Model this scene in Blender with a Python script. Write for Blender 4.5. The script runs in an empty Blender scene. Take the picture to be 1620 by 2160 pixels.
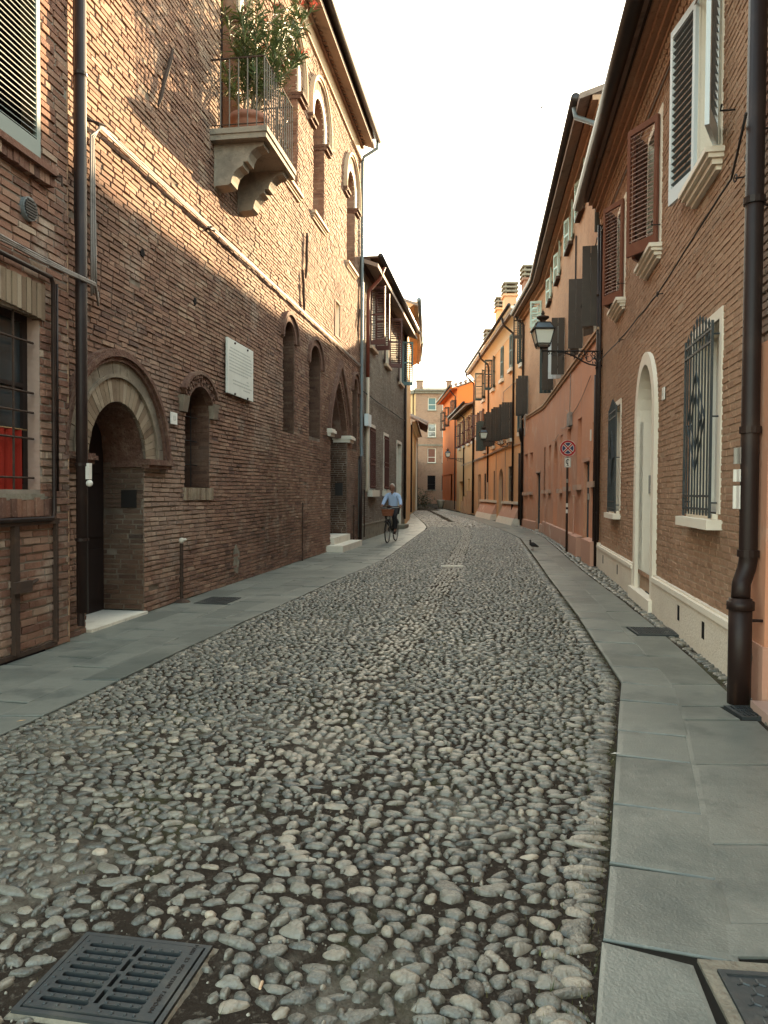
import bpy, math, random
import numpy as np
from mathutils import Matrix, Vector
R = random.Random(7)
NR = np.random.default_rng(11)
SC = bpy.context.scene
COL = SC.collection
rad = math.radians

# ---------------------------------------------------------------- camera
CAM_H, PITCH, ROLL, FPX = 1.5, rad(1.43), rad(0.35), 1600.0
cam = bpy.data.cameras.new('camera')
cam.sensor_fit = 'VERTICAL'
cam.sensor_height = 24.0
cam.lens = 24.0 * FPX / 2160.0
cam.clip_start = 0.05
cam.clip_end = 6000
co = bpy.data.objects.new('camera', cam)
COL.objects.link(co)
co.matrix_world = Matrix.Translation((0, 0, CAM_H)) @ Matrix.Rotation(rad(90) - PITCH, 4, 'X') @ Matrix.Rotation(ROLL, 4, 'Z')
SC.camera = co

# ---------------------------------------------------------------- sky and sun
SUN_EL, SUN_AZ = rad(16.8), rad(28.0)      # azimuth measured from +Y towards +X
world = bpy.data.worlds.new('World')
SC.world = world
world.use_nodes = True
wn = world.node_tree
for n in list(wn.nodes): wn.nodes.remove(n)
w_out = wn.nodes.new('ShaderNodeOutputWorld')
w_bg = wn.nodes.new('ShaderNodeBackground')
w_sky = wn.nodes.new('ShaderNodeTexSky')
w_sky.sky_type = 'NISHITA'
w_sky.sun_disc = False
w_sky.sun_elevation = SUN_EL
w_sky.sun_rotation = SUN_AZ
w_sky.altitude = 10
w_sky.air_density = 1.0
w_sky.dust_density = 3.0
w_sky.ozone_density = 1.0
# hazy summer air: the glare of the low sun levels off at a cream white
w_tint = wn.nodes.new('ShaderNodeMix'); w_tint.data_type = 'RGBA'; w_tint.blend_type = 'MULTIPLY'
w_tint.inputs[0].default_value = 1.0
w_tint.inputs[7].default_value = (1.22, 1.06, 0.74, 1)
w_min = wn.nodes.new('ShaderNodeMix'); w_min.data_type = 'RGBA'; w_min.blend_type = 'DARKEN'
w_min.inputs[0].default_value = 1.0
SKY_CREAM, SKY_TEAL = (3.4, 3.08, 2.4, 1), (3.1, 3.04, 2.5, 1)
SKY_UNIT = 1 / (.15 * 2 ** 2.85)
w_tc = wn.nodes.new('ShaderNodeTexCoord')
w_dot = wn.nodes.new('ShaderNodeVectorMath'); w_dot.operation = 'DOT_PRODUCT'
w_dot.inputs[1].default_value = (math.sin(SUN_AZ) * math.cos(SUN_EL), math.cos(SUN_AZ) * math.cos(SUN_EL), math.sin(SUN_EL))
w_mr = wn.nodes.new('ShaderNodeMapRange'); w_mr.interpolation_type = 'SMOOTHSTEP'
w_mr.inputs[1].default_value = .835; w_mr.inputs[2].default_value = .90
w_cap = wn.nodes.new('ShaderNodeMix'); w_cap.data_type = 'RGBA'
w_cap.inputs[6].default_value = tuple(c * SKY_UNIT for c in SKY_TEAL[:3]) + (1,)
w_cap.inputs[7].default_value = tuple(c * SKY_UNIT for c in SKY_CREAM[:3]) + (1,)
wn.links.new(w_tc.outputs['Generated'], w_dot.inputs[0]); wn.links.new(w_dot.outputs['Value'], w_mr.inputs[0])
wn.links.new(w_mr.outputs[0], w_cap.inputs[0]); wn.links.new(w_cap.outputs[2], w_min.inputs[7])
wn.links.new(w_sky.outputs[0], w_tint.inputs[6])
wn.links.new(w_tint.outputs[2], w_min.inputs[6])
wn.links.new(w_min.outputs[2], w_bg.inputs[0])
w_bg.inputs[1].default_value = 0.15
wn.links.new(w_bg.outputs[0], w_out.inputs[0])
sun = bpy.data.lights.new('sun', 'SUN')
sun.energy = 3.0
sun.angle = rad(0.6)
sun.color = (1.0, 0.75, 0.44)
so = bpy.data.objects.new('sun', sun)
COL.objects.link(so)
sdir = Vector((math.sin(SUN_AZ) * math.cos(SUN_EL), math.cos(SUN_AZ) * math.cos(SUN_EL), math.sin(SUN_EL)))
so.rotation_euler = sdir.to_track_quat('Z', 'Y').to_euler()
so.location = (30, 60, 40)
vs = SC.view_settings
vs.view_transform = 'Standard'
vs.look = 'None'
vs.exposure = 3.6
vs.gamma = 1.0
vs.use_curve_mapping = False
SC.render.engine = 'CYCLES'
SC.cycles.max_bounces = 8
SC.cycles.diffuse_bounces = 4
SC.cycles.use_denoising = True

# ---------------------------------------------------------------- materials
MATS = {}
GAIN = {'old_brick': 1.08, 'worn_brick': 1.05, 'smeared_brick': 1.6, 'grey_brick': 1.05, 'mortar': .8, 'smeared_mortar': 1.55, 'grey_stone_slab': .92, 'river_cobble': .86,
        'packed_earth': 1.0, 'orange_plaster': 1.3, 'orange_plinth': 1.3, 'brown_plaster': 1.35, 'far_brick': 1.1, 'weathered_arch_plaster': .7, 'pale_brick': .62, 'old_concrete': .75,
        'frieze_plaster': 1.0, 'terracotta_moulding': .8, 'roof_tile': 1.1, 'beige_plaster': 1.05, 'ochre_plaster': 1.0, 'yellow_plaster': 1.0, 'grit': .7, 'grey_cable': 1.1, 'cast_iron': 1.2,
        'shaded_recess_brick': .55, 'bright_orange_plaster': .95}
def nmat(name, base=(.5, .5, .5), ramp=None, layers=(), rough=.8, bump=(), metallic=0., spec=.3, emit=None, brick=None, coat=0.):
    """base colour or a ramp over the face attribute 'tone'; layers: (scale, detail, lo, hi, colour, amount, stretch)
    mix a colour in by noise; bump: (scale, distance, detail)"""
    k_ = GAIN.get(name, 1.0)
    gain = lambda c: tuple(min(.85, x * k_) for x in c)
    base = gain(base)
    if ramp: ramp = [(p, gain(c)) for p, c in ramp]
    if brick: brick = [gain(c) for c in brick]
    layers = [(l[0], l[1], l[2], l[3], l[4] if l[4] == 'dark' else gain(l[4]), *l[5:]) for l in layers]
    m = bpy.data.materials.new(name)
    m.use_nodes = True
    nt = m.node_tree
    N, L = nt.nodes, nt.links
    b = N['Principled BSDF']
    b.inputs['Roughness'].default_value = rough
    b.inputs['Metallic'].default_value = metallic
    b.inputs['Specular IOR Level'].default_value = spec
    b.inputs['Coat Weight'].default_value = coat
    geo = N.new('ShaderNodeNewGeometry')
    pos = geo.outputs['Position']
    def mapped(stretch):
        if stretch == (1, 1, 1): return pos
        mp = N.new('ShaderNodeMapping'); mp.inputs['Scale'].default_value = stretch
        L.new(pos, mp.inputs[0]); return mp.outputs[0]
    col = None
    brick_fac = None
    if brick:
        tc = N.new('ShaderNodeTexCoord')
        sp = N.new('ShaderNodeSeparateXYZ'); L.new(tc.outputs['Object'], sp.inputs[0])
        cb = N.new('ShaderNodeCombineXYZ'); L.new(sp.outputs[0], cb.inputs[0]); L.new(sp.outputs[2], cb.inputs[1])
        bt = N.new('ShaderNodeTexBrick'); L.new(cb.outputs[0], bt.inputs[0])
        bt.inputs['Color1'].default_value = (*brick[0], 1); bt.inputs['Color2'].default_value = (*brick[1], 1)
        bt.inputs['Mortar'].default_value = (*brick[2], 1); bt.inputs['Scale'].default_value = 1.0
        bt.inputs['Mortar Size'].default_value = .012; bt.inputs['Brick Width'].default_value = .26
        bt.inputs['Row Height'].default_value = .072; bt.inputs['Bias'].default_value = 0.
        bt.inputs['Mortar Smooth'].default_value = .3
        col = bt.outputs['Color']; brick_fac = bt.outputs['Fac']
    elif ramp:
        at = N.new('ShaderNodeAttribute'); at.attribute_name = 'tone'
        cr = N.new('ShaderNodeValToRGB')
        e = cr.color_ramp.elements
        while len(e) < len(ramp): e.new(.5)
        for el, (p, c) in zip(e, ramp): el.position = p; el.color = (*c, 1)
        L.new(at.outputs['Fac'], cr.inputs[0]); col = cr.outputs[0]
    else:
        rgb = N.new('ShaderNodeRGB'); rgb.outputs[0].default_value = (*base, 1); col = rgb.outputs[0]
    for (scale, detail, lo, hi, c, amt, *st) in layers:
        nz = N.new('ShaderNodeTexNoise'); nz.inputs['Scale'].default_value = scale; nz.inputs['Detail'].default_value = detail
        nz.inputs['Roughness'].default_value = .62
        L.new(mapped(st[0] if st else (1, 1, 1)), nz.inputs['Vector'])
        mr = N.new('ShaderNodeMapRange'); mr.interpolation_type = 'SMOOTHSTEP'
        mr.inputs[1].default_value = lo; mr.inputs[2].default_value = hi; mr.inputs[4].default_value = amt
        L.new(nz.outputs[0], mr.inputs[0])
        mx = N.new('ShaderNodeMix'); mx.data_type = 'RGBA'
        if c == 'dark': mx.blend_type = 'MULTIPLY'; c = (.35, .33, .32)
        L.new(mr.outputs[0], mx.inputs[0]); L.new(col, mx.inputs[6]); mx.inputs[7].default_value = (*c, 1)
        col = mx.outputs[2]
    L.new(col, b.inputs['Base Color'])
    prev = None
    if brick_fac is not None:
        bp = N.new('ShaderNodeBump'); bp.invert = True; bp.inputs['Strength'].default_value = 1.; bp.inputs['Distance'].default_value = .012
        L.new(brick_fac, bp.inputs['Height']); prev = bp.outputs[0]
    for (scale, dist, detail, *st) in bump:
        nz = N.new('ShaderNodeTexNoise'); nz.inputs['Scale'].default_value = scale; nz.inputs['Detail'].default_value = detail
        L.new(mapped(st[0] if st else (1, 1, 1)), nz.inputs['Vector'])
        bp = N.new('ShaderNodeBump'); bp.inputs['Strength'].default_value = 1.; bp.inputs['Distance'].default_value = dist
        L.new(nz.outputs[0], bp.inputs['Height'])
        if prev is not None: L.new(prev, bp.inputs['Normal'])
        prev = bp.outputs[0]
    if prev is not None: L.new(prev, b.inputs['Normal'])
    if emit:
        b.inputs['Emission Color'].default_value = (*emit[0], 1); b.inputs['Emission Strength'].default_value = emit[1]
    MATS[name] = m
    return m

def brickmat(name, ramp, soot=.5, pale=.4, palecol=(.42, .36, .29), red=None):
    lay = [(.45, 4, .46, .66, 'dark', soot), (.28, 5, .54, .68, palecol, pale * .8), (1.6, 8, .54, .70, palecol, pale), (.8, 6, .55, .7, 'dark', soot * .8, (1, 1, .35)), (9, 6, .52, .75, 'dark', .55), (38, 4, .5, .8, (.40, .31, .24), .28)]
    if red: lay.insert(0, (.7, 4, .45, .62, red, .5))
    return nmat(name, ramp=ramp, layers=lay, rough=.92, spec=.12, bump=((55, .006, 6), (190, .002, 3)))
M_BRICK = brickmat('old_brick', [(0, (.105, .062, .050)), (.25, (.165, .092, .067)), (.55, (.225, .127, .088)), (.8, (.265, .163, .112)), (1, (.32, .22, .155))], .5, .26)
M_SHADED = brickmat('shaded_recess_brick', [(0, (.105, .062, .050)), (.25, (.165, .092, .067)), (.55, (.225, .127, .088)), (.8, (.265, .163, .112)), (1, (.32, .22, .155))], .7, .15)  # darker copy of the wall brick: shade of the recesses put into its colour
M_BRICKN = brickmat('worn_brick', [(0, (.085, .050, .040)), (.3, (.17, .085, .060)), (.6, (.24, .125, .085)), (.85, (.30, .19, .135)), (1, (.36, .27, .20))], .45, .6)
M_BRICKR = brickmat('smeared_brick', [(0, (.180, .104, .066)), (.35, (.225, .132, .083)), (.7, (.250, .150, .096)), (1, (.275, .175, .116))], .18, .3, (.27, .19, .13))
M_BRICKG = brickmat('grey_brick', [(0, (.14, .118, .096)), (.4, (.195, .165, .135)), (.75, (.24, .21, .175)), (1, (.30, .265, .22))], .35, .5, (.33, .30, .25))
M_MORT = nmat('mortar', (.19, .145, .11), layers=[(2.2, 6, .45, .7, (.36, .31, .25), .8), (.5, 3, .5, .7, 'dark', .6)], rough=.95, spec=.1, bump=((80, .004, 5),))
M_MORTP = nmat('pale_mortar', (.25, .21, .17), layers=[(2.2, 6, .45, .7, (.34, .30, .25), .7), (.6, 4, .5, .66, 'dark', .6)], rough=.95, spec=.1, bump=((60, .006, 5),))
M_JOINT = nmat('dirt_in_joints', (.018, .016, .013), rough=.95, spec=.1)
M_MORTR = nmat('smeared_mortar', (.225, .155, .105), layers=[(6, 6, .45, .7, (.28, .205, .145), .7)], rough=.95, spec=.1, bump=((80, .003, 5),))
M_ORANGE = nmat('orange_plaster', (.43, .205, .122), layers=[(.35, 5, .42, .66, (.37, .19, .125), .85), (1.1, 7, .52, .70, (.45, .29, .205), .7), (2.2, 6, .54, .72, (.33, .19, .14), .5, (1, 1, .18)), (5, 6, .56, .75, (.46, .32, .24), .35)], rough=.9, spec=.15, bump=((12, .006, 4), (120, .0015, 4)))
M_ORPLINTH = nmat('orange_plinth', (.38, .215, .155), layers=[(1.2, 7, .55, .66, (.48, .36, .27), .75), (.6, 5, .5, .7, (.35, .19, .13), .6)], rough=.9, spec=.15, bump=((14, .008, 5),))
M_BROWNP = nmat('brown_plaster', brick=((.34, .175, .095), (.28, .145, .085), (.33, .22, .14)), layers=[(.5, 5, .45, .68, (.40, .25, .16), .7), (2.5, 7, .52, .72, (.24, .14, .09), .45)], rough=.92, spec=.12, bump=((14, .006, 5),))
M_YELLOW = nmat('yellow_plaster', (.60, .345, .175), layers=[(.3, 5, .45, .66, (.50, .30, .19), .7), (1.5, 7, .55, .72, (.60, .42, .28), .5), (4, 6, .58, .75, (.42, .25, .15), .35, (1, 1, .3))], rough=.9, spec=.15, bump=((12, .005, 4),))
M_BEIGE = nmat('beige_plaster', (.46, .30, .19), layers=[(.5, 5, .45, .66, (.40, .24, .15), .7), (2, 7, .55, .72, (.52, .38, .27), .5)], rough=.9, spec=.15, bump=((12, .005, 4),))
M_OCHRE = nmat('ochre_plaster', (.62, .40, .20), layers=[(.4, 5, .45, .66, (.56, .37, .20), .7), (2, 7, .55, .72, (.64, .46, .28), .5)], rough=.9, spec=.15, bump=((12, .005, 4),))
M_BRIGHT = nmat('bright_orange_plaster', (.66, .175, .045), layers=[(.4, 5, .45, .66, (.58, .16, .05), .7)], rough=.9, spec=.15, bump=((12, .004, 4),))
M_CREAM = nmat('cream_plaster', (.78, .70, .58), layers=[(.7, 5, .45, .7, (.72, .63, .51), .6), (5, 6, .56, .75, (.60, .52, .42), .3)], rough=.85, spec=.2, bump=((40, .002, 4),))
M_ROUGHC = nmat('rough_cream_render', (.74, .65, .53), layers=[(30, 5, .45, .7, (.58, .49, .39), .6), (1.2, 5, .5, .7, (.66, .56, .45), .6)], rough=.9, spec=.15, bump=((42, .014, 4), (120, .004, 3)))
M_STONE = nmat('white_stone', (.62, .57, .48), layers=[(3, 7, .5, .7, (.42, .37, .30), .6), (25, 5, .55, .75, 'dark', .3)], rough=.8, spec=.2, bump=((30, .004, 5),))
M_SHADED_OLDSTONE = nmat('shaded_stained_stone', (.27, .225, .175), layers=[(3, 7, .45, .65, (.16, .135, .11), .8), (25, 5, .55, .75, 'dark', .4)], rough=.9, spec=.15, bump=((30, .006, 5),))  # shade under the balcony put into the dark base; blotches are stains
M_BALUST = nmat('glinting_rail_iron', (.13, .105, .085), layers=[(14, 6, .5, .72, (.07, .045, .03), .6)], rough=.6, spec=.35)  # sun glint on the bars put into a lighter base; patches are rust
M_MARBLE = nmat('marble', (.60, .595, .53), layers=[(1.6, 6, .5, .72, (.50, .50, .44), .6)], rough=.5, spec=.35)
M_TERRA = nmat('terracotta_moulding', (.16, .085, .062), layers=[(7, 7, .45, .7, (.27, .18, .13), .7), (26, 5, .5, .7, 'dark', .6)], rough=.9, spec=.15, bump=((34, .016, 5),))
M_RINGPL = nmat('weathered_arch_plaster', (.25, .20, .15), layers=[(2.4, 6, .45, .65, (.42, .35, .26), .7), (8, 6, .52, .75, 'dark', .5)], rough=.92, spec=.12, bump=((40, .006, 5),))
M_VOUS = nmat('pale_brick', ramp=[(0, (.26, .18, .12)), (.5, (.40, .30, .205)), (1, (.50, .40, .29))], layers=[(4, 6, .5, .72, 'dark', .55)], rough=.92, spec=.12, bump=((50, .005, 5),))
M_FRIEZE = nmat('frieze_plaster', (.50, .37, .26), layers=[(1.2, 7, .5, .7, (.40, .29, .20), .7)], rough=.92, spec=.12, bump=((20, .006, 5),))
M_SLAB = nmat('grey_stone_slab', ramp=[(0, (.100, .112, .098)), (.5, (.148, .161, .141)), (1, (.20, .208, .180))], layers=[(.9, 7, .46, .64, (.225, .228, .195), .75), (2.6, 8, .50, .66, (.088, .102, .093), .7), (.5, 5, .5, .66, (.115, .125, .110), .5, (.4, 3, 1)), (60, 3, .55, .75, (.09, .10, .09), .35), (14, 6, .58, .72, (.24, .24, .20), .3)], rough=.42, spec=.55, bump=((6, .006, 6), (90, .002, 4)))
M_COB = nmat('river_cobble', ramp=[(0, (.050, .048, .040)), (.3, (.110, .107, .089)), (.6, (.180, .168, .134)), (.82, (.260, .228, .176)), (.93, (.33, .278, .208)), (1, (.48, .40, .30))], layers=[(22, 7, .48, .68, 'dark', .55), (9, 5, .50, .68, (.20, .185, .15), .6), (.7, 4, .5, .66, (.12, .12, .095), .45), (130, 4, .52, .72, (.26, .245, .20), .45)], rough=.34, spec=.6, bump=((28, .010, 6), (110, .004, 4)))
M_DIRT = nmat('packed_earth', (.030, .022, .016), layers=[(.8, 6, .50, .64, (.17, .148, .115), .9), (.9, 5, .52, .66, (.050, .052, .022), .7, (1.3, .8, 1)), (45, 6, .52, .75, (.24, .21, .165), .5)], rough=.95, spec=.1, bump=((60, .012, 6), (220, .004, 3)))
M_GRIT = nmat('grit', ramp=[(0, (.10, .09, .07)), (.6, (.26, .23, .18)), (1, (.5, .46, .38))], rough=.9, spec=.15)
M_GRASS = nmat('dry_grass', ramp=[(0, (.035, .045, .014)), (.6, (.075, .075, .026)), (1, (.15, .12, .05))], rough=.9, spec=.15)
M_CONC = nmat('old_concrete', (.30, .265, .205), layers=[(5, 7, .45, .68, (.18, .16, .125), .8), (30, 5, .5, .75, 'dark', .4)], rough=.95, spec=.1, bump=((40, .012, 6),))
M_IRON = nmat('cast_iron', (.045, .052, .055), layers=[(6, 6, .5, .72, (.095, .095, .085), .6), (30, 5, .55, .75, (.09, .06, .04), .3)], rough=.55, metallic=.55, spec=.5, bump=((70, .0015, 4),))
M_BLACK = nmat('black_iron', (.016, .013, .012), layers=[(8, 6, .55, .75, (.05, .03, .02), .5)], rough=.55, spec=.4)
M_RUST = nmat('rusty_iron', (.05, .032, .024), layers=[(12, 6, .5, .72, (.10, .055, .035), .6)], rough=.85, spec=.2)
M_PIPE = nmat('brown_pipe', (.020, .011, .009), layers=[(2, 5, .5, .7, (.040, .024, .018), .7), (9, 6, .56, .72, (.075, .042, .028), .5, (1, 1, .25))], rough=.5, spec=.25)
M_PIPEG = nmat('grey_pipe', (.13, .15, .155), rough=.45, spec=.4)
M_PIPER = nmat('red_pipe', (.17, .045, .028), rough=.6, spec=.3)
M_PIPEC = nmat('cream_pipe', (.42, .33, .24), rough=.6, spec=.3)
M_GUT = nmat('painted_gutter', (.022, .016, .014), layers=[(1.5, 5, .5, .7, (.036, .026, .022), .6)], rough=.45, spec=.3)
M_CABLE = nmat('grey_cable', (.24, .21, .185), layers=[(5, 4, .5, .7, (.10, .085, .075), .7)], rough=.7)
M_CABLED = nmat('dark_cable', (.035, .03, .028), rough=.7)
M_SHGREEN = nmat('grey_green_paint', (.20, .225, .20), layers=[(4, 6, .5, .72, (.27, .29, .25), .5)], rough=.6, spec=.3)
M_SHWHITE = nmat('white_blue_paint', (.60, .65, .66), rough=.5, spec=.35)
M_SHSLAT = nmat('shaded_slat_paint', (.095, .11, .115), rough=.5, spec=.35)  # dark of the shaded gaps put into the slat colour
M_SHBROWN = nmat('brown_shutter_paint', (.145, .052, .032), layers=[(6, 6, .5, .72, (.20, .085, .055), .5)], rough=.5, spec=.35)
M_SHLIGHT = nmat('weathered_slat', (.30, .185, .15), layers=[(6, 6, .5, .72, (.20, .11, .085), .5)], rough=.6, spec=.3)
M_SHDARK = nmat('dark_shutter_paint', (.050, .038, .029), layers=[(3, 5, .5, .72, (.068, .052, .04), .5)], rough=.55, spec=.3)
M_SHTEAL = nmat('dark_teal_paint', (.032, .052, .050), layers=[(3, 5, .5, .72, (.05, .07, .065), .5)], rough=.5, spec=.35)
M_MINT = nmat('mint_paint', (.40, .53, .47), rough=.6, spec=.3)
M_SHBLUE = nmat('grey_teal_paint', (.10, .155, .15), rough=.6, spec=.3)
M_SHRED = nmat('maroon_paint', (.10, .042, .035), rough=.55, spec=.3)
M_DARKWOOD = nmat('dark_wood', (.020, .012, .010), layers=[(4, 6, .5, .72, (.035, .020, .016), .6, (6, 6, .6))], rough=.6, spec=.3)
M_VOID = nmat('dark_interior', (.010, .008, .008), rough=.9, spec=.1)
M_CURTAIN = nmat('red_curtain', (.26, .022, .012), layers=[(10, 3, .5, .7, (.17, .016, .01), .6, (3, 3, .3))], rough=.8, spec=.15)
M_GLASS = nmat('window_glass', (.035, .042, .045), rough=.06, spec=.6)
M_PALEGLASS = nmat('reflecting_window', (.20, .215, .205), layers=[(1.2, 5, .48, .56, (.06, .07, .06), .9)], rough=.15, spec=.5)
M_LAMPGL = nmat('frosted_lamp_glass', (.72, .74, .66), rough=.35, spec=.5)
M_LAMPTOP = nmat('lamp_roof_glass', (.10, .12, .14), rough=.15, spec=.6)
M_TILE = nmat('roof_tile', ramp=[(0, (.12, .085, .07)), (.5, (.22, .165, .135)), (1, (.32, .25, .20))], layers=[(3, 6, .5, .7, 'dark', .5)], rough=.9, spec=.15)
M_SOFFIT = nmat('eave_boards', (.075, .045, .032), layers=[(3, 6, .5, .7, (.12, .075, .05), .6)], rough=.85, spec=.15)
M_WHITE = nmat('white_enamel', (.72, .70, .63), rough=.5, spec=.35)
M_RED = nmat('sign_red', (.38, .018, .020), rough=.45, spec=.35)
M_BLUE = nmat('sign_blue', (.030, .045, .12), rough=.45, spec=.35)
M_INK = nmat('black_ink', (.02, .02, .02), rough=.6)
M_GREYINK = nmat('faded_lettering', (.36, .37, .33), rough=.6)
M_STEEL = nmat('brushed_steel', (.33, .32, .30), rough=.4, metallic=.8)
M_POT = nmat('terracotta_pot', (.27, .125, .085), layers=[(6, 6, .5, .7, (.36, .25, .19), .5)], rough=.9)
M_LEAF = nmat('oleander_leaf', ramp=[(0, (.045, .070, .030)), (.6, (.095, .135, .055)), (.9, (.16, .19, .075)), (1, (.25, .24, .11))], rough=.45, spec=.35)
M_STEM = nmat('oleander_stem', (.12, .095, .06), rough=.9)
M_FLOWER = nmat('pink_petal', ramp=[(0, (.55, .12, .10)), (1, (.75, .26, .22))], rough=.7)
M_SKIN = nmat('skin', (.24, .115, .075), rough=.55, spec=.35)
M_HAIR = nmat('grey_hair', (.40, .37, .32), rough=.7)
M_SHIRT = nmat('pale_blue_shirt', (.40, .52, .72), layers=[(9, 4, .5, .7, (.32, .43, .62), .6)], rough=.85, bump=((9, .02, 3),))
M_TROUS = nmat('dark_trousers', (.022, .020, .022), rough=.9)
M_SHOE = nmat('dark_shoes', (.03, .02, .016), rough=.5)
M_RUBBER = nmat('rubber', (.012, .012, .012), rough=.8)
M_BIKE = nmat('black_bicycle_paint', (.02, .018, .018), rough=.3, spec=.5)
M_BASKET = nmat('brown_leather', (.22, .080, .040), layers=[(20, 4, .5, .7, (.15, .055, .03), .5)], rough=.6)
M_FEATHER = nmat('dark_feathers', (.035, .034, .037), rough=.7)
M_BRASS = nmat('aged_brass', (.22, .15, .07), rough=.4, metallic=.8)
M_PAPER = nmat('sticker_paper', (.66, .62, .55), rough=.7)
M_CIG = nmat('cigarette_paper', (.55, .38, .24), rough=.8)
M_BUSH = nmat('dark_bush_leaf', ramp=[(0, (.02, .03, .012)), (1, (.07, .085, .03))], rough=.7)

# ---------------------------------------------------------------- mesh building
class MB:
    """collects shapes; flip=True: coordinates are (u along wall, out of wall, z)"""
    def __init__(s, flip=False): s.v = []; s.f = []; s.t = []; s.flip = flip
    def add(s, vs, fs, tone=.5):
        n = len(s.v); s.v.extend(vs); s.f.extend([tuple(i + n for i in f) for f in fs]); s.t.extend([tone] * len(fs))
    def box(s, a, b, tone=.5):
        x0, y0, z0 = a; x1, y1, z1 = b
        if x1 < x0: x0, x1 = x1, x0
        if y1 < y0: y0, y1 = y1, y0
        if z1 < z0: z0, z1 = z1, z0
        s.add([(x0, y0, z0), (x1, y0, z0), (x1, y1, z0), (x0, y1, z0), (x0, y0, z1), (x1, y0, z1), (x1, y1, z1), (x0, y1, z1)],
              [(0, 3, 2, 1), (4, 5, 6, 7), (0, 1, 5, 4), (1, 2, 6, 5), (2, 3, 7, 6), (3, 0, 4, 7)] if not s.flip else
              [(0, 3, 2, 1), (4, 5, 6, 7), (0, 1, 5, 4), (1, 2, 6, 5), (2, 3, 7, 6), (3, 0, 4, 7)], tone)
    def quad(s, a, b, c, d, tone=.5): s.add([a, b, c, d], [(0, 1, 2, 3)], tone)
    def tube(s, pts, r, n=8, cap=True, tone=.5):
        pts = [Vector(p) for p in pts]
        rs = r if isinstance(r, (list, tuple)) else [r] * len(pts)
        rings = []; up = None
        for i, p in enumerate(pts):
            t = (pts[min(i + 1, len(pts) - 1)] - pts[max(i - 1, 0)])
            if t.length < 1e-9: t = Vector((0, 0, 1))
            t.normalize()
            if up is None:
                up = Vector((0, 0, 1)) if abs(t.z) < .9 else Vector((1, 0, 0))
            a = t.cross(up)
            if a.length < 1e-4: a = t.orthogonal()
            a.normalize(); bb = a.cross(t); up = bb
            rings.append([tuple(p + (a * math.cos(k * 2 * math.pi / n) + bb * math.sin(k * 2 * math.pi / n)) * rs[i]) for k in range(n)])
        vs = [v for rg in rings for v in rg]; fs = []
        for i in range(len(pts) - 1):
            for k in range(n):
                k2 = (k + 1) % n
                fs.append((i * n + k, i * n + k2, (i + 1) * n + k2, (i + 1) * n + k))
        if cap:
            fs.append(tuple(range(n - 1, -1, -1))); fs.append(tuple((len(pts) - 1) * n + k for k in range(n)))
        s.add(vs, fs, tone)
    def lathe(s, prof, c=(0, 0, 0), n=16, tone=.5):
        vs = []; fs = []
        for (r, z) in prof:
            for k in range(n):
                a = k * 2 * math.pi / n; vs.append((c[0] + r * math.cos(a), c[1] + r * math.sin(a), c[2] + z))
        for i in range(len(prof) - 1):
            for k in range(n):
                k2 = (k + 1) % n; fs.append((i * n + k, i * n + k2, (i + 1) * n + k2, (i + 1) * n + k))
        fs.append(tuple(range(n - 1, -1, -1))); fs.append(tuple((len(prof) - 1) * n + k for k in range(n)))
        s.add(vs, fs, tone)
    def prism(s, poly, y0, y1, tone=.5):
        """polygon of (x, z), extruded between y0 and y1"""
        n = len(poly)
        vs = [(x, y0, z) for x, z in poly] + [(x, y1, z) for x, z in poly]
        fs = [tuple(range(n)), tuple(range(2 * n - 1, n - 1, -1))] + [(i, i + n, (i + 1) % n + n, (i + 1) % n) for i in range(n)]
        s.add(vs, fs, tone)
    def ribbon(s, inner, outer, y0, y1, tone=.5, tones=None):
        """solid between two equally long (x, z) lines"""
        n = len(inner)
        for i in range(n - 1):
            a, b, c, d = inner[i], inner[i + 1], outer[i + 1], outer[i]
            t = tones[i] if tones else tone
            vs = [(p[0], y0, p[1]) for p in (a, b, c, d)] + [(p[0], y1, p[1]) for p in (a, b, c, d)]
            fs = [(0, 1, 2, 3), (7, 6, 5, 4), (0, 4, 5, 1), (2, 6, 7, 3)]
            if i == 0: fs.append((0, 3, 7, 4))
            if i == n - 2: fs.append((1, 5, 6, 2))
            s.add(vs, fs, t)
    def sphere(s, c, r, n=8, m=6, sc=(1, 1, 1), tone=.5):
        prof = [(max(1e-4, math.sin(math.pi * i / m)) * r, -math.cos(math.pi * i / m) * r) for i in range(m + 1)]
        k = len(s.v); s.lathe(prof, (0, 0, 0), n, tone)
        for i in range(k, len(s.v)):
            x, y, z = s.v[i]; s.v[i] = (c[0] + x * sc[0], c[1] + y * sc[1], c[2] + z * sc[2])
    def mesh(s, name, smooth=False):
        me = bpy.data.meshes.new(name)
        if s.flip:
            me.from_pydata([(x, -y, z) for x, y, z in s.v], [], [f[::-1] for f in s.f])
        else:
            me.from_pydata(s.v, [], s.f)
        a = me.attributes.new('tone', 'FLOAT', 'FACE'); a.data.foreach_set('value', np.array(s.t, dtype=np.float32))
        if smooth: me.polygons.foreach_set('use_smooth', [True] * len(me.polygons))
        return me

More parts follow.
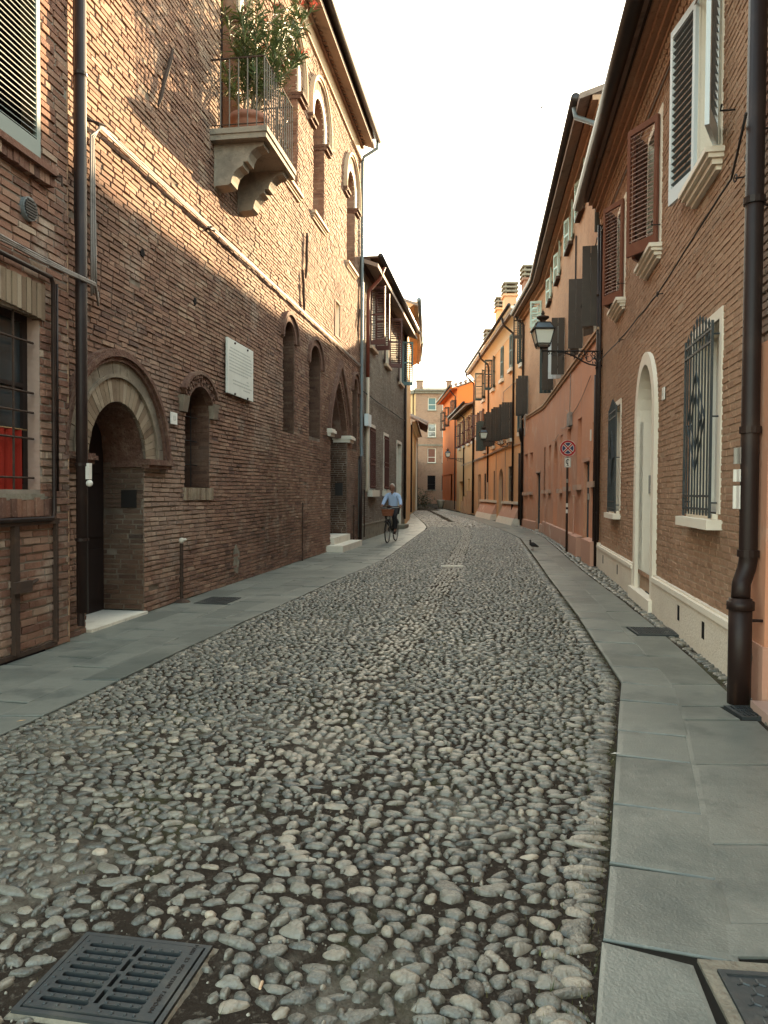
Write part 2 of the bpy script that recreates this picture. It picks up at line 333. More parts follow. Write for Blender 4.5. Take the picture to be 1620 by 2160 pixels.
def tag(o, label=None, cat=None, group=None, kind=None):
    if label: o['label'] = label
    if cat: o['category'] = cat
    if group: o['group'] = group
    if kind: o['kind'] = kind
    return o
def link(name, me, mat=None, parent=None, mtx=None, kind=None):
    if mat is not None and len(me.materials) == 0: me.materials.append(mat)
    o = bpy.data.objects.new(name, me); COL.objects.link(o)
    if parent is not None: o.parent = parent
    if mtx is not None: o.matrix_basis = mtx
    if kind: o['kind'] = kind
    return o
def build(name, mb, mat, parent=None, mtx=None, kind=None, smooth=False):
    return link(name, mb.mesh(name, smooth), mat, parent, mtx, kind)
def empty(name, loc=(0, 0, 0), label=None, cat=None, group=None, rz=0., kind=None):
    o = bpy.data.objects.new(name, None); COL.objects.link(o); o.location = loc; o.rotation_euler = (0, 0, rz)
    o.empty_display_size = .1
    return tag(o, label, cat, group, kind)
def kids(o): return [c for c in bpy.data.objects if c.parent == o]
def copy_tree(o, parent=None, ch=None):
    c = o.copy(); COL.objects.link(c)
    if parent is not None: c.parent = parent
    for k in kids(o): copy_tree(k, c)
    return c
def np_mesh(name, verts, quads, tris, tone_q, tone_t, mat, smooth=True):
    me = bpy.data.meshes.new(name)
    nv, nq, ntr = len(verts), len(quads), len(tris)
    me.vertices.add(nv); me.vertices.foreach_set('co', verts.astype(np.float32).ravel())
    me.loops.add(nq * 4 + ntr * 3)
    me.loops.foreach_set('vertex_index', np.concatenate([quads.ravel(), tris.ravel()]).astype(np.int32))
    me.polygons.add(nq + ntr)
    me.polygons.foreach_set('loop_start', np.concatenate([np.arange(nq) * 4, nq * 4 + np.arange(ntr) * 3]).astype(np.int32))
    me.update(calc_edges=True)
    a = me.attributes.new('tone', 'FLOAT', 'FACE'); a.data.foreach_set('value', np.concatenate([tone_q, tone_t]).astype(np.float32))
    if smooth: me.polygons.foreach_set('use_smooth', np.ones(nq + ntr, dtype=bool))
    me.materials.append(mat); me.validate()
    return me

CAM_INV = co.matrix_world.inverted()
def view_px(p):
    """where a world point falls in the frame and how far it is: used only to pick which pieces show largest"""
    q = CAM_INV @ Vector(p)
    if q.z > -.1: return None
    return 810 + FPX * q.x / -q.z, 1080 - FPX * q.y / -q.z, -q.z

# ---------------------------------------------------------------- walls
class Wall:
    """vertical wall frame: u runs from a to b, 'out' points to the street; coordinates (u, out, z)"""
    def __init__(s, root, a, b):
        s.a, s.b = Vector(a), Vector(b); s.L = (s.b - s.a).length
        s.d = (s.b - s.a) / s.L; s.n = Vector((s.d.y, -s.d.x)); s.root = root
        off = s.a - Vector(root.location[:2])
        s.M = Matrix(((s.d.x, -s.n.x, 0, off.x), (s.d.y, -s.n.y, 0, off.y), (0, 0, 1, 0), (0, 0, 0, 1)))
    def P(s, u, o, z):
        q = s.a + s.d * u + s.n * o; return (q.x, q.y, z)
    def part(s, name, mb, mat, parent=None, kind=None, smooth=False):
        if parent is None: return build(name, mb, mat, s.root, s.M, kind, smooth)
        return build(name, mb, mat, parent, None, kind, smooth)
    def sub(s, u, o, out_along):      # wall frame of a jamb: starts inside at o, comes out to the wall face
        a = s.a + s.d * u + s.n * o; b = s.a + s.d * u
        return Wall(s.root, a, b) if out_along < 0 else Wall(s.root, b, a)
def F(): return MB(True)

class Op:
    """opening in a wall; kind: rect, round, pointed, segment (rise)"""
    def __init__(s, u0, u1, z0, z1, kind='rect', rise=None):
        s.u0, s.u1, s.z0, s.z1, s.kind = u0, u1, z0, z1, kind       # z1: springing for arches
        s.c = (u0 + u1) / 2; s.h = (u1 - u0) / 2
        s.rise = rise if rise is not None else {'rect': 0, 'round': s.h, 'pointed': s.h * 1.7, 'segment': s.h * .4}[kind]
    def half(s, z):
        if z <= s.z0 or z >= s.z1 + s.rise: return None
        if z <= s.z1: return s.h
        t = (z - s.z1) / s.rise
        if s.kind == 'pointed': return s.h * (1 - t ** 1.7)
        if s.kind == 'segment':
            rr = (s.h ** 2 + s.rise ** 2) / (2 * s.rise); dz = z - (s.z1 + s.rise - rr)
            return math.sqrt(max(0, rr * rr - dz * dz))
        return s.h * math.sqrt(max(0, 1 - t * t))
    def arc(s, grow=0., n=14):
        """points of the arch from u1 side over the crown to the u0 side, grown outwards"""
        pts = []
        for i in range(n + 1):
            a = math.pi * i / n
            x = math.cos(a)
            if s.kind == 'pointed':
                t = 1 - abs(2 * i / n - 1); zz = t; hw = (s.h + grow) * (1 - zz ** 1.7) ; hw = hw if i <= n / 2 else -hw
                pts.append((s.c + hw, s.z1 + (s.rise + grow * 1.5) * zz))
            elif s.kind == 'segment':
                rr = (s.h ** 2 + s.rise ** 2) / (2 * s.rise); am = math.asin(min(1, s.h / rr)); b = am * (1 - 2 * i / n)
                pts.append((s.c + (rr + grow) * math.sin(b), s.z1 + s.rise - rr + (rr + grow) * math.cos(b)))
            elif s.kind == 'rect':
                pts.append((s.u1 if i < n / 2 else s.u0, s.z1))
            else:
                pts.append((s.c + (s.h + grow) * x, s.z1 + (s.rise + grow) * math.sin(a)))
        return pts
    def outline(s, n=14):
        if s.kind == 'rect': return [(s.u0, s.z0), (s.u1, s.z0), (s.u1, s.z1), (s.u0, s.z1)]
        return [(s.u0, s.z0), (s.u1, s.z0)] + s.arc(0, n)
def spans(u0, u1, z, ops, zb=None):
    """solid intervals of [u0, u1] at height z (or in the band z..zb)"""
    iv = [(u0, u1)]
    zs = [z] if zb is None else [z, (z + zb) / 2, zb]
    for o in ops:
        hs = [h for h in (o.half(q) for q in zs) if h]
        if not hs: continue
        a, b = o.c - max(hs), o.c + max(hs); nx = []
        for (p, q) in iv:
            if b <= p or a >= q: nx.append((p, q)); continue
            if a > p: nx.append((p, a))
            if b < q: nx.append((b, q))
        iv = nx
    return iv
def sheet(W, u0, u1, z0, z1, ops, o=0., step=.03, ztop=None):
    """wall face with openings; ztop(u): sloping top"""
    mb = F(); zs = {z0, z1}
    for q in ops:
        for z in (q.z0, q.z1): zs.add(min(max(z, z0), z1))
        if q.rise:
            k = max(2, int(q.rise / step))
            for i in range(1, k + 1): zs.add(min(max(q.z1 + q.rise * i / k, z0), z1))
    zs = sorted(zs)
    for a, b in zip(zs[:-1], zs[1:]):
        if b - a < 1e-5: continue
        for p, q in spans(u0, u1, (a + b) / 2, ops):
            mb.quad((p, o, a), (q, o, a), (q, o, b), (p, o, b))
    if ztop:
        for i, (x, y, z) in enumerate(mb.v):
            if abs(z - z1) < 1e-6: mb.v[i] = (x, y, ztop(x))
    return mb
def reveals(W, ops_, depth, o, mat, name='window_reveal', floor=True):
    for q_ in ops_:
        mb_ = F(); reveal(mb_, q_, depth, o, floor); W.part(name, mb_, mat)
def reveal(mb, op, depth, o=0.002, floor=True):
    pts = op.outline(); n = len(pts)
    for i in range(n):
        a, b = pts[i], pts[(i + 1) % n]
        if i == 0 and not floor: continue
        mb.quad((a[0], o, a[1]), (a[0], -depth, a[1]), (b[0], -depth, b[1]), (b[0], o, b[1]))
def panel(op, o, inset=0.):
    mb = F(); pts = op.outline(); mb.add([(x, o, z) for x, z in pts], [tuple(range(len(pts)))]); return mb

BV = {}
def brick_variants(mat, n=28):
    if mat.name in BV: return BV[mat.name]
    out = []
    for i in range(n):
        mb = MB(False); brick_add(mb, 0, 0, 0, 1, 1, 1, i / (n - 1), R, unit=True)
        out.append(link('v', mb.mesh('brick'), mat)); 
    ms = []
    for o in out:
        ms.append(o.data); bpy.data.objects.remove(o)
    BV[mat.name] = ms
    return ms
def brick_add(mb, u, z, o, l, h, dpt, tone, rr, unit=False, wear=1.):
    """one worn brick: face drawn in from the joint, corners uneven"""
    if unit: bx, bz, j = .028, .075, .018
    else: bx, bz, j = .007, .0045, .0035 * wear
    def q(): return rr.uniform(-j, j)
    jz = j * (3. if unit else 1.)
    def qz(): return rr.uniform(-jz, jz)
    s = -1 if unit else 1      # unit bricks live in object space: out is -y
    f = [(u + bx + q(), s * o, z + bz + qz()), (u + l - bx + q(), s * o, z + bz + qz()), (u + l - bx + q(), s * o, z + h - bz + qz()), (u + bx + q(), s * o, z + h - bz + qz())]
    b = [(u, s * (o - dpt), z), (u + l, s * (o - dpt), z), (u + l, s * (o - dpt), z + h), (u, s * (o - dpt), z + h)]
    fs = [(0, 1, 2, 3), (4, 5, 1, 0), (5, 6, 2, 1), (6, 7, 3, 2), (7, 4, 0, 3)]
    mb.add(f + b, fs if unit else [x[::-1] for x in fs], tone)
def brickwork(W, u0, u1, z0, z1, ops, mat, mort, course=.062, blen=.255, joint=.011, relief=.012, rough=.006, parent=None, pieces=300,
              name='brick', toneshift=None, ztop=None, o0=0., wear=1.):
    """a wall of single bricks over recessed mortar; the bricks that show largest become objects, the rest one mesh"""
    mm = F(); bricks = []; k = 0; z = z0
    while z < z1 - .01:
        h = min(course, z1 - z)
        ns = 4 if any(q.rise and q.z1 < z + h and q.z1 + q.rise > z for q in ops) else 1
        for i in range(ns):
            za, zb = z + h * i / ns, z + h * (i + 1) / ns
            for p, q in spans(u0, u1, (za + zb) / 2, ops):
                mm.quad((p, o0 - relief, za), (q, o0 - relief, za), (q, o0 - relief, zb), (p, o0 - relief, zb))
        u = u0 - R.uniform(0, blen); edges = []
        while u < u1:
            l = blen * R.choice((1, 1, .5, 1, .92)) * R.uniform(.93, 1.06); edges.append((u, u + l)); u += l
        for p, q in spans(u0, u1, z + .005, ops, z + h - .005):
            for a, b in edges:
                a2, b2 = max(a, p), min(b, q)
                if b2 - a2 < .035: continue
                zt = ztop((a2 + b2) / 2) if ztop else 1e9
                if z + h > zt: continue
                bricks.append((a2 + joint / 2, z + joint / 2 + .006 * wear * math.sin(a2 * .9 + z * .7) + .004 * wear * math.sin(a2 * 2.7 + k), b2 - a2 - joint, h - joint))
        z += course; k += 1
    W.part('mortar', mm, mort, parent)
    sc = []
    for i, (a, zz, l, h) in enumerate(bricks):
        p = view_px(W.P(a + l / 2, 0, zz + h / 2))
        s = 0
        if p and -40 < p[0] < 1660 and -20 < p[1] < 2180:
            v = Vector(W.P(a + l / 2, 0, zz + h / 2)) - Vector((0, 0, CAM_H)); v.normalize()
            s = l * h * abs(v.x * W.n.x + v.y * W.n.y) / p[2] ** 2
        sc.append(s)
    order = sorted(range(len(bricks)), key=lambda i: -sc[i])
    big = set(i for i in order[:pieces] if sc[i] > 0)
    vs_ = brick_variants(mat); joined = F()
    for i, (a, zz, l, h) in enumerate(bricks):
        t = min(1, max(0, R.gauss(.53, .17)))
        if toneshift: t = min(1, max(0, t + toneshift(a, zz)))
        pr = R.uniform(-rough, rough) + (R.random() < .05) * R.uniform(-.01, .006) * wear
        if i in big:
            me = vs_[min(len(vs_) - 1, int(t * len(vs_)))]
            mt = W.M @ Matrix.Translation((a, -(o0 + pr), zz)) @ Matrix.Diagonal((l, relief + .012 + pr, h, 1))
            link(name, me, None, parent or W.root, mt if parent is None else W.M.inverted() @ mt)
        else:
            brick_add(joined, a, zz, o0 + pr, l, h, relief + .012 + pr, t, R, wear=wear)
    if joined.f: W.part('brickwork', joined, mat, parent, kind='stuff')
def house_shell(W, u0, u1, z1, depth=7., ridge=1.6, mat=None, roof=None, over=.0, z1b=None):
    """sides, back and roof behind a street front"""
    zb = z1b if z1b is not None else z1
    mb = F(); D = depth
    mb.quad((u0, 0, 0), (u0, -D, 0), (u0, -D, z1), (u0, 0, z1)); mb.quad((u1, 0, 0), (u1, -D, 0), (u1, -D, zb), (u1, 0, zb))
    mb.quad((u0, -D, 0), (u1, -D, 0), (u1, -D, zb), (u0, -D, z1))
    m = D / 2
    mb.add([(u0, 0, z1), (u0, -D, z1), (u0, -m, z1 + ridge)], [(0, 1, 2)]); mb.add([(u1, 0, zb), (u1, -D, zb), (u1, -m, zb + ridge)], [(0, 1, 2)])
    W.part('rear_walls', mb, mat or M_BEIGE)
    rb = F(); s = ridge / m; e = over; ue = .02
    for (oa, ob, za, zc) in ((e, -m, -e * s, ridge), (-D - .3, -m, -.3 * s, ridge)):
        vs = []
        for dz in (.04, .16):
            vs += [(u0 - ue, oa, z1 + za + dz), (u1 + ue, oa, zb + za + dz), (u1 + ue, ob, zb + zc + dz), (u0 - ue, ob, z1 + zc + dz)]
        rb.add(vs, [(0, 1, 2, 3), (7, 6, 5, 4), (0, 4, 5, 1), (1, 5, 6, 2), (2, 6, 7, 3), (3, 7, 4, 0)])
    W.part('roof', rb, roof or M_TILE)
def louver(W, uh, z0, w, h, ang, mat, slat=None, n=22, o=.03, side=1, parent=None, solid=False, singles=True, name='shutter', rails=(.5,), label=None):
    """shutter leaf hinged at uh; side: which way the closed leaf runs along u"""
    t = .038; st = .055
    mb = MB(False)
    def bx(x0, x1, za, zb, ya=0, yb=-t): mb.box((side * x0, ya, za), (side * x1, yb, zb))
    if solid:
        k = max(2, int(w / .13))
        for i in range(k): bx(w * i / k + .003, w * (i + 1) / k - .003, 0, h, 0, -.026)
        for zz in (.18, h * .5, h - .24): bx(.01, w - .01, zz, zz + .09, 0, .018)
    else:
        bx(0, st, 0, h); bx(w - st, w, 0, h); bx(st, w - st, 0, .16); bx(st, w - st, h - .08, h)
        for r_ in rails: bx(st, w - st, h * r_, h * r_ + .07)
    mt = W.M @ Matrix.Translation((uh, -o, z0)) @ Matrix.Rotation(ang, 4, 'Z')
    sh = build(name, mb, mat, parent or W.root, mt if parent is None else mt)
    if label: sh['label'] = label
    if not solid:
        sm = MB(False); x0, x1 = side * (st + .001), side * (w - st - .001); sw = .021
        sm.add([(x0, -.004, sw / 2), (x1, -.004, sw / 2), (x1, -.034, -sw / 2), (x0, -.034, -sw / 2),
                (x0, -.004, sw / 2 + .007), (x1, -.004, sw / 2 + .007), (x1, -.034, -sw / 2 + .007), (x0, -.034, -sw / 2 + .007)],
               [(0, 1, 2, 3), (7, 6, 5, 4), (0, 4, 5, 1), (1, 5, 6, 2), (2, 6, 7, 3), (3, 7, 4, 0)])
        pitch = (h - .24) / n; me = None
        many = MB(False)
        for i in range(n):
            zz = .16 + pitch * (i + .5)
            if any(h * r_ - .02 < zz < h * r_ + .09 for r_ in rails): continue
            if singles:
                if me is None: me = sm.mesh('slat'); me.materials.append(slat or mat)
                link('slat', me, None, sh, Matrix.Translation((0, 0, zz)))
            else: many.add([(x, y, z + zz) for x, y, z in sm.v], sm.f)
        if many.f: build('slat_panel', many, slat or mat, sh, None, 'stuff')
    return sh
# ---------------------------------------------------------------- ground lines (x by y)
def pl(pts):
    xs = [p[1] for p in pts]; ys = [p[0] for p in pts]
    return lambda y: float(np.interp(y, xs, ys))
LWALL = pl([(-4.69, -2), (-3.15, 8), (-.77, 23.45), (.90, 34.3), (1.6, 51), (2.75, 67), (3.1, 75), (4.4, 108)])
LE = pl([(-3.86, -2), (-2.35, 4.56), (-2.10, 5.99), (-1.78, 7.91), (-1.38, 10.04), (-.54, 14.49), (.01, 17.25), (1.85, 32.6), (1.95, 35.5), (2.05, 45), (2.25, 69), (5.0, 100)])
RE = pl([(-.75, -2), (.60, 2.11), (.92, 3.05), (1.63, 5.22), (1.90, 6.03), (2.05, 7.04), (2.41, 9.4), (2.98, 13.62), (3.89, 20.13), (4.64, 25.73), (5.0, 32.65), (5.18, 42.65), (5.05, 55), (4.93, 70), (5.3, 100)])
RJ = pl([(-.2, -2), (1.12, 2.41), (1.46, 3.44), (2.02, 5.1), (2.31, 6.1), (2.43, 6.9), (2.72, 8.8), (3.08, 11.3), (3.55, 15), (4.3, 20.5), (5.1, 26.5), (5.45, 33), (5.6, 45), (5.45, 60), (5.3, 70), (5.6, 100)])
RO = pl([(1.45, -2), (1.95, 2.0), (2.57, 5.39), (2.78, 6.56), (3.11, 8.74), (3.37, 10.6), (3.85, 14.49), (4.62, 19.8), (5.55, 26.3), (6.02, 31), (6.1, 42), (6.0, 55), (5.75, 70), (6.0, 100)])
RWALL = pl([(1.5, -2), (2.85, 5.93), (4.49, 15.75), (6.2, 29.5), (6.42, 35.3), (6.45, 54.5), (6.3, 66), (6.0, 78), (6.2, 100)])

g = MB(); g.quad((-900, -400, -.09), (900, -400, -.09), (900, 1800, -.09), (-900, 1800, -.09))
tag(build('ground', g, M_DIRT), kind='structure')
ys = [-2 + .5 * i for i in range(230)]
g = MB()
for a, b in zip(ys[:-1], ys[1:]):
    if b > 112: break
    x0a, x1a, x0b, x1b = LE(a) - .02, RE(a) + .02, LE(b) - .02, RE(b) + .02; n = 10
    for i in range(n):
        def P(x0, x1, t, y): return (x0 + (x1 - x0) * t, y, -.013)
        g.quad(P(x0a, x1a, i / n, a), P(x0a, x1a, (i + 1) / n, a), P(x0b, x1b, (i + 1) / n, b), P(x0b, x1b, i / n, b))
road = tag(build('road', g, M_DIRT), kind='structure')
g = MB()
for a, b in zip(ys[:-1], ys[1:]):
    if b > 112: break
    g.quad((LWALL(a) - .6, a, -.010), (LE(a) - .005, a, -.010), (LE(b) - .005, b, -.010), (LWALL(b) - .6, b, -.010))
pave_l = tag(build('pavement', g, M_JOINT), kind='structure')
g = MB()
for a, b in zip(ys[:-1], ys[1:]):
    if b > 112: break
    g.quad((RE(a) + .005, a, -.010), (RO(a), a, -.010), (RO(b), b, -.010), (RE(b) + .005, b, -.010))
pave_r = tag(build('pavement', g, M_JOINT), kind='structure')
g = MB()
for a, b in zip(ys[:-1], ys[1:]):
    if b > 112: break
    g.quad((RO(a), a, -.016), (RWALL(a) + .8, a, -.016), (RWALL(b) + .8, b, -.016), (RO(b), b, -.016))
strip = tag(build('pebble_strip', g, M_DIRT), kind='structure')

# ---------------------------------------------------------------- stone slabs
def slab(parent, c, tone, z=0.):
    """c: four corners (x, y), anticlockwise; bevelled block with its own tone"""
    cx = sum(p[0] for p in c) / 4; cy = sum(p[1] for p in c) / 4
    def ins(p, d):
        v = Vector((cx - p[0], cy - p[1])); v.normalize(); return (p[0] + v.x * d, p[1] + v.y * d)
    mb = MB(); a = [ins(p, .011) for p in c]; t = [ins(p, .016) for p in c]; u = [ins(p, .060) for p in c]
    jz = [z + R.uniform(-.005, .004) for _ in c]
    vs = [(*p, -.05) for p in a] + [(*p, q - .006) for p, q in zip(a, jz)] + [(*p, q) for p, q in zip(t, jz)] + [(*p, q + .0015) for p, q in zip(u, jz)]
    mb.add(vs, [(12, 13, 14, 15)], tone)
    for i in range(4):
        j = (i + 1) % 4
        mb.add([vs[k] for k in (i, j, 4 + j, 4 + i)], [(0, 1, 2, 3)], 0.); mb.add([vs[k] for k in (4 + i, 4 + j, 8 + j, 8 + i)], [(0, 1, 2, 3)], max(0, tone - .3))
        mb.add([vs[k] for k in (8 + i, 8 + j, 12 + j, 12 + i)], [(0, 1, 2, 3)], min(1, max(0, tone + R.choice((-.3, .12, .3, .45)))))
    build('slab', mb, M_SLAB, parent)
def slab_row(parent, fa, fb, y0, y1, lo, hi, dmax=300, skip=(), skew=0., tm=.5):
    y = y0
    while y < y1:
        l = R.uniform(lo, hi) * (1 if y < 30 else 1.8); ye = y + l
        for s0, s1 in skip:
            if y < s0 - .05 < ye + .25: ye = s0
            elif abs(y - s0) < .06: ye = s1
        if not any(ye > s0 + .05 and y < s1 - .05 for s0, s1 in skip):
            slab(parent, [(fa(y), y), (fb(y), y - skew), (fb(ye), ye - skew), (fa(ye), ye)], min(1, max(0, R.gauss(tm, .33))))
        y = ye
def mixf(f, h, t): return lambda y: f(y) * (1 - t) + h(y) * t
LB = lambda y: LE(y) - .30
slab_row(pave_l, LB, LE, -1, 70, .9, 1.6, tm=.6)
LW0 = lambda y: LWALL(y) - .02
for i, (a, b) in enumerate(((0, .36), (.36, .68), (.68, 1.0))):
    slab_row(pave_l, mixf(LW0, LB, a), mixf(LW0, LB, b), -1 + .3 * i, 70, .55, 1.25, skip=((10.12, 10.80),) if i == 1 else (), skew=.06)
MH = (1.02, 1.86, 1.51, 2.34)          # manhole at the near end of the slabs
slab_row(pave_r, RE, RJ, 2.52, 70, .45, .85, skew=.13, tm=.45)
for ya, yb in ((-1, .35), (.35, 1.45), (1.45, 2.52)):
    slab(pave_r, [(RE(ya), ya), (min(RJ(ya), .98), ya - .1), (min(RJ(yb - .1), 1.0), yb - .13), (RE(yb), yb)], R.uniform(.3, .6))
slab_row(pave_r, RJ, RO, 2.62, 70, .6, 1.25, skip=((5.03, 5.36), (8.02, 8.55)), skew=.0, tm=.5)
slab(pave_r, [(RJ(5.03), 5.03), (2.40, 5.03), (2.40, 5.36), (RJ(5.36), 5.36)], .4)
slab(pave_r, [(RJ(8.02), 8.02), (2.70, 8.02), (2.74, 8.55), (RJ(8.55), 8.55)], .45)
slab(pave_l, [(mixf(LW0, LB, .36)(10.12), 10.12), (-2.545, 10.12), (-2.44, 10.80), (mixf(LW0, LB, .36)(10.8), 10.8)], .5)
slab(pave_l, [(-2.10, 10.12), (mixf(LW0, LB, .68)(10.12), 10.12), (mixf(LW0, LB, .68)(10.8), 10.8), (-2.0, 10.80)], .55)
slab(pave_r, [(MH[2] + .09, 1.0), (RO(1.0), 1.0), (RO(2.42), 2.42), (MH[2] + .09, 2.42)], .5)
slab(pave_r, [(RJ(2.62) - .1, 2.43), (RO(2.42), 2.43), (RO(2.62), 2.62), (RJ(2.62), 2.62)], .4)

# ---------------------------------------------------------------- cobbles
AX = Vector((.16, .987))
SEAM = pl([(-.9, 1), (-.35, 5.18), (-.03, 6.63), (.40, 8.87), (1.42, 15.55), (2.96, 26.98), (3.5, 33), (3.9, 60)])
DRAIN = ((-1.04, 2.165), (-.63, 2.095), (-.575, 2.445), (-.975, 2.52))      # outline of the iron drain grate, near corner first
def in_drain(x, y, m=.05):
    for i in range(4):
        a, b = DRAIN[i], DRAIN[(i + 1) % 4]
        if (b[0] - a[0]) * (y - a[1]) - (b[1] - a[1]) * (x - a[0]) < -m * math.hypot(b[0] - a[0], b[1] - a[1]): return False
    return True
def stone_template(seg, rings):
    vs = []; q = []; t = []
    prof = {1: ((1, -.35), (.72, .62)), 2: ((1, -.4), (.93, .35), (.58, .84)), 3: ((.98, -.45), (1, .05), (.90, .62), (.52, .94)), 5: ((.98, -.45), (1, -.05), (.98, .32), (.90, .66), (.72, .88), (.40, .98))}[rings]
    for r, z in prof:
        for k in range(seg):
            a = 2 * math.pi * k / seg; vs.append((r * math.cos(a), r * math.sin(a), z))
    top = len(vs); vs.append((0, 0, 1))
    for i in range(len(prof) - 1):
        for k in range(seg): q.append((i * seg + k, i * seg + (k + 1) % seg, (i + 1) * seg + (k + 1) % seg, (i + 1) * seg + k))
    i = len(prof) - 1
    for k in range(seg): t.append((i * seg + k, i * seg + (k + 1) % seg, top))
    return np.array(vs, float), np.array(q, int).reshape(-1, 4), np.array(t, int)
def stones_mesh(name, st, seg, rings, mat):
    """st: array of x, y, z, half length, half width, height, turn, tone"""
    V, Q, T = stone_template(seg, rings); n = len(st); nv = len(V)
    ang = np.arctan2(V[:, 1], V[:, 0])
    rn = 1 + .16 * np.cos(ang[None] * 2 + NR.uniform(0, 6.28, (n, 1))) * NR.uniform(0, 1, (n, 1)) + .10 * np.cos(ang[None] * 5 + NR.uniform(0, 6.28, (n, 1))) * NR.uniform(-1, 1, (n, 1)) + .17 * np.cos(ang[None] * 3 + NR.uniform(0, 6.28, (n, 1))) * NR.uniform(-1, 1, (n, 1)) + NR.normal(0, .022, (n, nv))
    x = V[None, :, 0] * rn * st[:, 3:4]; y = V[None, :, 1] * rn * st[:, 4:5]; z = V[None, :, 2] * st[:, 5:6] * (1 + NR.normal(0, .045, (n, nv)))
    z = z + x * NR.normal(0, .10, (n, 1)) + y * NR.normal(0, .16, (n, 1))
    c, s = np.cos(st[:, 6:7]), np.sin(st[:, 6:7])
    P = np.stack([x * c - y * s + st[:, 0:1], x * s + y * c + st[:, 1:2], z + st[:, 2:3]], -1).reshape(-1, 3)
    off = (np.arange(n) * nv)[:, None, None]
    q = (Q[None] + off).reshape(-1, 4); t = (T[None] + off).reshape(-1, 3)
    if name is None: return P, q, t, np.repeat(st[:, 7], len(Q)), np.repeat(st[:, 7], len(T))
    return np_mesh(name, P, q, t, np.repeat(st[:, 7], len(Q)), np.repeat(st[:, 7], len(T)), mat)
def tone_pick(n):
    t = np.clip(NR.normal(.46, .25, n), 0, .88); k = NR.random(n)
    t[k < .045] = NR.uniform(.86, .95, (k < .045).sum()); t[k > .992] = NR.uniform(.96, 1., (k > .992).sum())
    return t
def lay_cobbles(fl, fr, y0, y1, row, wlo, whi, seam=True, edge=True):
    out = []; y = y0
    while y < y1:
        rowh = row * R.uniform(.8, 1.25) * (1.2 if y < 3.2 else 1.0)
        x0, x1 = fl(y), fr(y); x = x0 + R.uniform(.0, .03); tilt = .16; ph = R.uniform(0, 6.28)
        while x < x1 - .02:
            w = (R.uniform(wlo, whi) if R.random() < .8 else R.uniform(wlo * .6, wlo)) * (1.1 if y < 3.2 else 1)
            if R.random() < .04: w *= 1.5
            if edge and x1 - x < .2: w = x1 - x - .01
            cx = x + w / 2; cy = y - (cx - (x0 + x1) / 2) * tilt + R.gauss(0, rowh * .20) + .03 * math.sin(cx * 2.3 + y * .9)
            sx = SEAM(cy)
            wild = max(0., (3.6 - cy) / 2.) if cy < 3.6 else 0.
            loose = R.random()
            if seam and abs(cx - sx) < .19 and cy > 4: pass
            elif in_drain(cx, cy, .07): pass
            elif loose < .015 + .05 * min(1, wild) + (.06 if abs(cx - sx) < .7 and cy < 6 else 0): pass
            else:
                rot = R.gauss(-.16, .20 + .5 * min(1, wild))
                aw = w * R.uniform(.41, .49)
                if edge: cx = max(min(cx, fr(cy) - aw * 1.08 - .008), fl(cy) + aw * 1.08 + .008)
                hw = rowh * (R.uniform(.36, .49) if R.random() < .85 else R.uniform(.5, .68))
                out.append((cx, cy, -.018 + R.uniform(-.004, .004), aw, hw, R.uniform(.015, .024), rot, 0))
            x += w * R.uniform(.98, 1.08)
        y += rowh
    return out
far_r = lambda y: RE(y)
st = lay_cobbles(LE, RE, -.8, 20, .052, .045, .105)
st += lay_cobbles(LE, RE, 20, 34, .064, .06, .13)
st += lay_cobbles(LE, RE, 34, 66, .13, .13, .24)
y = 4.0                                    # the gutter seam: regular files of small flat stones running lengthwise
while y < 40:
    for dx in (-.15, -.09, -.03, .03, .09, .15):
        l = R.uniform(.05, .11)
        if R.random() < .08: continue
        st.append((SEAM(y) + dx + R.gauss(0, .012), y + R.uniform(-.05, .05), -.018, l * .5, .030 * R.uniform(.8, 1.15), R.uniform(.015, .023), 1.42 + R.gauss(0, .3), .2))
    y += .088
st += [(x, y, z, a * 1.02, b, h, r, t) for (x, y, z, a, b, h, r, t) in lay_cobbles(lambda y: RO(y) + .015, lambda y: max(RO(y) + .02, RWALL(y) - .02), -.5, 36, .085, .09, .15, seam=False, edge=False)]
st = np.array(st); flag = st[:, 7] > .1
st[:, 7] = np.where(flag, np.clip(NR.normal(.74, .12, len(st)), 0, .93), tone_pick(len(st)))
px = []
for s_ in st:
    p = view_px((s_[0], s_[1], 0)); ok = p and -10 < p[0] < 1630 and p[1] < 2170
    px.append(s_[3] * s_[4] / p[2] ** 3 if ok else 0)
px = np.array(px); order = np.argsort(-px); on_strip = np.array([s_[0] > RE(s_[1]) + .05 for s_ in st])
big = np.zeros(len(st), bool)
big[[i for i in order if not on_strip[i]][:298]] = True
big[[i for i in order if on_strip[i]][:150]] = True
rest = ~big
vr = NR.uniform(0, 1, 40); VAR = []
for i in range(40):
    t_ = float(tone_pick(1)[0]); VAR.append((t_, stones_mesh('cobblestone', np.array([[0, 0, 0, 1, 1, 1, 0, t_]]), 18, 5, M_COB)))
VAR.sort(key=lambda q: q[0])
for i in np.where(big)[0]:
    x, y, z, a, b, h, r, t = st[i]
    k = min(range(40), key=lambda j: abs(VAR[j][0] - t) + R.uniform(0, .12))
    link('cobblestone', VAR[k][1], None, strip if on_strip[i] else road, Matrix.Translation((x, y, z)) @ Matrix.Rotation(r, 4, 'Z') @ Matrix.Diagonal((a, b, h, 1)))
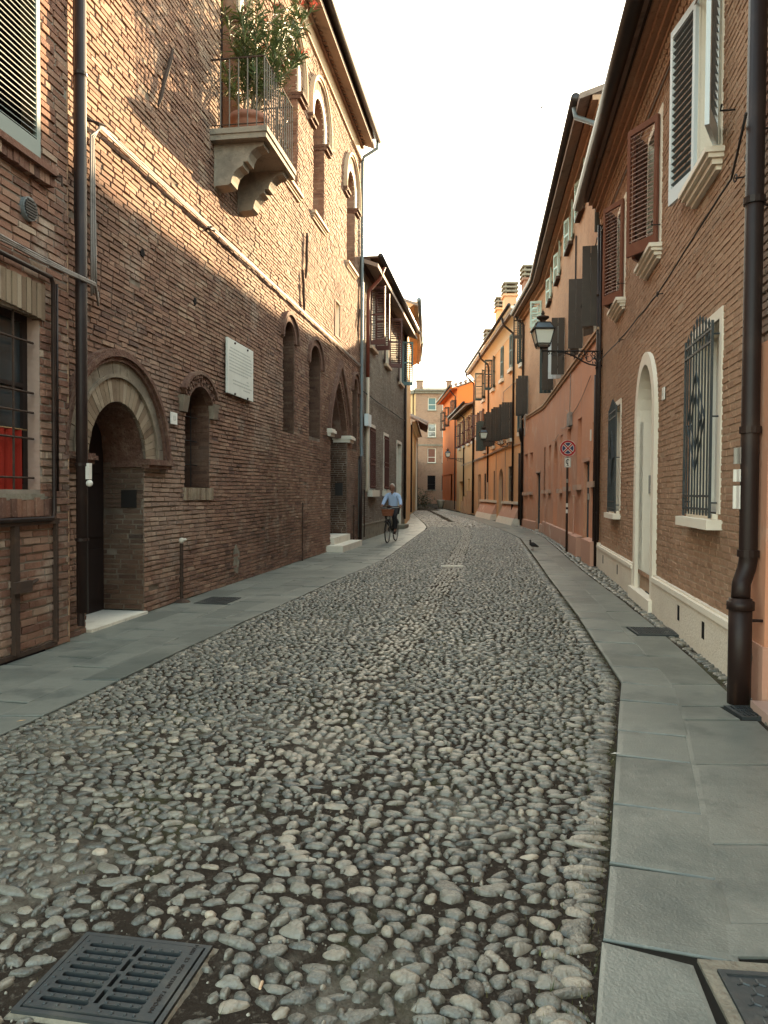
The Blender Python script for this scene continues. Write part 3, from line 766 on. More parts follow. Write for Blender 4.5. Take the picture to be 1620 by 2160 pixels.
for lab, par, selm in (('cobbles', road, ~on_strip), ('pebbles', strip, on_strip)):
    acc = [[], [], [], [], []]; nv = 0
    for lo, hi, seg, rg in ((-5, 5, 14, 5), (5, 9, 10, 3), (9, 18, 8, 2), (18, 90, 6, 1)):
        m_ = rest & selm & (st[:, 1] >= lo) & (st[:, 1] < hi)
        if not m_.sum(): continue
        P_, q_, t_, a_, b_ = stones_mesh(None, st[m_], seg, rg, None)
        for l_, v_ in zip(acc, (P_, q_ + nv, t_ + nv, a_, b_)): l_.append(v_)
        nv += len(P_)
    link(lab, np_mesh(lab, *[np.concatenate(v_) for v_ in acc], M_COB), None, par, None, 'stuff')
# small pebbles wedged between the stones of the foreground
n = 2600; gx = NR.uniform(-3, 2.2, n); gy = 1.7 + 5.0 * NR.random(n) ** 1.4
keep = np.array([LE(b) + .03 < a < RE(b) - .03 and not in_drain(a, b, .03) for a, b in zip(gx, gy)]); gx, gy = gx[keep], gy[keep]; n = len(gx); sz = NR.uniform(.008, .022, n)
link('small_pebbles', stones_mesh('small_pebbles', np.stack([gx, gy, np.full(n, -.014), sz, sz * NR.uniform(.5, .9, n), NR.uniform(.008, .016, n), NR.uniform(0, 6.3, n), tone_pick(n)], 1), 7, 2, M_COB), None, road, None, 'stuff')
# grit in the open joints of the foreground
n = 5000
gx = NR.uniform(-3, 2.2, n); gy = 1.7 + 5.5 * NR.random(n) ** 1.6
keep = np.array([LE(b) < a < RE(b) and not in_drain(a, b, -.01) for a, b in zip(gx, gy)]); gx, gy = gx[keep], gy[keep]; n = len(gx)
sz = NR.uniform(.002, .0062, n)
gr = np.stack([gx, gy, np.full(n, -.012), sz, sz * NR.uniform(.6, 1, n), sz, NR.uniform(0, 6.3, n), NR.random(n)], 1)
tag(link('gravel', stones_mesh('gravel', gr, 5, 1, M_GRIT)), 'fine pale grit lying in the joints of the cobbles', kind='stuff')
# thin dry grass and moss along the joints
n = 5200; gb = MB()
for i in range(n):
    y = 2 + 22 * R.random() ** 1.5
    k = R.random()
    x = RE(y) - abs(R.gauss(0, .12)) if k < .35 else (LE(y) + abs(R.gauss(0, .5)) if k < .8 else LE(y) + R.random() * (RE(y) - LE(y)))
    if k > .93: x = LWALL(y) + .02 + abs(R.gauss(0, .025)) if y > 8 else RO(y) + R.uniform(0, .1)
    if in_drain(x, y, -.03): continue
    a = R.uniform(0, 6.28); h = R.uniform(.008, .026) * (2 if k > .93 else 1); w = R.uniform(.001, .0025); lean = R.uniform(.3, 1.2) * h
    gb.add([(x - w * math.sin(a), y + w * math.cos(a), -.013), (x + w * math.sin(a), y - w * math.cos(a), -.013), (x + lean * math.cos(a), y + lean * math.sin(a), h)], [(0, 1, 2)], R.random())
tag(build('grass', gb, M_GRASS), 'short dry grass and moss between the cobbles', kind='stuff')
# ================================================================ palazzo on the near left
pal = empty('brick_palace', (-3.15, 8.0, 0), 'old brick palace with a flower balcony, arched windows and two arched doors', 'house')
PW = Wall(pal, (-3.15, 8.0), (-.77, 23.45))
OpD = Op(.02, 1.34, 0, 1.86, 'round'); OpN = Op(2.56, 3.46, 1.57, 2.80, 'segment', .22)
OpS1 = Op(7.34, 8.16, 2.74, 4.62, 'round', .38); OpS2 = Op(9.42, 10.50, 2.76, 4.45, 'round', .48); OpS3 = Op(14.5, 15.25, 2.76, 4.5, 'round', .40)
OpG = Op(11.65, 13.75, .34, 3.05, 'pointed', 1.45)
OpB = Op(3.90, 4.72, 6.9, 9.6, 'round'); OpW2 = Op(7.28, 8.36, 7.85, 10.2, 'round'); OpW3 = Op(9.72, 10.80, 7.95, 10.2, 'round'); OpW4 = Op(13.55, 14.7, 7.97, 10.1, 'round')
OpSm = Op(12.08, 12.66, 5.66, 6.52)
ops = [OpD, OpN, OpS1, OpS2, OpS3, OpG, OpB, OpW2, OpW3, OpW4, OpSm]
PTOP = 11.62
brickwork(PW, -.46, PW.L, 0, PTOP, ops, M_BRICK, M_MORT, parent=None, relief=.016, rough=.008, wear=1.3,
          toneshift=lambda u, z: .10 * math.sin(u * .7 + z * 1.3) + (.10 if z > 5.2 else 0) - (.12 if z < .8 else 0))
house_shell(PW, -.46, PW.L, 12.1, 8, 1.5, over=.42)
# reveals and backs
for q, d in ((OpN, .46), (OpS1, .50), (OpS2, .50), (OpS3, .5), (OpB, .3), (OpW2, .38), (OpW3, .38), (OpW4, .38)): reveals(PW, [q], d, -.014, M_SHADED if d > .4 else M_BRICK)
for q in (OpS1, OpS2, OpS3): PW.part('blind_niche_back', panel(q, -.50), M_SHADED)
for q in (OpS1, OpS2, OpS3):       # brick courses in the blind slits, low sloping sill and the hood
    s = F(); s.add([(q.u0, .005, q.z0 - .20), (q.u1, .005, q.z0 - .20), (q.u1, -.49, q.z0 + .10), (q.u0, -.49, q.z0 + .10), (q.u0, -.02, q.z0 - .22), (q.u1, -.02, q.z0 - .22)], [(0, 1, 2, 3), (0, 4, 5, 1)], .2)
    PW.part('window_sill', s, M_BRICK)
    h = F(); h.ribbon(q.arc(0.0), q.arc(.13), -.02, .03, .25); PW.part('arch_ring', h, M_BRICK)
    h = F(); h.ribbon(q.arc(.13), q.arc(.21), -.02, .075, .2); PW.part('hood_mould', h, M_TERRA)
def jamb_bricks(W, u, depth, z0, z1, facing, mat=M_SHADED, par=None):
    a = W.a + W.d * u - W.n * depth; b = W.a + W.d * u + W.n * (-.012)
    Jw = Wall(W.root, a, b) if facing < 0 else Wall(W.root, b, a)
    brickwork(Jw, 0, Jw.L, z0, z1, [], mat, M_MORT, pieces=40, relief=.01, rough=.004)
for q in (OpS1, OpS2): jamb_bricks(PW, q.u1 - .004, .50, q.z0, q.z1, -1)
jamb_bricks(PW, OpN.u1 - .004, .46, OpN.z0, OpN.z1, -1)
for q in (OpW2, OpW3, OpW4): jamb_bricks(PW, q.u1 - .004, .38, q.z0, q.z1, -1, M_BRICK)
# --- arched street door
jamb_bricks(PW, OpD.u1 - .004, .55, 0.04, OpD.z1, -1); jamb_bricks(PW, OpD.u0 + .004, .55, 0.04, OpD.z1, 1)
rv = F(); pts = OpD.arc(0)
for a, b in zip(pts[:-1], pts[1:]): rv.quad((a[0], -.01, a[1]), (a[0], -.56, a[1]), (b[0], -.56, b[1]), (b[0], -.01, b[1]))
PW.part('arch_soffit', rv, M_TERRA)
dr = panel(OpD, -.54); dp = PW.part('door', dr, M_DARKWOOD)
pn = F(); pn.box((.68, -.535, .05), (.70, -.50, 2.35))
for z in (.18, .95, 1.72):
    for a, b in ((.12, .62), (.76, 1.26)): pn.box((a, -.538, z), (b, -.515, z + .62))
PW.part('door_panels', pn, M_DARKWOOD, dp)
kb = F(); kb.tube([(.60, -.52, 1.02), (.60, -.47, 1.02)], .02); kb.tube([(.57, -.47, 1.0), (.60, -.465, .95), (.63, -.47, 1.0)], .007, 6); PW.part('door_handle', kb, M_BRASS, dp)
mbx = F(); mbx.box((1.325, -.30, 1.30), (1.345, -.10, 1.52)); PW.part('letter_box', mbx, M_BLACK)
th = F(); th.box((.03, -.55, -.02), (1.33, .05, .03)); PW.part('threshold', th, M_STONE)
n = 30; vin = OpD.arc(0., n); vout = OpD.arc(.27, n)
for i in range(n):                  # pale brick voussoirs
    v = F()
    def lerp(p, q, t): return (p[0] + (q[0] - p[0]) * t, p[1] + (q[1] - p[1]) * t)
    a, b = lerp(vin[i], vin[i + 1], .04), lerp(vin[i], vin[i + 1], .96); c, d = lerp(vout[i], vout[i + 1], .04), lerp(vout[i], vout[i + 1], .96)
    v.ribbon([a, b], [c, d], -.02, .028 + R.uniform(-.004, .006), R.random()); PW.part('voussoir', v, M_VOUS)
v = F(); v.ribbon(OpD.arc(-.0), OpD.arc(.27), -.03, .018); PW.part('arch_mortar', v, M_MORT)
v = F(); v.ribbon(OpD.arc(.27, 24), OpD.arc(.31, 24), -.02, .058); PW.part('bead_mould', v, M_RINGPL)
n = 20; A_, B_ = OpD.arc(.31, n), OpD.arc(.45, n)
for i in range(n):
    v = F(); v.ribbon([lerp(A_[i], A_[i + 1], .02), lerp(A_[i], A_[i + 1], .98)], [lerp(B_[i], B_[i + 1], .02), lerp(B_[i], B_[i + 1], .98)], -.02, .034 + R.uniform(-.003, .004)); PW.part('arch_block', v, M_RINGPL)
for (r0, r1, o_) in ((.45, .50, .07), (.50, .555, .105), (.555, .585, .075)):
    v = F(); v.ribbon(OpD.arc(r0, 26), OpD.arc(r1, 26), -.02, o_); PW.part('hood_mould', v, M_TERRA)
for (ua, ub) in ((-.44, .05), (1.30, 1.95)):
    v = F(); v.box((ua, -.02, 1.785), (ub, .08, 1.83)); v.box((ua - .02, -.02, 1.83), (ub + .02, .11, 1.875)); v.box((ua, -.02, 1.875), (ub, .09, 1.90))
    if ub > 1: v.box((1.30, -.42, 1.80), (1.335, -.02, 1.88))
    PW.part('impost', v, M_TERRA)
# --- niche window with its carved hood
bw = PW.part('window', panel(OpN, -.45), M_VOID)
fr = F()
for z in (1.9, 2.25, 2.6): fr.tube([(2.58, -.2, z), (3.44, -.2, z)], .008, 6)
for u in (2.78, 3.0, 3.22): fr.tube([(u, -.2, 1.58), (u, -.2, 2.98)], .008, 6)
PW.part('window_bars', fr, M_BLACK, bw)
gl = F(); gl.box((2.6, -.445, 1.6), (2.64, -.42, 2.9)); gl.box((2.99, -.445, 1.6), (3.03, -.42, 2.98)); gl.box((3.38, -.445, 1.6), (3.42, -.42, 2.9)); PW.part('window_frame', gl, M_DARKWOOD, bw)
h = F()
A_, B_ = OpN.arc(.005, 26), OpN.arc(.16, 26)
for i in range(26):
    for t0 in (0., .34, .67):
        a, b = lerp(A_[i], B_[i], t0), lerp(A_[i + 1], B_[i + 1], t0); c, d = lerp(A_[i], B_[i], t0 + .29), lerp(A_[i + 1], B_[i + 1], t0 + .29)
        h.ribbon([lerp(a, b, .08), lerp(a, b, .92)], [lerp(c, d, .08), lerp(c, d, .92)], -.02, .05 + R.uniform(-.02, .025))
PW.part('carved_hood', h, M_TERRA)
h = F(); h.ribbon(OpN.arc(.16, 20), OpN.arc(.205, 20), -.02, .085); h.ribbon(OpN.arc(-.012, 20), OpN.arc(.012, 20), -.05, .06); PW.part('hood_mould', h, M_TERRA)
for ua in (2.36, 3.47):
    h = F(); h.add([(ua, .05, 2.60), (ua + .17, .05, 2.60), (ua + .19, .08, 2.82), (ua - .02, .08, 2.82), (ua, -.02, 2.60), (ua + .17, -.02, 2.60), (ua + .19, -.02, 2.82), (ua - .02, -.02, 2.82)],
                   [(0, 1, 2, 3), (0, 4, 5, 1), (1, 5, 6, 2), (2, 6, 7, 3), (3, 7, 4, 0)]); PW.part('hood_bracket', h, M_RINGPL)
for i in range(16):
    v = F(); u = 2.50 + i * .0655; v.box((u + .004, -.1, 1.385 + R.uniform(-.004, .004)), (u + .060, .022 + R.uniform(-.004, .006), 1.56), R.random()); PW.part('sill_brick', v, M_VOUS)
# --- pointed portal
rings = ((0, .12, -.16, M_BRICK), (.12, .24, -.06, M_TERRA), (.24, .38, .02, M_BRICK), (.38, .50, .085, M_TERRA))
for r0, r1, o_, m_ in rings:
    v = F(); v.ribbon(OpG.arc(r0 - .12, 24), OpG.arc(r1 - .12, 24), -.42 if r0 == 0 else -.1, o_, .25); PW.part('portal_arch_ring', v, m_)
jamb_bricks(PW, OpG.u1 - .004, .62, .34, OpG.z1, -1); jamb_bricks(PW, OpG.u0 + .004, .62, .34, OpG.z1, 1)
v = F(); pts = OpG.arc(0)
for a, b in zip(pts[:-1], pts[1:]): v.quad((a[0], -.01, a[1]), (a[0], -.64, a[1]), (b[0], -.64, b[1]), (b[0], -.01, b[1]))
PW.part('arch_soffit', v, M_TERRA)
PW.part('door', panel(OpG, -.62), M_DARKWOOD)
for (ua, ub) in ((11.22, 11.72), (13.68, 14.28)):
    v = F(); v.box((ua + .03, -.4, 2.93), (ub - .03, .09, 3.01)); v.box((ua, -.42, 3.01), (ub, .14, 3.08)); v.box((ua + .02, -.42, 3.08), (ub - .02, .11, 3.12)); PW.part('impost', v, M_STONE)
v = F(); v.box((11.2, -.1, -.02), (13.9, .42, .16)); PW.part('door_step', v, M_STONE)
v = F(); v.box((11.66, -.62, .16), (13.74, .10, .34)); PW.part('door_step', v, M_STONE)
v = F(); v.box((13.72, -.34, 1.42), (13.75, -.12, 1.78)); PW.part('letter_box', v, M_BLACK)
# --- balcony
bal = F(); bal.box((3.48, -.05, 6.74), (5.06, .86, 6.82)); bal.box((3.46, -.05, 6.82), (5.08, .88, 6.90)); balc = PW.part('balcony', bal, M_SHADED_OLDSTONE)
prof = [(0, 6.74), (.78, 6.74), (.77, 6.68), (.66, 6.66), (.58, 6.60), (.54, 6.52), (.53, 6.46), (.46, 6.46), (.45, 6.40), (.38, 6.37), (.31, 6.30), (.28, 6.22), (.27, 6.16), (.22, 6.13), (.02, 6.12), (0, 6.08)]
for uu in (3.62, 4.66):
    v = F(); n_ = len(prof); w_ = .28
    v.add([(uu, o_, z_) for o_, z_ in prof] + [(uu + w_, o_, z_) for o_, z_ in prof], [tuple(range(n_)), tuple(range(2 * n_ - 1, n_ - 1, -1))] + [(i, i + n_, (i + 1) % n_ + n_, (i + 1) % n_) for i in range(n_)])
    PW.part('bracket', v, M_SHADED_OLDSTONE, balc)
rl = F(); top = 7.94
for a, b in (((3.52, 0, top), (3.52, .82, top)), ((3.52, .82, top), (5.02, .82, top)), ((5.02, .82, top), (5.02, 0, top)), ((3.52, 0, 6.97), (3.52, .82, 6.97)), ((3.52, .82, 6.97), (5.02, .82, 6.97)), ((5.02, .82, 6.97), (5.02, 0, 6.97))):
    rl.tube([a, b], .014 if a[2] > 7 else .009, 6)
rail = PW.part('railing', rl, M_RUST, balc)
bars = [(3.52, .14 * i) for i in range(1, 6)] + [(3.52, .82)] + [(3.52 + .115 * i, .82) for i in range(1, 14)] + [(5.02, .14 * i) for i in range(1, 6)]
bm = MB(); bm.tube([(0, 0, 6.90), (0, 0, 7.93)], .0105, 6); bme = bm.mesh('baluster'); bme.materials.append(M_BALUST)
for u, o_ in bars: link('baluster', bme, None, balc, Matrix.Translation((u, -o_, 0)))
PW.part('balcony_door', panel(OpB, -.28), M_DARKWOOD)
# --- arched windows of the upper floor
for q in (OpB, OpW2, OpW3, OpW4):
    if q is not OpB:
        wd = PW.part('window', panel(q, -.37), M_DARKWOOD)
        v = F(); v.box((q.c - .03, -.368, q.z0), (q.c + .03, -.34, q.z1 + .3)); v.box((q.u0, -.368, q.z1 - .05), (q.u1, -.34, q.z1 + .02)); PW.part('window_frame', v, M_SHBROWN, wd)
        s = F(); s.box((q.u0 - .16, -.05, q.z0 - .07), (q.u1 + .16, .10, q.z0)); s.box((q.u0 - .13, -.02, q.z0 - .12), (q.u1 + .13, .06, q.z0 - .07)); s.box((q.u0 - .10, -.02, q.z0 - .17), (q.u1 + .10, .035, q.z0 - .12)); PW.part('window_sill', s, M_FRIEZE)
    legs = .32
    def leg(r): 
        a = q.arc(r, 22); return [(a[0][0], a[0][1] - legs)] + a + [(a[-1][0], a[-1][1] - legs)]
    v = F(); v.ribbon(leg(0), leg(.17), -.05, .022); PW.part('plaster_arch', v, M_CREAM)
    nn = 34; A_, B_ = q.arc(.17, nn), q.arc(.36, nn); v = F()
    for i in range(nn): v.ribbon([lerp(A_[i], A_[i + 1], .06), lerp(A_[i], A_[i + 1], .94)], [lerp(B_[i], B_[i + 1], .06), lerp(B_[i], B_[i + 1], .94)], -.02, .03 + R.uniform(-.004, .004), R.random())
    PW.part('arch_bricks', v, M_BRICK, kind='stuff')
    v = F(); v.ribbon(leg(.36), leg(.42), -.02, .075); v.ribbon(leg(.42), leg(.47), -.02, .11); PW.part('hood_mould', v, M_FRIEZE)
    for ua, ub in ((q.u0 - .50, q.u0 + .02), (q.u1 - .02, q.u1 + .50)):
        v = F(); v.box((ua, -.3, q.z1 - legs - .05), (ub, .07, q.z1 - legs + .03)); v.box((ua - .01, -.3, q.z1 - legs + .03), (ub + .01, .12, q.z1 - legs + .09)); PW.part('impost', v, M_TERRA)
# small white-rimmed window
v = F(); q = OpSm
for a, b, c, d in ((q.u0 - .06, q.u0, q.z0, q.z1), (q.u1, q.u1 + .06, q.z0, q.z1), (q.u0 - .06, q.u1 + .06, q.z1, q.z1 + .06), (q.u0 - .06, q.u1 + .06, q.z0 - .06, q.z0)): v.box((a, -.02, c), (b, .02, d))
PW.part('window_rim', v, M_BRICK)
sm = PW.part('small_window', panel(OpSm, -.2), M_VOID); v = F(); reveal(v, OpSm, .2, .0); PW.part('white_reveal', v, M_CREAM, sm)
# faded plaster patches and blocked holes
for (u, z, w, h) in ((4.62, .12, .3, .5), (1.3, 4.35, .12, .10), (2.9, 4.15, .1, .12)):
    v = F(); k = 11; v.prism([(u + w * .5 * math.cos(6.28 * i / k) * R.uniform(.7, 1.1), z + h * .5 + h * .5 * math.sin(6.28 * i / k) * R.uniform(.8, 1.1)) for i in range(k)], -.01, .006)
    PW.part('mortar_patch' if h > .3 else 'putlog_hole', v, M_CONC if h > .3 else M_VOID)
# frieze, cornice, eave and gutter
v = F(); v.box((-.46, -.02, PTOP), (PW.L, .03, 12.0)); PW.part('frieze', v, M_FRIEZE)
v = F(); v.box((-.46, -.02, PTOP - .03), (PW.L, .05, PTOP + .01)); PW.part('string_course', v, M_FRIEZE)
v = F(); v.box((-.46, -.02, 12.0), (PW.L, .10, 12.07)); v.box((-.46, -.02, 12.17), (PW.L, .22, 12.23)); PW.part('cornice', v, M_BRICK)
dm = MB(); dm.box((0, -.19, 12.07), (.10, 0, 12.17)); dme = dm.mesh('dentil'); dme.materials.append(M_BRICK)
i = 0
while -.4 + i * .2 < PW.L - .1:
    link('dentil', dme, None, pal, PW.M @ Matrix.Translation((-.4 + i * .2, 0, 0))); i += 1
i = 0; v = F()
while -.4 + i * .14 < PW.L - .1:
    uu = -.4 + i * .14; v.add([(uu, .20, 12.23), (uu + .12, .20, 12.23), (uu + .06, .30, 12.23), (uu, .20, 12.30), (uu + .12, .20, 12.30), (uu + .06, .30, 12.30)], [(0, 1, 2), (5, 4, 3), (0, 3, 4, 1), (1, 4, 5, 2), (2, 5, 3, 0)], .4); i += 1
PW.part('sawtooth_course', v, M_BRICK, kind='stuff')
v = F(); v.box((-.46, -.02, 12.30), (PW.L + .05, .46, 12.36)); PW.part('eave_soffit', v, M_SOFFIT)
v = F(); v.tube([(-.46, .54, 12.30), (PW.L + .08, .54, 12.27)], .105, 12); gt = PW.part('gutter', v, M_GUT, smooth=True)
hk = MB(); hk.tube([(0, -.60, 12.38), (0, -.635, 12.30), (0, -.60, 12.22), (0, -.52, 12.19)], .008, 5); hme = hk.mesh('gutter_hook'); hme.materials.append(M_GUT)
for i in range(18): link('gutter_hook', hme, None, gt, Matrix.Translation((.3 + i * .88, 0, 0)))
v = F(); v.tube([(15.62, .52, 12.25), (15.62, .50, 11.98), (15.55, .10, 11.72), (15.55, .07, 11.55), (15.55, .07, 2.95), (15.50, .10, 2.7), (15.36, .07, 2.5), (15.36, .07, .15)], .052, 10); PW.part('downpipe', v, M_PIPEG, smooth=True)
v = F(); v.tube([(15.36, .085, 2.62), (15.36, .085, .0)], .06, 10); PW.part('downpipe', v, M_PIPE, smooth=True)
v = F(); v.box((11.7, -.9, 12.2), (12.4, -.25, 14.2)); v.box((11.6, -1.0, 14.2), (12.5, -.12, 14.32)); v.box((11.66, -.96, 14.45), (12.44, -.16, 14.6)); PW.part('chimney', v, M_BRICK)
for k in range(5):
    vv = F(); vv.box((11.6, -1.0, 14.65 + k * .12), (12.5, -.12, 14.71 + k * .12)); PW.part('chimney_slab', vv, M_TERRA)
# iron wall ties
for (a, b) in (((2.06, 7.26), (1.63, 6.32)), ((8.98, 7.22), (8.91, 6.20)), ((8.63, 6.30), (8.76, 5.44)), ((15.30, 7.05), (14.95, 6.32))):
    v = F(); n_ = 6
    v.tube([(a[0] + (b[0] - a[0]) * i / n_ + R.uniform(-.01, .01), .05 + R.uniform(-.005, .005), a[1] + (b[1] - a[1]) * i / n_) for i in range(n_ + 1)], [.018, .03, .028, .032, .026, .03, .016], 6); PW.part('wall_tie', v, M_RUST)
# stub of a gas pipe rising out of the pavement, and thin conduits
v = F(); v.tube([(2.30, .06, 0), (2.30, .06, .80)], .026, 8); v.tube([(2.30, .06, .28), (2.30, .06, .34)], .036, 8); v.lathe([(.001, -.01), (.12, 0), (.10, .02), (.03, .05)], (2.30, .07, 0), 9); gp = PW.part('gas_pipe', v, M_RUST)
v = F(); v.sphere((2.30, .06, .84), .04); v.tube([(2.30, .06, .84), (2.37, .09, .85)], .02, 6); PW.part('valve', v, M_STONE, gp)
v = F(); v.tube([(8.76, .03, 0), (8.76, .03, 1.28)], .014, 6); PW.part('conduit', v, M_RUST)
v = F(); v.tube([(14.55, .04, .05), (14.55, .04, 1.1)], .02, 6); v.sphere((14.55, .04, 1.12), .035); PW.part('gas_pipe', v, M_RUST)

# ================================================================ house at the left edge
nlh = empty('brick_house', (*PW.P(-6, .1, 0)[:2], 0), 'brick house at the left edge with louvred shutters and red curtain behind iron bars', 'house')
NW = Wall(nlh, PW.P(-6, .1, 0)[:2], PW.P(-.46, .1, 0)[:2])
OpNU = Op(3.6, 5.08, 4.52, 6.6); OpNL = Op(3.55, 5.07, 1.49, 3.12)
brickwork(NW, 0, NW.L, 0, 8.6, [OpNU, OpNL], M_BRICKN, M_MORTP, course=.072, blen=.27, relief=.014, rough=.008, wear=1.5, toneshift=lambda u, z: (.12 if z < 1.3 else 0) + .08 * math.sin(u * 2 + z * 3))
v = F(); v.quad((NW.L, -.001, 0), (NW.L, -.12, 0), (NW.L, -.12, 8.6), (NW.L, -.001, 8.6)); NW.part('party_wall_edge', v, M_BRICKN)
house_shell(NW, 0, NW.L - .01, 8.6, 8, 1.6, over=.4)
reveals(NW, [OpNU], .2, -.016, M_MORT)
louver(NW, 5.06, 4.54, .72, 2.05, rad(0), M_SHGREEN, n=36, o=-.02, side=-1, rails=()); louver(NW, 3.62, 4.54, .72, 2.05, rad(0), M_SHGREEN, n=36, o=-.02, side=1, rails=())
NW.part('window', panel(OpNU, -.19), M_VOID)
v = F()
for i in range(23): v.box((3.45 + i * .077, -.05, 4.34 + R.uniform(-.006, .006)), (3.45 + i * .077 + .066, .06 + R.uniform(-.008, .008), 4.44), R.random())
v.box((3.42, -.05, 4.44), (5.22, .10, 4.50), .3); NW.part('window_sill', v, M_BRICKN)
v = F(); v.tube([(5.14, .02, 4.44), (5.22, .13, 4.45), (5.22, .13, 4.36)], .012, 5); NW.part('shutter_stay', v, M_RUST)
# lower window: lintel of upright bricks, plaster reveal, bars, red curtain
for i in range(24):
    u = 3.42 + i * .071; v = F(); v.box((u + .005, -.08, 3.13 + .06 * ((i - 12) / 12.) ** 2 * -1), (u + .066, .022 + R.uniform(-.006, .006), 3.41 + R.uniform(-.01, .01)), R.random()); NW.part('lintel_brick', v, M_VOUS)
v = F(); reveal(v, OpNL, .17, -.014); NW.part('window_reveal', v, nmat('pinkish_reveal_plaster', (.36, .25, .20), layers=[(3, 6, .5, .7, (.27, .19, .15), .6)], rough=.9, bump=((18, .008, 5),)))
wl = NW.part('window', panel(OpNL, -.165), M_GLASS)
v = F()
for a_, b_, c_, d_ in ((3.55, 5.07, 1.49, 1.56), (3.55, 5.07, 3.05, 3.12), (4.28, 4.36, 1.56, 3.05), (5.0, 5.07, 1.56, 3.05), (3.55, 3.62, 1.56, 3.05), (4.36, 5.0, 2.45, 2.49)): v.box((a_, -.164, c_), (b_, -.135, d_))
NW.part('window_frame', v, M_DARKWOOD, wl)
v = F()
cu = [(3.58 + i * .035, -.105 + .022 * math.sin(i * 1.7) + .008 * math.sin(i * .6)) for i in range(41)]
for (a, b) in zip(cu[:-1], cu[1:]): v.quad((a[0], a[1], 1.50), (b[0], b[1], 1.50), (b[0], b[1], 2.06), (a[0], a[1], 2.06))
NW.part('curtain', v, M_CURTAIN, wl, smooth=True)
v = F(); v.tube([(3.56, -.10, 2.06), (5.0, -.10, 2.06)], .008, 6); NW.part('curtain_rod', v, M_BRASS, wl)
for z in (2.86, 2.40, 2.22, 1.98, 1.62):
    v = F(); v.tube([(3.56, -.05, z), (5.03, -.05, z)], .011, 6); NW.part('window_bar', v, M_RUST, wl)
for u in (3.94, 4.36, 4.74):
    v = F(); v.tube([(u, -.05, 1.5), (u, -.05, 3.1)], .011, 6); NW.part('window_bar', v, M_RUST, wl)
v = F()
for i in range(26): v.box((3.40 + i * .07, -.3, 1.27), (3.40 + i * .07 + .06, .03 + R.uniform(-.012, .010), 1.44 + R.uniform(-.03, .01)), R.random())
NW.part('sill_bricks', v, M_BRICKN, kind='stuff'); v = F(); v.box((3.38, -.3, 1.27), (5.16, .005, 1.45)); v.box((3.4, -.34, 1.42), (5.1, .015, 1.475)); NW.part('window_sill', v, M_CONC)
# brick-faced hatch with its iron frame and latch
v = F(); v.box((4.62, -.01, .05), (4.69, .04, 1.20)); v.box((5.25, -.01, .05), (5.29, .035, 1.20)); v.box((3.4, -.01, 1.19), (5.29, .045, 1.24)); v.box((3.4, -.01, .02), (5.29, .02, .06)); ht = NW.part('hatch_frame', v, M_RUST)
v = F(); v.box((4.58, .04, .60), (4.82, .075, .70)); v.tube([(4.80, .06, .66), (4.92, .055, .69)], .016, 6); NW.part('latch', v, M_RUST, ht)
v = F(); v.box((3.2, -.02, -.03), (5.1, .012, .05)); NW.part('vent_gap', v, M_VOID)
# conduit, vent, downpipe
v = F(); v.tube([(3.3, .05, 3.52), (5.16, .05, 3.50), (5.20, .05, 3.44), (5.20, .05, 1.30), (5.17, .05, 1.24), (3.3, .05, 1.25)], .022, 8); v.tube([(5.26, .05, 3.46), (5.26, .05, 1.5)], .012, 6); NW.part('conduit', v, M_PIPE, smooth=True)
vt = F(); vt.tube([(4.88, -.02, 4.03), (4.88, .035, 4.03)], .105, 20); vn = NW.part('vent', vt, M_PIPEG)
v = F()
for k in range(7):
    dz = -.075 + k * .025; w = math.sqrt(.09 ** 2 - dz ** 2); v.box((4.88 - w, .036, 4.03 + dz - .008), (4.88 + w, .046, 4.03 + dz + .006))
NW.part('vent_louvres', v, M_BLACK, vn)
v = F(); v.tube([(5.62, .085, 8.4), (5.62, .085, 2.45), (5.62, .085, .28)], .056, 12); dpn = NW.part('downpipe', v, M_PIPE, smooth=True)
v = F(); v.tube([(5.60, .08, 2.2), (5.60, .08, .15)], .035, 10); NW.part('downpipe_shoe', v, M_PIPE, dpn)
for z in (5.6, 3.6, 1.75, 1.0):
    v = F(); v.tube([(5.62, .085, z), (5.62, .085, z + .03)], .066, 12); NW.part('pipe_clip', v, M_PIPE, dpn)
v = F(); v.box((5.60, .13, 1.62), (5.66, .17, 1.78)); v.sphere((5.63, .16, 1.58), .035); NW.part('junction_box', v, M_PAPER)

# ================================================================ grey brick house beyond
gh = empty('grey_brick_house', (-.77, 23.45, 0), 'greyish brick house with open brown shutters beside the palace corner pipe', 'house')
GW = Wall(gh, (-.77, 23.45), (.90, 34.3))
g1, g2, gd = Op(1.72, 2.80, 1.60, 3.72), Op(4.86, 5.94, 1.60, 3.66), Op(8.5, 9.7, .15, 3.6)
gu = [Op(1.72, 2.72, 6.36, 8.3), Op(5.0, 6.0, 6.32, 8.3), Op(8.9, 9.9, 6.2, 8.2)]
GTOP = 8.55
brickwork(GW, 0, GW.L, 0, GTOP, [g1, g2, gd] + gu, M_BRICKG, M_MORT, relief=.008, rough=.004, pieces=120)
house_shell(GW, 0, GW.L, GTOP, 9, 1.6, over=.55)
reveals(GW, [g1, g2, gd] + gu, .2, 0, M_STONE)
for q in gu + [g1, g2]: GW.part('window', panel(q, -.19), M_VOID)
for q in gu:
    s = F(); s.box((q.u0 - .15, -.05, q.z0 - .10), (q.u1 + .15, .12, q.z0)); GW.part('window_sill', s, M_FRIEZE)
louver(GW, 1.72, 6.38, .5, 1.9, rad(-95), M_SHRED, n=20, singles=False); louver(GW, 2.72, 6.38, .5, 1.9, rad(80), M_SHRED, n=20, side=-1, singles=False)
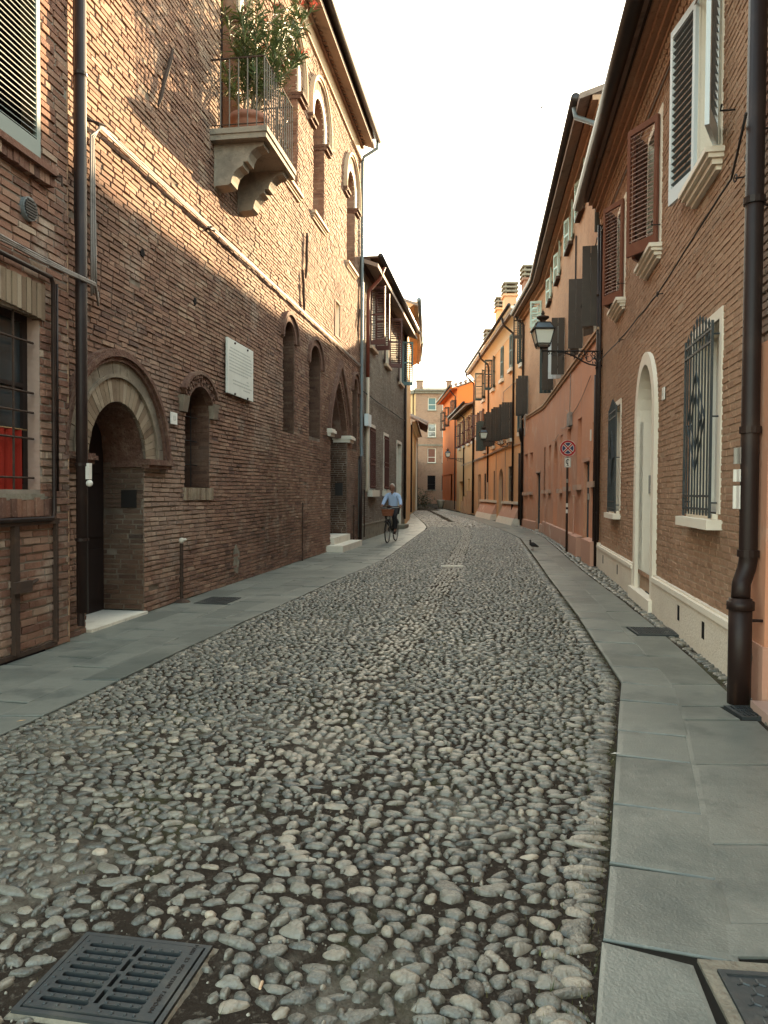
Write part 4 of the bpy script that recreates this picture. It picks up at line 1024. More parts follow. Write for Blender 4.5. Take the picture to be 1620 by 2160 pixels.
louver(GW, 5.0, 6.34, .5, 1.9, rad(-170), M_SHRED, n=20, singles=False); louver(GW, 6.0, 6.34, .5, 1.9, rad(105), M_SHRED, n=20, side=-1, singles=False)
louver(GW, 8.9, 6.22, .5, 1.9, rad(-170), M_SHRED, n=20, singles=False); louver(GW, 9.9, 6.22, .5, 1.9, rad(120), M_SHBLUE, n=20, side=-1, singles=False)
for q in (g1, g2):
    v = F(); v.box((q.u0 - .10, -.02, q.z0), (q.u0, .02, q.z1 + .10)); v.box((q.u0, -.02, q.z1), (q.u1, .02, q.z1 + .10)); v.box((q.u1, -.02, q.z0), (q.u1 + .10, .02, q.z1 + .10)); GW.part('window_surround', v, M_STONE)
    s = F(); s.box((q.u0 - .22, -.1, q.z0 - .22), (q.u1 + .22, .16, q.z0)); GW.part('window_sill', s, M_STONE)
    gr = F(); gr.box((q.u0 - .02, .03, 2.45), (q.u1 + .02, .06, 2.50)); gr.box((q.u0 - .02, .03, 2.62), (q.u1 + .02, .06, 2.66)); gr.box((q.u0 - .02, .03, q.z0 + .1), (q.u1 + .02, .06, q.z0 + .14)); gr.box((q.u0 - .02, .03, q.z1 - .15), (q.u1 + .02, .06, q.z1 - .11)); gg = GW.part('window_grille', gr, M_SHRED)
    for k in range(9):
        b = F(); u = q.u0 + .02 + k * (q.u1 - q.u0 - .04) / 8; b.tube([(u, .045, q.z0 + .05), (u, .045, q.z1 - .03)], .011, 5); GW.part('bar', b, M_SHRED, gg)
v = F(); v.box((8.38, -.02, .1), (8.5, .03, 3.72)); v.box((8.5, -.02, 3.6), (9.7, .03, 3.72)); v.box((9.7, -.02, .1), (9.82, .03, 3.72)); GW.part('door_surround', v, M_STONE)
GW.part('door', panel(gd, -.18), nmat('pale_blue_door', (.36, .42, .42), rough=.5))
s = F(); s.box((8.4, -.1, -.02), (9.8, .36, .16)); GW.part('door_step', s, M_CONC)
s = F(); s.box((.12, -.02, -.02), (8.38, .035, .46)); s.box((.12, -.02, .46), (8.38, .05, .50)); s.box((9.82, -.02, -.02), (GW.L, .035, .46)); GW.part('plinth', s, M_CONC)
v = F(); v.box((0, -.02, GTOP - .05), (GW.L, .14, GTOP + .06)); v.box((0, -.02, GTOP + .06), (GW.L, .30, GTOP + .14)); GW.part('cornice', v, M_SOFFIT)
v = F(); v.box((0, -.02, GTOP + .14), (GW.L + .05, .56, GTOP + .20)); GW.part('eave_soffit', v, M_SOFFIT)
v = F(); v.tube([(0, .62, GTOP + .20), (GW.L + .1, .62, GTOP + .16)], .08, 10); GW.part('gutter', v, M_GUT, smooth=True)
v = F(); v.tube([(.9, .6, GTOP + .12), (.92, .45, GTOP - .25), (.95, .10, GTOP - .6), (.95, .08, GTOP - .9), (.95, .08, 5.2)], .06, 10); GW.part('downpipe', v, M_PIPER, smooth=True)
v = F(); v.tube([(.95, .08, 5.2), (.95, .08, 1.75), (.80, .08, 1.55)], .055, 10); v.tube([(.95, .08, 4.2), (1.35, .02, 4.15)], .02, 6); GW.part('downpipe', v, M_PIPEC, smooth=True)
v = F(); v.tube([(.62, .05, 1.6), (.62, .05, .1)], .02, 6); GW.part('conduit', v, M_PIPE)
v = F(); v.box((.55, .05, 3.62), (1.1, .18, 4.0)); GW.part('meter_box', v, M_SHWHITE)
v = F(); v.tube([(10.6, .08, 8.6), (10.6, .08, .35)], .055, 10); GW.part('downpipe', v, M_PIPE, smooth=True)
v = F(); v.tube([(10.85, .08, 8.6), (10.85, .08, 1.2)], .045, 10); GW.part('downpipe', v, M_PIPEC, smooth=True)

# ================================================================ houses further down on the left
def plain_house(name, label, a, b, ztop, mat, over=.7, depth=9, gut=M_PIPEG, soff=None, group=None, ridge=1.6):
    root = empty(name, (a[0], a[1], 0), label, 'house', group)
    W = Wall(root, a, b)
    W.part('wall', sheet(W, 0, W.L, 0, ztop, []), mat)
    house_shell(W, 0, W.L, ztop, depth, ridge, over=over, mat=mat)
    v = F(); v.add([(-.01, 0, ztop - .35), (W.L, 0, ztop - .35), (W.L, over, ztop + .02), (-.01, over, ztop + .02), (-.01, 0, ztop + .05), (W.L, 0, ztop + .05)], [(0, 1, 2, 3), (0, 3, 4), (1, 5, 2), (3, 2, 5, 4)]); W.part('eave_soffit', v, soff or M_YELLOW)
    v = F(); v.tube([(-.05, over + .05, ztop + .12), (W.L + .05, over + .05, ztop + .12)], .10, 10); W.part('gutter', v, gut, smooth=True)
    return W
E1 = plain_house('tall_house', 'tall house with grey gutter and orange eave seen past the grey brick house', (.92, 34.45), (1.5, 44), 10.1, M_OCHRE, over=.55)
E2 = plain_house('tall_house', 'house further back on the left side with rounded yellow eave', (1.5, 44.1), (1.75, 51.8), 10.4, M_YELLOW, over=.6)
cl = empty('cream_house', (1.75, 52, 0), 'low cream house with white pilaster near the far bend of the street', 'house')
CW = Wall(cl, (1.75, 52), (2.8, 67))
cq = [Op(3, 4.1, 1.2, 3.2), Op(8, 9.1, .1, 2.9), Op(11.5, 12.6, 1.3, 3.2), Op(4, 5, 4.2, 5.8), Op(10, 11, 4.2, 5.8)]
CW.part('wall', sheet(CW, 0, CW.L, 0, 6.6, cq), M_OCHRE); house_shell(CW, 0, CW.L, 6.6, 8, 1.8, over=.5, mat=M_OCHRE)
for q in cq: CW.part('window' if q.z0 > .5 else 'door', panel(q, -.15), M_DARKWOOD)
v = F(); v.box((0, -.02, 6.2), (CW.L, .12, 6.4)); v.box((0, -.02, 6.4), (CW.L, .35, 6.62)); CW.part('cornice', v, M_CREAM)
v = F(); v.box((CW.L - .8, 0, 0), (CW.L - .1, .12, 6.2)); CW.part('pilaster', v, M_CREAM)
v = F(); v.tube([(CW.L, .1, 6.3), (CW.L, .1, .2)], .06, 8); v.tube([(.2, .1, 6.3), (.2, .1, .2)], .06, 8); CW.part('downpipe', v, M_PIPE)
# tiled lean-to roof standing out above it
tr = empty('tiled_roof_house', (1.9, 67.5, 0), 'brick house with a tiled roof edge above the low cream house', 'house')
TW = Wall(tr, (2.85, 67.5), (3.3, 76)); TW.part('wall', sheet(TW, 0, TW.L, 0, 8.0, []), M_BRICKG); house_shell(TW, 0, TW.L, 8.0, 8, 2.2, over=.9)
v = F()
for k in range(22):
    u = .2 + k * .38; v.tube([(u, 1.0, 7.75), (u, -3.4, 9.75)], .15, 7, tone=R.random())
TW.part('roof_tiles', v, M_TILE, kind='stuff')
sw = empty('side_brick_wall', (3.3, 76.2, 0), 'dark brick side wall closing the street at the far left corner', 'wall')
SWl = Wall(sw, (3.32, 76.2), (4.38, 107.8)); M_FARB = nmat('far_brick', brick=((.32, .175, .11), (.25, .135, .09), (.30, .22, .16)), layers=[(.25, 5, .45, .65, (.29, .20, .145), .5), (1.2, 6, .52, .72, 'dark', .4)], rough=.92, spec=.1)
v = F(); v.box((0, -.4, 0), (SWl.L, 0, 6.2)); SWl.part('wall', v, M_FARB)
v = F(); v.box((-.02, -.46, 6.2), (SWl.L, .06, 6.35)); SWl.part('coping', v, M_TERRA)
rc_h = empty('sun_blocker_house', (8.5, 79, 0), 'unseen brown house added behind the bright orange house to block the sun', 'house')  # added out of view to keep sun off the far end of the street
KW = Wall(rc_h, (10.2, 106.5), (8.5, 79)); KW.part('wall', sheet(KW, 0, KW.L, 0, 11, []), M_BEIGE); house_shell(KW, 0, KW.L, 11, 9, 1.5, over=.5)
# ================================================================ the house that closes the view
fb = empty('far_apartment_house', (4.4, 108, 0), 'four storey brick house closing the end of the street', 'house')
FW = Wall(fb, (4.4, 108), (17, 108))
fo = [Op(u, u + 1.15, a, b) for u in (1.75, 3.8, 6.8, 9.8) for a, b in ((13.3, 15.1), (9.5, 11.4), (5.85, 7.9), (2.0, 4.05))]
FW.part('wall', sheet(FW, 0, FW.L, 0, 16.0, fo), M_FARB)
house_shell(FW, 0, FW.L, 16.0, 9, 1.0, over=.3, mat=M_FARB)
reveals(FW, fo, .2, 0, M_CREAM)
for i, q in enumerate(fo):
    lvl = i % 4; wd = FW.part('window', panel(q, -.18), (M_SHBLUE, M_PALEGLASS, M_SHBROWN, M_VOID)[lvl])
    v = F(); t = .09
    for a, b, c, d in ((q.u0, q.u0 + t, q.z0, q.z1), (q.u1 - t, q.u1, q.z0, q.z1), (q.u0 + t, q.u1 - t, q.z1 - t, q.z1), (q.u0 + t, q.u1 - t, q.z0, q.z0 + t), (q.u0 + t, q.u1 - t, q.z0 + .75, q.z0 + .82)): v.box((a, -.17, c), (b, -.12, d))
    FW.part('frame', v, M_STONE if lvl != 3 else M_DARKWOOD, wd)
    v = F(); v.box((q.u0 - .12, -.05, q.z0 - .12), (q.u1 + .12, .12, q.z0)); FW.part('sill', v, M_CONC, wd)
v = F(); v.box((-.1, -.02, 15.65), (FW.L, .25, 16.0)); v.box((-.2, -.02, 16.0), (FW.L, .5, 16.2)); FW.part('cornice', v, M_CONC)
v = F(); v.box((0, -.02, 8.25), (FW.L, .08, 8.45)); FW.part('string_course', v, M_CONC)
for u, w in ((.2, .9), (4.5, .7)):
    v = F(); v.box((u, -2.2, 16.1), (u + w, -1.4, 17.6)); v.box((u - .1, -2.3, 17.6), (u + w + .1, -1.3, 17.75)); FW.part('chimney', v, M_FARB)
v = F(); v.tube([(1.9, -2, 16.3), (1.9, -2, 20.2)], .03, 5)
for k in range(5): v.tube([(1.9 - .5 + .05 * k, -2, 18.6 + k * .3), (1.9 + .5 - .05 * k, -2, 18.6 + k * .3)], .015, 4)
FW.part('aerial', v, M_PIPEG)
FL = Wall(fb, (1.2, 113), (4.4, 108)); FL.part('side_wall', sheet(FL, 0, FL.L, 0, 16.0, []), M_OCHRE); v = F(); v.box((-.1, -.02, 15.65), (FL.L - .05, .3, 16.18)); FL.part('cornice', v, M_CONC)
v = F(); v.tube([(FL.L - .5, .1, 15.8), (FL.L - .5, .1, 6)], .08, 6); FL.part('downpipe', v, M_PIPE)
# ================================================================ brick house on the right
rbh = empty('brick_house', (4.49, 15.75, 0), 'brown brick house with white arched doorway, white rough plinth and louvred shutters', 'house')
RW = Wall(rbh, (4.49, 15.75), (2.826, 5.79))
def rtop(u): return 7.36 - .062 * max(u, -1)
r_d = Op(4.80, 6.02, .42, 2.55, 'round', .72); r_gl = Op(1.86, 2.82, 1.22, 3.05); r_gr = Op(8.06, 9.06, 1.33, 3.08)
r_w1 = Op(8.12, 8.92, 4.60, 6.52); r_w2 = Op(5.25, 6.12, 4.66, 6.32); r_w3 = Op(2.2, 3.06, 4.76, 6.40)
ops = [r_d, r_gl, r_gr, r_w1, r_w2, r_w3]
brickwork(RW, 0, RW.L + .05, .36, 7.4, ops, M_BRICKR, M_MORTR, course=.064, blen=.25, joint=.010, relief=.006, rough=.0035, wear=.8, ztop=lambda u: rtop(u) + .05)
v = F(); u0 = 0
v.quad((0, -.03, 0), (RW.L + .05, -.03, 0), (RW.L + .05, -.03, .4), (0, -.03, .4)); RW.part('wall_base', v, M_MORTR)
house_shell(RW, 0, RW.L + .05, rtop(0) + .25, 9, 1.6, over=.42, z1b=rtop(RW.L) + .25)
reveals(RW, (r_w1, r_w2, r_w3, r_gl, r_gr), .22, 0, M_CREAM)
for q in (r_w2, r_w3): RW.part('window', panel(q, -.2), M_VOID)
w1 = RW.part('window', panel(r_w1, -.2), M_GLASS); v = F()
for a, b, c, d in ((r_w1.u0, r_w1.u0 + .07, r_w1.z0, r_w1.z1), (r_w1.u1 - .07, r_w1.u1, r_w1.z0, r_w1.z1), (r_w1.c - .05, r_w1.c + .05, r_w1.z0, r_w1.z1), (r_w1.u0 + .07, r_w1.u1 - .07, r_w1.z0, r_w1.z0 + .08)): v.box((a, -.2, c), (b, -.15, d))
RW.part('window_frame', v, M_WHITE, w1)
# plaster bands round the windows
for q in (r_w1, r_w2, r_w3, r_gl, r_gr):
    v = F(); b_ = .09; v.box((q.u1, -.01, q.z0), (q.u1 + b_, .012, q.z1 + b_)); v.box((q.u0 - .03, -.01, q.z1), (q.u1, .012, q.z1 + b_)); v.box((q.u0 - .05, -.01, q.z0), (q.u0, .012, q.z1))
    RW.part('plaster_band', v, M_CREAM)
for q in (r_w1, r_w2, r_w3):
    s = F(); a, b = q.u0 - .16, q.u1 + .16
    s.box((a, -.05, q.z0 - .05), (b, .16, q.z0)); s.box((a + .02, -.02, q.z0 - .09), (b - .02, .13, q.z0 - .05)); s.box((a + .05, -.02, q.z0 - .14), (b - .05, .09, q.z0 - .09)); s.box((a + .08, -.02, q.z0 - .18), (b - .08, .05, q.z0 - .14)); RW.part('window_sill', s, M_CREAM)
louver(RW, 8.12, 4.64, .60, 1.86, rad(-168), M_SHWHITE, M_SHSLAT, n=22, o=.05, rails=()); louver(RW, 8.92, 4.64, .52, 1.86, rad(158), M_SHWHITE, M_SHSLAT, n=22, o=.05, side=-1, rails=())
louver(RW, 6.12, 4.66, .56, 1.66, rad(32), M_SHBROWN, M_SHLIGHT, n=24, o=.02, side=-1, rails=()); louver(RW, 5.25, 4.66, .42, 1.66, rad(-30), M_SHBROWN, M_SHLIGHT, n=24, o=.02, rails=())
louver(RW, 3.06, 4.76, .54, 1.66, rad(28), M_SHBROWN, M_SHLIGHT, n=24, o=.02, side=-1, rails=()); louver(RW, 2.2, 4.76, .42, 1.66, rad(-28), M_SHBROWN, M_SHLIGHT, n=24, o=.02, rails=())
for u, z in ((6.2, 4.9), (3.14, 5.0), (9.4, 4.75), (7.5, 4.78)):
    v = F(); v.tube([(u, 0, z), (u, .12, z), (u + .05, .12, z + .03)], .009, 5); RW.part('shutter_stay', v, M_BLACK)
# ground floor windows with wrought iron grilles
def grille(W, q, mat, diamonds=True):
    fr = F(); o_ = .075; a, b = q.u0 - .02, q.u1 + .02
    for z in (q.z0 + .04, q.z0 + .16, q.z1 - .20, q.z1 - .09): fr.box((a, o_ - .008, z - .010), (b, o_ + .008, z + .010))
    for u in (a, b): fr.box((u - .011, o_ - .011, q.z0 - .04), (u + .011, o_ + .011, q.z1 - .02))
    for z in (q.z0 + .10, q.z1 - .14, (q.z0 + q.z1) / 2):
        for u in (a, b): fr.tube([(u, -.01, z), (u, o_, z)], .008, 5)
    gg = W.part('window_grille', fr, mat)
    n = 9
    for k in range(1, n):
        u = a + (b - a) * k / n; tp = q.z1 + .16 - .17 * abs(k - n / 2) / (n / 2)
        bb = F(); bb.tube([(u, o_, q.z0 - .02), (u, o_, tp - .08)], .0085, 6, cap=False); bb.tube([(u, o_, tp - .08), (u, o_, tp - .05), (u, o_, tp)], [.0085, .014, .001], 6); W.part('bar', bb, mat, gg)
    c = (a + b) / 2; m = (q.z0 + q.z1) / 2
    for hw, hh in ((.34, .48), (.20, .28), (.40, .0)):
        if hh == 0: continue
        dd = F(); pts = [(c - hw, o_ + .014, m), (c, o_ + .014, m + hh), (c + hw, o_ + .014, m), (c, o_ + .014, m - hh), (c - hw, o_ + .014, m)]; dd.tube(pts, .008, 5); W.part('diamond', dd, mat, gg)
    sc = F()
    for k in range(4):
        u = a + (b - a) * (k + .5) / 4
        sc.tube([(u + .05 * math.cos(t), o_, q.z1 - .145 + .045 * math.sin(t)) for t in [i * .7 for i in range(10)]], .005, 4)
    W.part('scrolls', sc, mat, gg)
for q in (r_gl, r_gr):
    wd = RW.part('window', panel(q, -.21), M_GLASS); v = F()
    for a, b, c, d in ((q.u0, q.u0 + .08, q.z0, q.z1), (q.u1 - .08, q.u1, q.z0, q.z1), (q.c - .05, q.c + .05, q.z0, q.z1), (q.u0 + .08, q.c - .05, q.z0, q.z0 + .09), (q.c + .05, q.u1 - .08, q.z0, q.z0 + .09)): v.box((a, -.2, c), (b, -.15, d))
    RW.part('window_frame', v, M_WHITE, wd)
    v = F(); v.quad((q.u0 + .08, -.20, q.z0 + .1), (q.c - .06, -.20, q.z0 + .1), (q.c - .06, -.20, q.z1), (q.u0 + .08, -.20, q.z1)); RW.part('net_curtain', v, M_PAPER, wd)
    s = F(); s.box((q.u0 - .13, -.22, q.z0 - .14), (q.u1 + .14, .13, q.z0 - .05)); s.box((q.u0, -.2, q.z0 - .05), (q.u1, .05, q.z0)); RW.part('window_sill', s, M_CREAM)
    grille(RW, q, M_IRON)
# arched doorway
v = F()
def legd(r): a = r_d.arc(r, 26); return [(a[0][0], r_d.z0)] + a + [(a[-1][0], r_d.z0)]
v.ribbon(legd(0), legd(.17), -.05, .05); RW.part('door_surround', v, M_CREAM)
for a_ in (r_d.u0 - .17, r_d.u1):
    v = F(); v.box((a_, -.05, .02), (a_ + .17, .05, .42)); RW.part('jamb_base', v, M_CREAM)
rvd = F(); lo = Op(r_d.u0, r_d.u1, .1, r_d.z1, 'round', .72); reveal(rvd, lo, .55, .0); RW.part('door_reveal', rvd, M_CREAM)
dd = RW.part('door', panel(lo, -.54), M_SHBROWN); v = F()
for z, h in ((.3, .7), (1.15, 1.2)):
    for a in (4.92, 5.45): v.box((a, -.545, z), (a + .45, -.51, z + h))
RW.part('door_panels', v, M_SHBROWN, dd)
v = F(); v.box((4.55, -.55, -.02), (6.25, .10, .15)); RW.part('door_step', v, M_CREAM)
v = F(); v.box((5.3, -.35, .15), (5.95, -.02, .165)); RW.part('door_mat', v, M_RUBBER)
v = F(); v.box((4.79, -.26, 1.52), (4.835, -.13, 1.78)); ic = RW.part('intercom', v, M_STEEL)
v = F(); v.box((4.835, -.235, 1.66), (4.840, -.155, 1.75)); RW.part('speaker_grille', v, M_INK, ic); v = F()
for k in range(3): v.box((4.835, -.24, 1.545 + k * .035), (4.840, -.15, 1.565 + k * .035))
RW.part('name_card', v, M_PAPER, ic)
v = F(); v.box((4.79, -.245, 1.34), (4.83, -.165, 1.44)); RW.part('bell_push', v, M_IRON)
# rough white plinth with vents
def plinth(a, b):
    v = F(); n = max(2, int((b - a) / .09)); m = 5
    for i in range(n):
        for k in range(m):
            pass
    v.box((a, -.03, -.03), (b, .055, .40)); p = RW.part('plinth', v, M_ROUGHC)
    v = F(); v.box((a, -.03, .40), (b, .07, .455)); v.box((a, -.03, .455), (b, .035, .475)); RW.part('plinth_cap', v, M_CREAM, p)
    return p
p1 = plinth(-.02, 4.60); p2 = plinth(6.20, 10.1)
for p, us in ((p1, (1.02, 3.02)), (p2, (7.75, 8.8))):
    for u in us:
        v = F(); v.box((u, .04, .16), (u + .09, .058, .32)); RW.part('vent_slot', v, M_VOID, p)
v = F(); v.box((-.02, -.03, 0), (.10, .062, .50)); RW.part('plinth_end', v, M_CREAM)
# brick cornice stepping out, gutter
def along(fn, o0, o1, a, b, ua=-.03, ub=None):
    ub = RW.L + .06 if ub is None else ub; v = F(); n = 6
    for i in range(n):
        x0, x1 = ua + (ub - ua) * i / n, ua + (ub - ua) * (i + 1) / n; ta, tb = rtop(x0), rtop(x1)
        v.add([(x0, o0, ta + a), (x1, o0, tb + a), (x1, o1, tb + a), (x0, o1, ta + a), (x0, o0, ta + b), (x1, o0, tb + b), (x1, o1, tb + b), (x0, o1, ta + b)], [(0, 3, 2, 1), (4, 5, 6, 7), (0, 1, 5, 4), (1, 2, 6, 5), (2, 3, 7, 6), (3, 0, 4, 7)])
    return v
RW.part('cornice_course', along(rtop, -.02, .05, -.34, -.28), M_BRICKR)
RW.part('cornice_course', along(rtop, -.02, .10, -.10, -.04), M_BRICKR); RW.part('cornice_course', along(rtop, -.02, .17, -.04, .03), M_BRICKR)
RW.part('cornice_course', along(rtop, -.02, .24, .03, .10), M_BRICKR); RW.part('cornice_course', along(rtop, -.02, .31, .10, .17), M_BRICKR); RW.part('eave_soffit', along(rtop, -.02, .44, .17, .22), M_SOFFIT)
tm = MB(); tm.add([(-.055, .01, 0), (.055, .01, 0), (0, -.095, 0), (-.055, .01, .07), (.055, .01, .07), (0, -.095, .07)], [(2, 1, 0), (3, 4, 5), (0, 1, 4, 3), (1, 2, 5, 4), (2, 0, 3, 5)]); tme = tm.mesh('dentil'); tme.materials.append(M_BRICKR)
i = 0
while i * .125 < RW.L:
    u = .03 + i * .125; link('dentil', tme, None, rbh, RW.M @ Matrix.Translation((u, 0, rtop(u) - .19))); i += 1
bm2 = MB(); bm2.box((-.045, -.06, 0), (.045, .01, .07)); bme2 = bm2.mesh('dentil'); bme2.materials.append(M_BRICKR)
i = 0
while i * .17 < RW.L:
    u = .03 + i * .17; link('dentil', bme2, None, rbh, RW.M @ Matrix.Translation((u, 0, rtop(u) - .28))); i += 1
RW.part('cornice_course', along(rtop, -.02, .07, -.205, -.19), M_BRICKR)
v = F(); v.tube([(-.35, .50, rtop(-.35) + .19), (RW.L + .1, .50, rtop(RW.L) + .19)], .105, 14); RW.part('gutter', v, M_GUT, smooth=True)
# corner pipe at the far end and the great downpipe at the near end
v = F(); v.tube([(-.06, .07, rtop(0) - .3), (-.06, .07, .0)], .05, 10); v.tube([(.07, .05, 7.0), (.07, .05, .55)], .025, 8); v.tube([(-.20, .09, 4.0), (-.20, .09, .02)], .045, 8); pf = RW.part('downpipe', v, M_PIPE, smooth=True)
for z in (1.1, 2.6, 4.1, 5.6):
    v = F(); v.tube([(-.06, .07, z), (-.06, .07, z + .04)], .06, 10); RW.part('pipe_clip', v, M_PIPE, pf)
v = F(); v.tube([(10.38, .12, 6.9), (10.38, .12, 1.02), (10.38, .13, .96), (10.44, .18, .86), (10.50, .20, .76)], .064, 14); dp2 = RW.part('downpipe', v, M_PIPE, smooth=True)
v = F(); v.tube([(10.50, .20, .76), (10.50, .20, 0)], .080, 14); v.tube([(10.50, .20, .68), (10.50, .20, .74)], .094, 14); v.tube([(10.50, .20, .60), (10.48, .0, .60)], .012, 5); RW.part('downpipe_shoe', v, M_PIPE, dp2, smooth=True)
for z in (1.05, 1.95, 3.6, 5.2):
    v = F(); v.tube([(10.38, .12, z), (10.38, .12, z + .05)], .076, 14); v.tube([(10.38, .12, z + .02), (10.3, 0, z + .02)], .01, 5); RW.part('pipe_clip', v, M_PIPE, dp2)
for z0, z1, m_ in ((1.73, 1.85, M_STEEL), (1.60, 1.69, M_PAPER), (1.40, 1.57, M_PAPER)):
    v = F(); v.box((10.315, .16, z0), (10.325, .215, z1)); v.box((10.325, .185, z0), (10.40, .195, z1)); RW.part('sticker', v, m_, dp2)

# ================================================================ orange house at the right edge
nrh = empty('orange_house', (2.822, 5.765, 0), 'house at the right edge with orange plaster pier below bare brick', 'house')
EW = Wall(nrh, (2.822, 5.765), (1.41, -2.9))
q = Op(.75, 1.65, 0, 2.45)
brickwork(EW, 0, EW.L, 2.62, 7.2, [], M_BRICKN, M_MORT, pieces=60)
EW.part('wall', sheet(EW, 0, EW.L, 0, 2.62, [q], o=.02), M_ORANGE); house_shell(EW, .02, EW.L, 7.25, 8, 1.5, over=.4)
v = F(); v.box((.02, .0, -.02), (.42, .06, .42)); EW.part('pier_base', v, M_ORPLINTH); v = F(); v.box((.0, .0, .42), (.40, .045, 2.60)); EW.part('pier', v, M_ORANGE)
v = F(); v.add([(.0, .061, .22), (.16, .061, .20), (.2, .061, .30), (.15, .061, .41), (.0, .061, .41)], [(0, 1, 2, 3, 4)]); EW.part('plaster_patch', v, M_CONC)
v = F(); reveal(v, q, .3, .02); EW.part('door_reveal', v, M_ORANGE); EW.part('door', panel(q, -.28), M_DARKWOOD)
v = F(); v.box((.5, -.3, -.02), (1.8, .16, .06)); EW.part('door_step', v, nmat('pink_stone', (.45, .30, .24), rough=.7))
v = F(); v.box((0, -.02, 7.2), (EW.L, .4, 7.3)); EW.part('eave_soffit', v, M_SOFFIT); v = F(); v.tube([(0, .48, 7.28), (EW.L, .48, 7.28)], .1, 10); EW.part('gutter', v, M_GUT)

# ================================================================ curved orange house
orh = empty('orange_house', (6.2, 29.5, 0), 'curved house, orange plaster below and brown brick with dark shutters above', 'house')
O1 = Wall(orh, (6.2, 29.5), (4.47, 15.75)); O2 = Wall(orh, (6.42, 35.3), (6.2, 29.5))
ZC, ZT = 4.86, 9.75
def nn(u0, u1, a=1.72, b=3.32): return Op(u0, u1, a, b)
n_o1 = [nn(12.75, 13.6, 1.78, 3.1), nn(10.18, 10.94, 1.74, 3.40), nn(7.86, 8.72, 1.71, 3.34), nn(6.02, 6.58, 1.66, 3.31), nn(2.08, 2.95, 1.66, 3.24), nn(-.0, .70, 1.65, 3.3)]
n_arch = Op(3.92, 5.24, .40, 2.55, 'round', .70); d1 = Op(11.46, 12.34, .1, 2.26)
n_o2 = [nn(2.2, 3.08, 1.6, 3.28), nn(.75, 1.6, 1.57, 3.28)]; d2 = Op(4.05, 5.0, .06, 2.36)
wz0, wz1 = 5.06, 6.72
u_o1 = [Op(12.72, 13.5, wz0, wz1), Op(10.2, 11.0, wz0, wz1), Op(6.1, 6.9, wz0, wz1), Op(2.7, 3.5, wz0, wz1)]
t_o1 = [Op(10.2, 10.95, 8.5, 9.5), Op(7.7, 8.6, 8.42, 9.45), Op(4.6, 5.3, 8.4, 9.3), Op(1.7, 2.5, 8.4, 9.3)]
u_o2 = [Op(.7, 1.5, 5.05, 6.75)]; t_o2 = [Op(4.0, 4.9, 8.15, 9.2)]
O1.part('wall', sheet(O1, 0, O1.L, 0, ZC, n_o1 + [n_arch, d1]), M_ORANGE); O2.part('wall', sheet(O2, 0, O2.L, 0, ZC, n_o2 + [d2]), M_ORANGE)
O1.part('upper_wall', sheet(O1, 0, O1.L, ZC, ZT, u_o1 + t_o1), M_BROWNP); O2.part('upper_wall', sheet(O2, 0, O2.L, ZC, ZT, u_o2 + t_o2), M_BROWNP)
for W, us, ts, ns, dd_ in ((O1, u_o1, t_o1, n_o1 + [n_arch], d1), (O2, u_o2, t_o2, n_o2, d2)):
    reveals(W, ns, .16, 0, M_ORANGE, 'niche_reveal')
    for q in ns: W.part('blind_niche', panel(q, -.155), M_ORANGE)
    for q in ns:
        if q is n_arch: continue
        s = F(); s.box((q.u0 - .10, -.15, q.z0 - .13), (q.u1 + .10, .10, q.z0)); W.part('window_sill', s, nmat('faded_pink_stone', (.46, .30, .22), rough=.85) if 'faded_pink_stone' not in MATS else MATS['faded_pink_stone'])
    v = F(); reveal(v, dd_, .18, 0); W.part('door_reveal', v, M_ORANGE); dk = W.part('door', panel(dd_, -.14), M_DARKWOOD)
    v = F(); v.box((dd_.u0, -.14, dd_.z0), (dd_.u0 + .06, -.08, dd_.z1)); v.box((dd_.u1 - .06, -.14, dd_.z0), (dd_.u1, -.08, dd_.z1)); v.box((dd_.u0, -.14, dd_.z1 - .06), (dd_.u1, -.06, dd_.z1)); v.box((dd_.c - .02, -.14, dd_.z0), (dd_.c + .02, -.11, dd_.z1)); v.box((dd_.u0, -.14, .85), (dd_.u1, -.11, .93)); W.part('door_frame', v, M_IRON, dk)
    v = F(); v.box((dd_.u0 - .06, -.02, dd_.z1), (dd_.u1 + .06, .03, dd_.z1 + .08)); W.part('door_lintel', v, M_ORPLINTH)
    v = F(); v.box((dd_.u0, -.15, -.02), (dd_.u1, .04, dd_.z0)); W.part('threshold', v, M_STONE)
    reveals(W, us + ts, .16, 0, M_CREAM)
    for q in us + ts: W.part('window', panel(q, -.15), M_VOID)
    for q in ts:
        s = F(); s.box((q.u0 - .12, -.05, q.z0 - .09), (q.u1 + .12, .13, q.z0)); W.part('window_sill', s, M_SOFFIT)
    v = F(); v.box((0, -.02, ZC - .03), (W.L, .05, ZC + .05)); v.box((0, -.02, ZC + .05), (W.L, .09, ZC + .10)); W.part('string_course', v, M_BEIGE)
    v = F(); v.box((0, -.02, ZT - .25), (W.L, .12, ZT - .15)); v.box((0, -.02, ZT - .15), (W.L, .24, ZT - .05)); W.part('cornice', v, M_BRICKR)
    v = F(); v.box((0, -.02, ZT - .05), (W.L, .46, ZT)); W.part('eave_soffit', v, M_SOFFIT)
for u, s_, ang in ((13.5, -1, 84), (12.72, 1, -150), (11.0, -1, 86), (10.2, 1, -150), (6.9, -1, 88), (3.5, -1, 88)):
    louver(O1, u, wz0, .35 if ang < 88 else .38, 1.68, rad(ang), M_SHDARK, solid=True, side=s_, o=.01)
louver(O1, 6.1, wz0, .4, 1.66, rad(-95), M_SHWHITE, solid=True, o=.01); louver(O1, 2.7, wz0, .40, 1.66, rad(-92), M_SHTEAL, solid=True, o=.01)
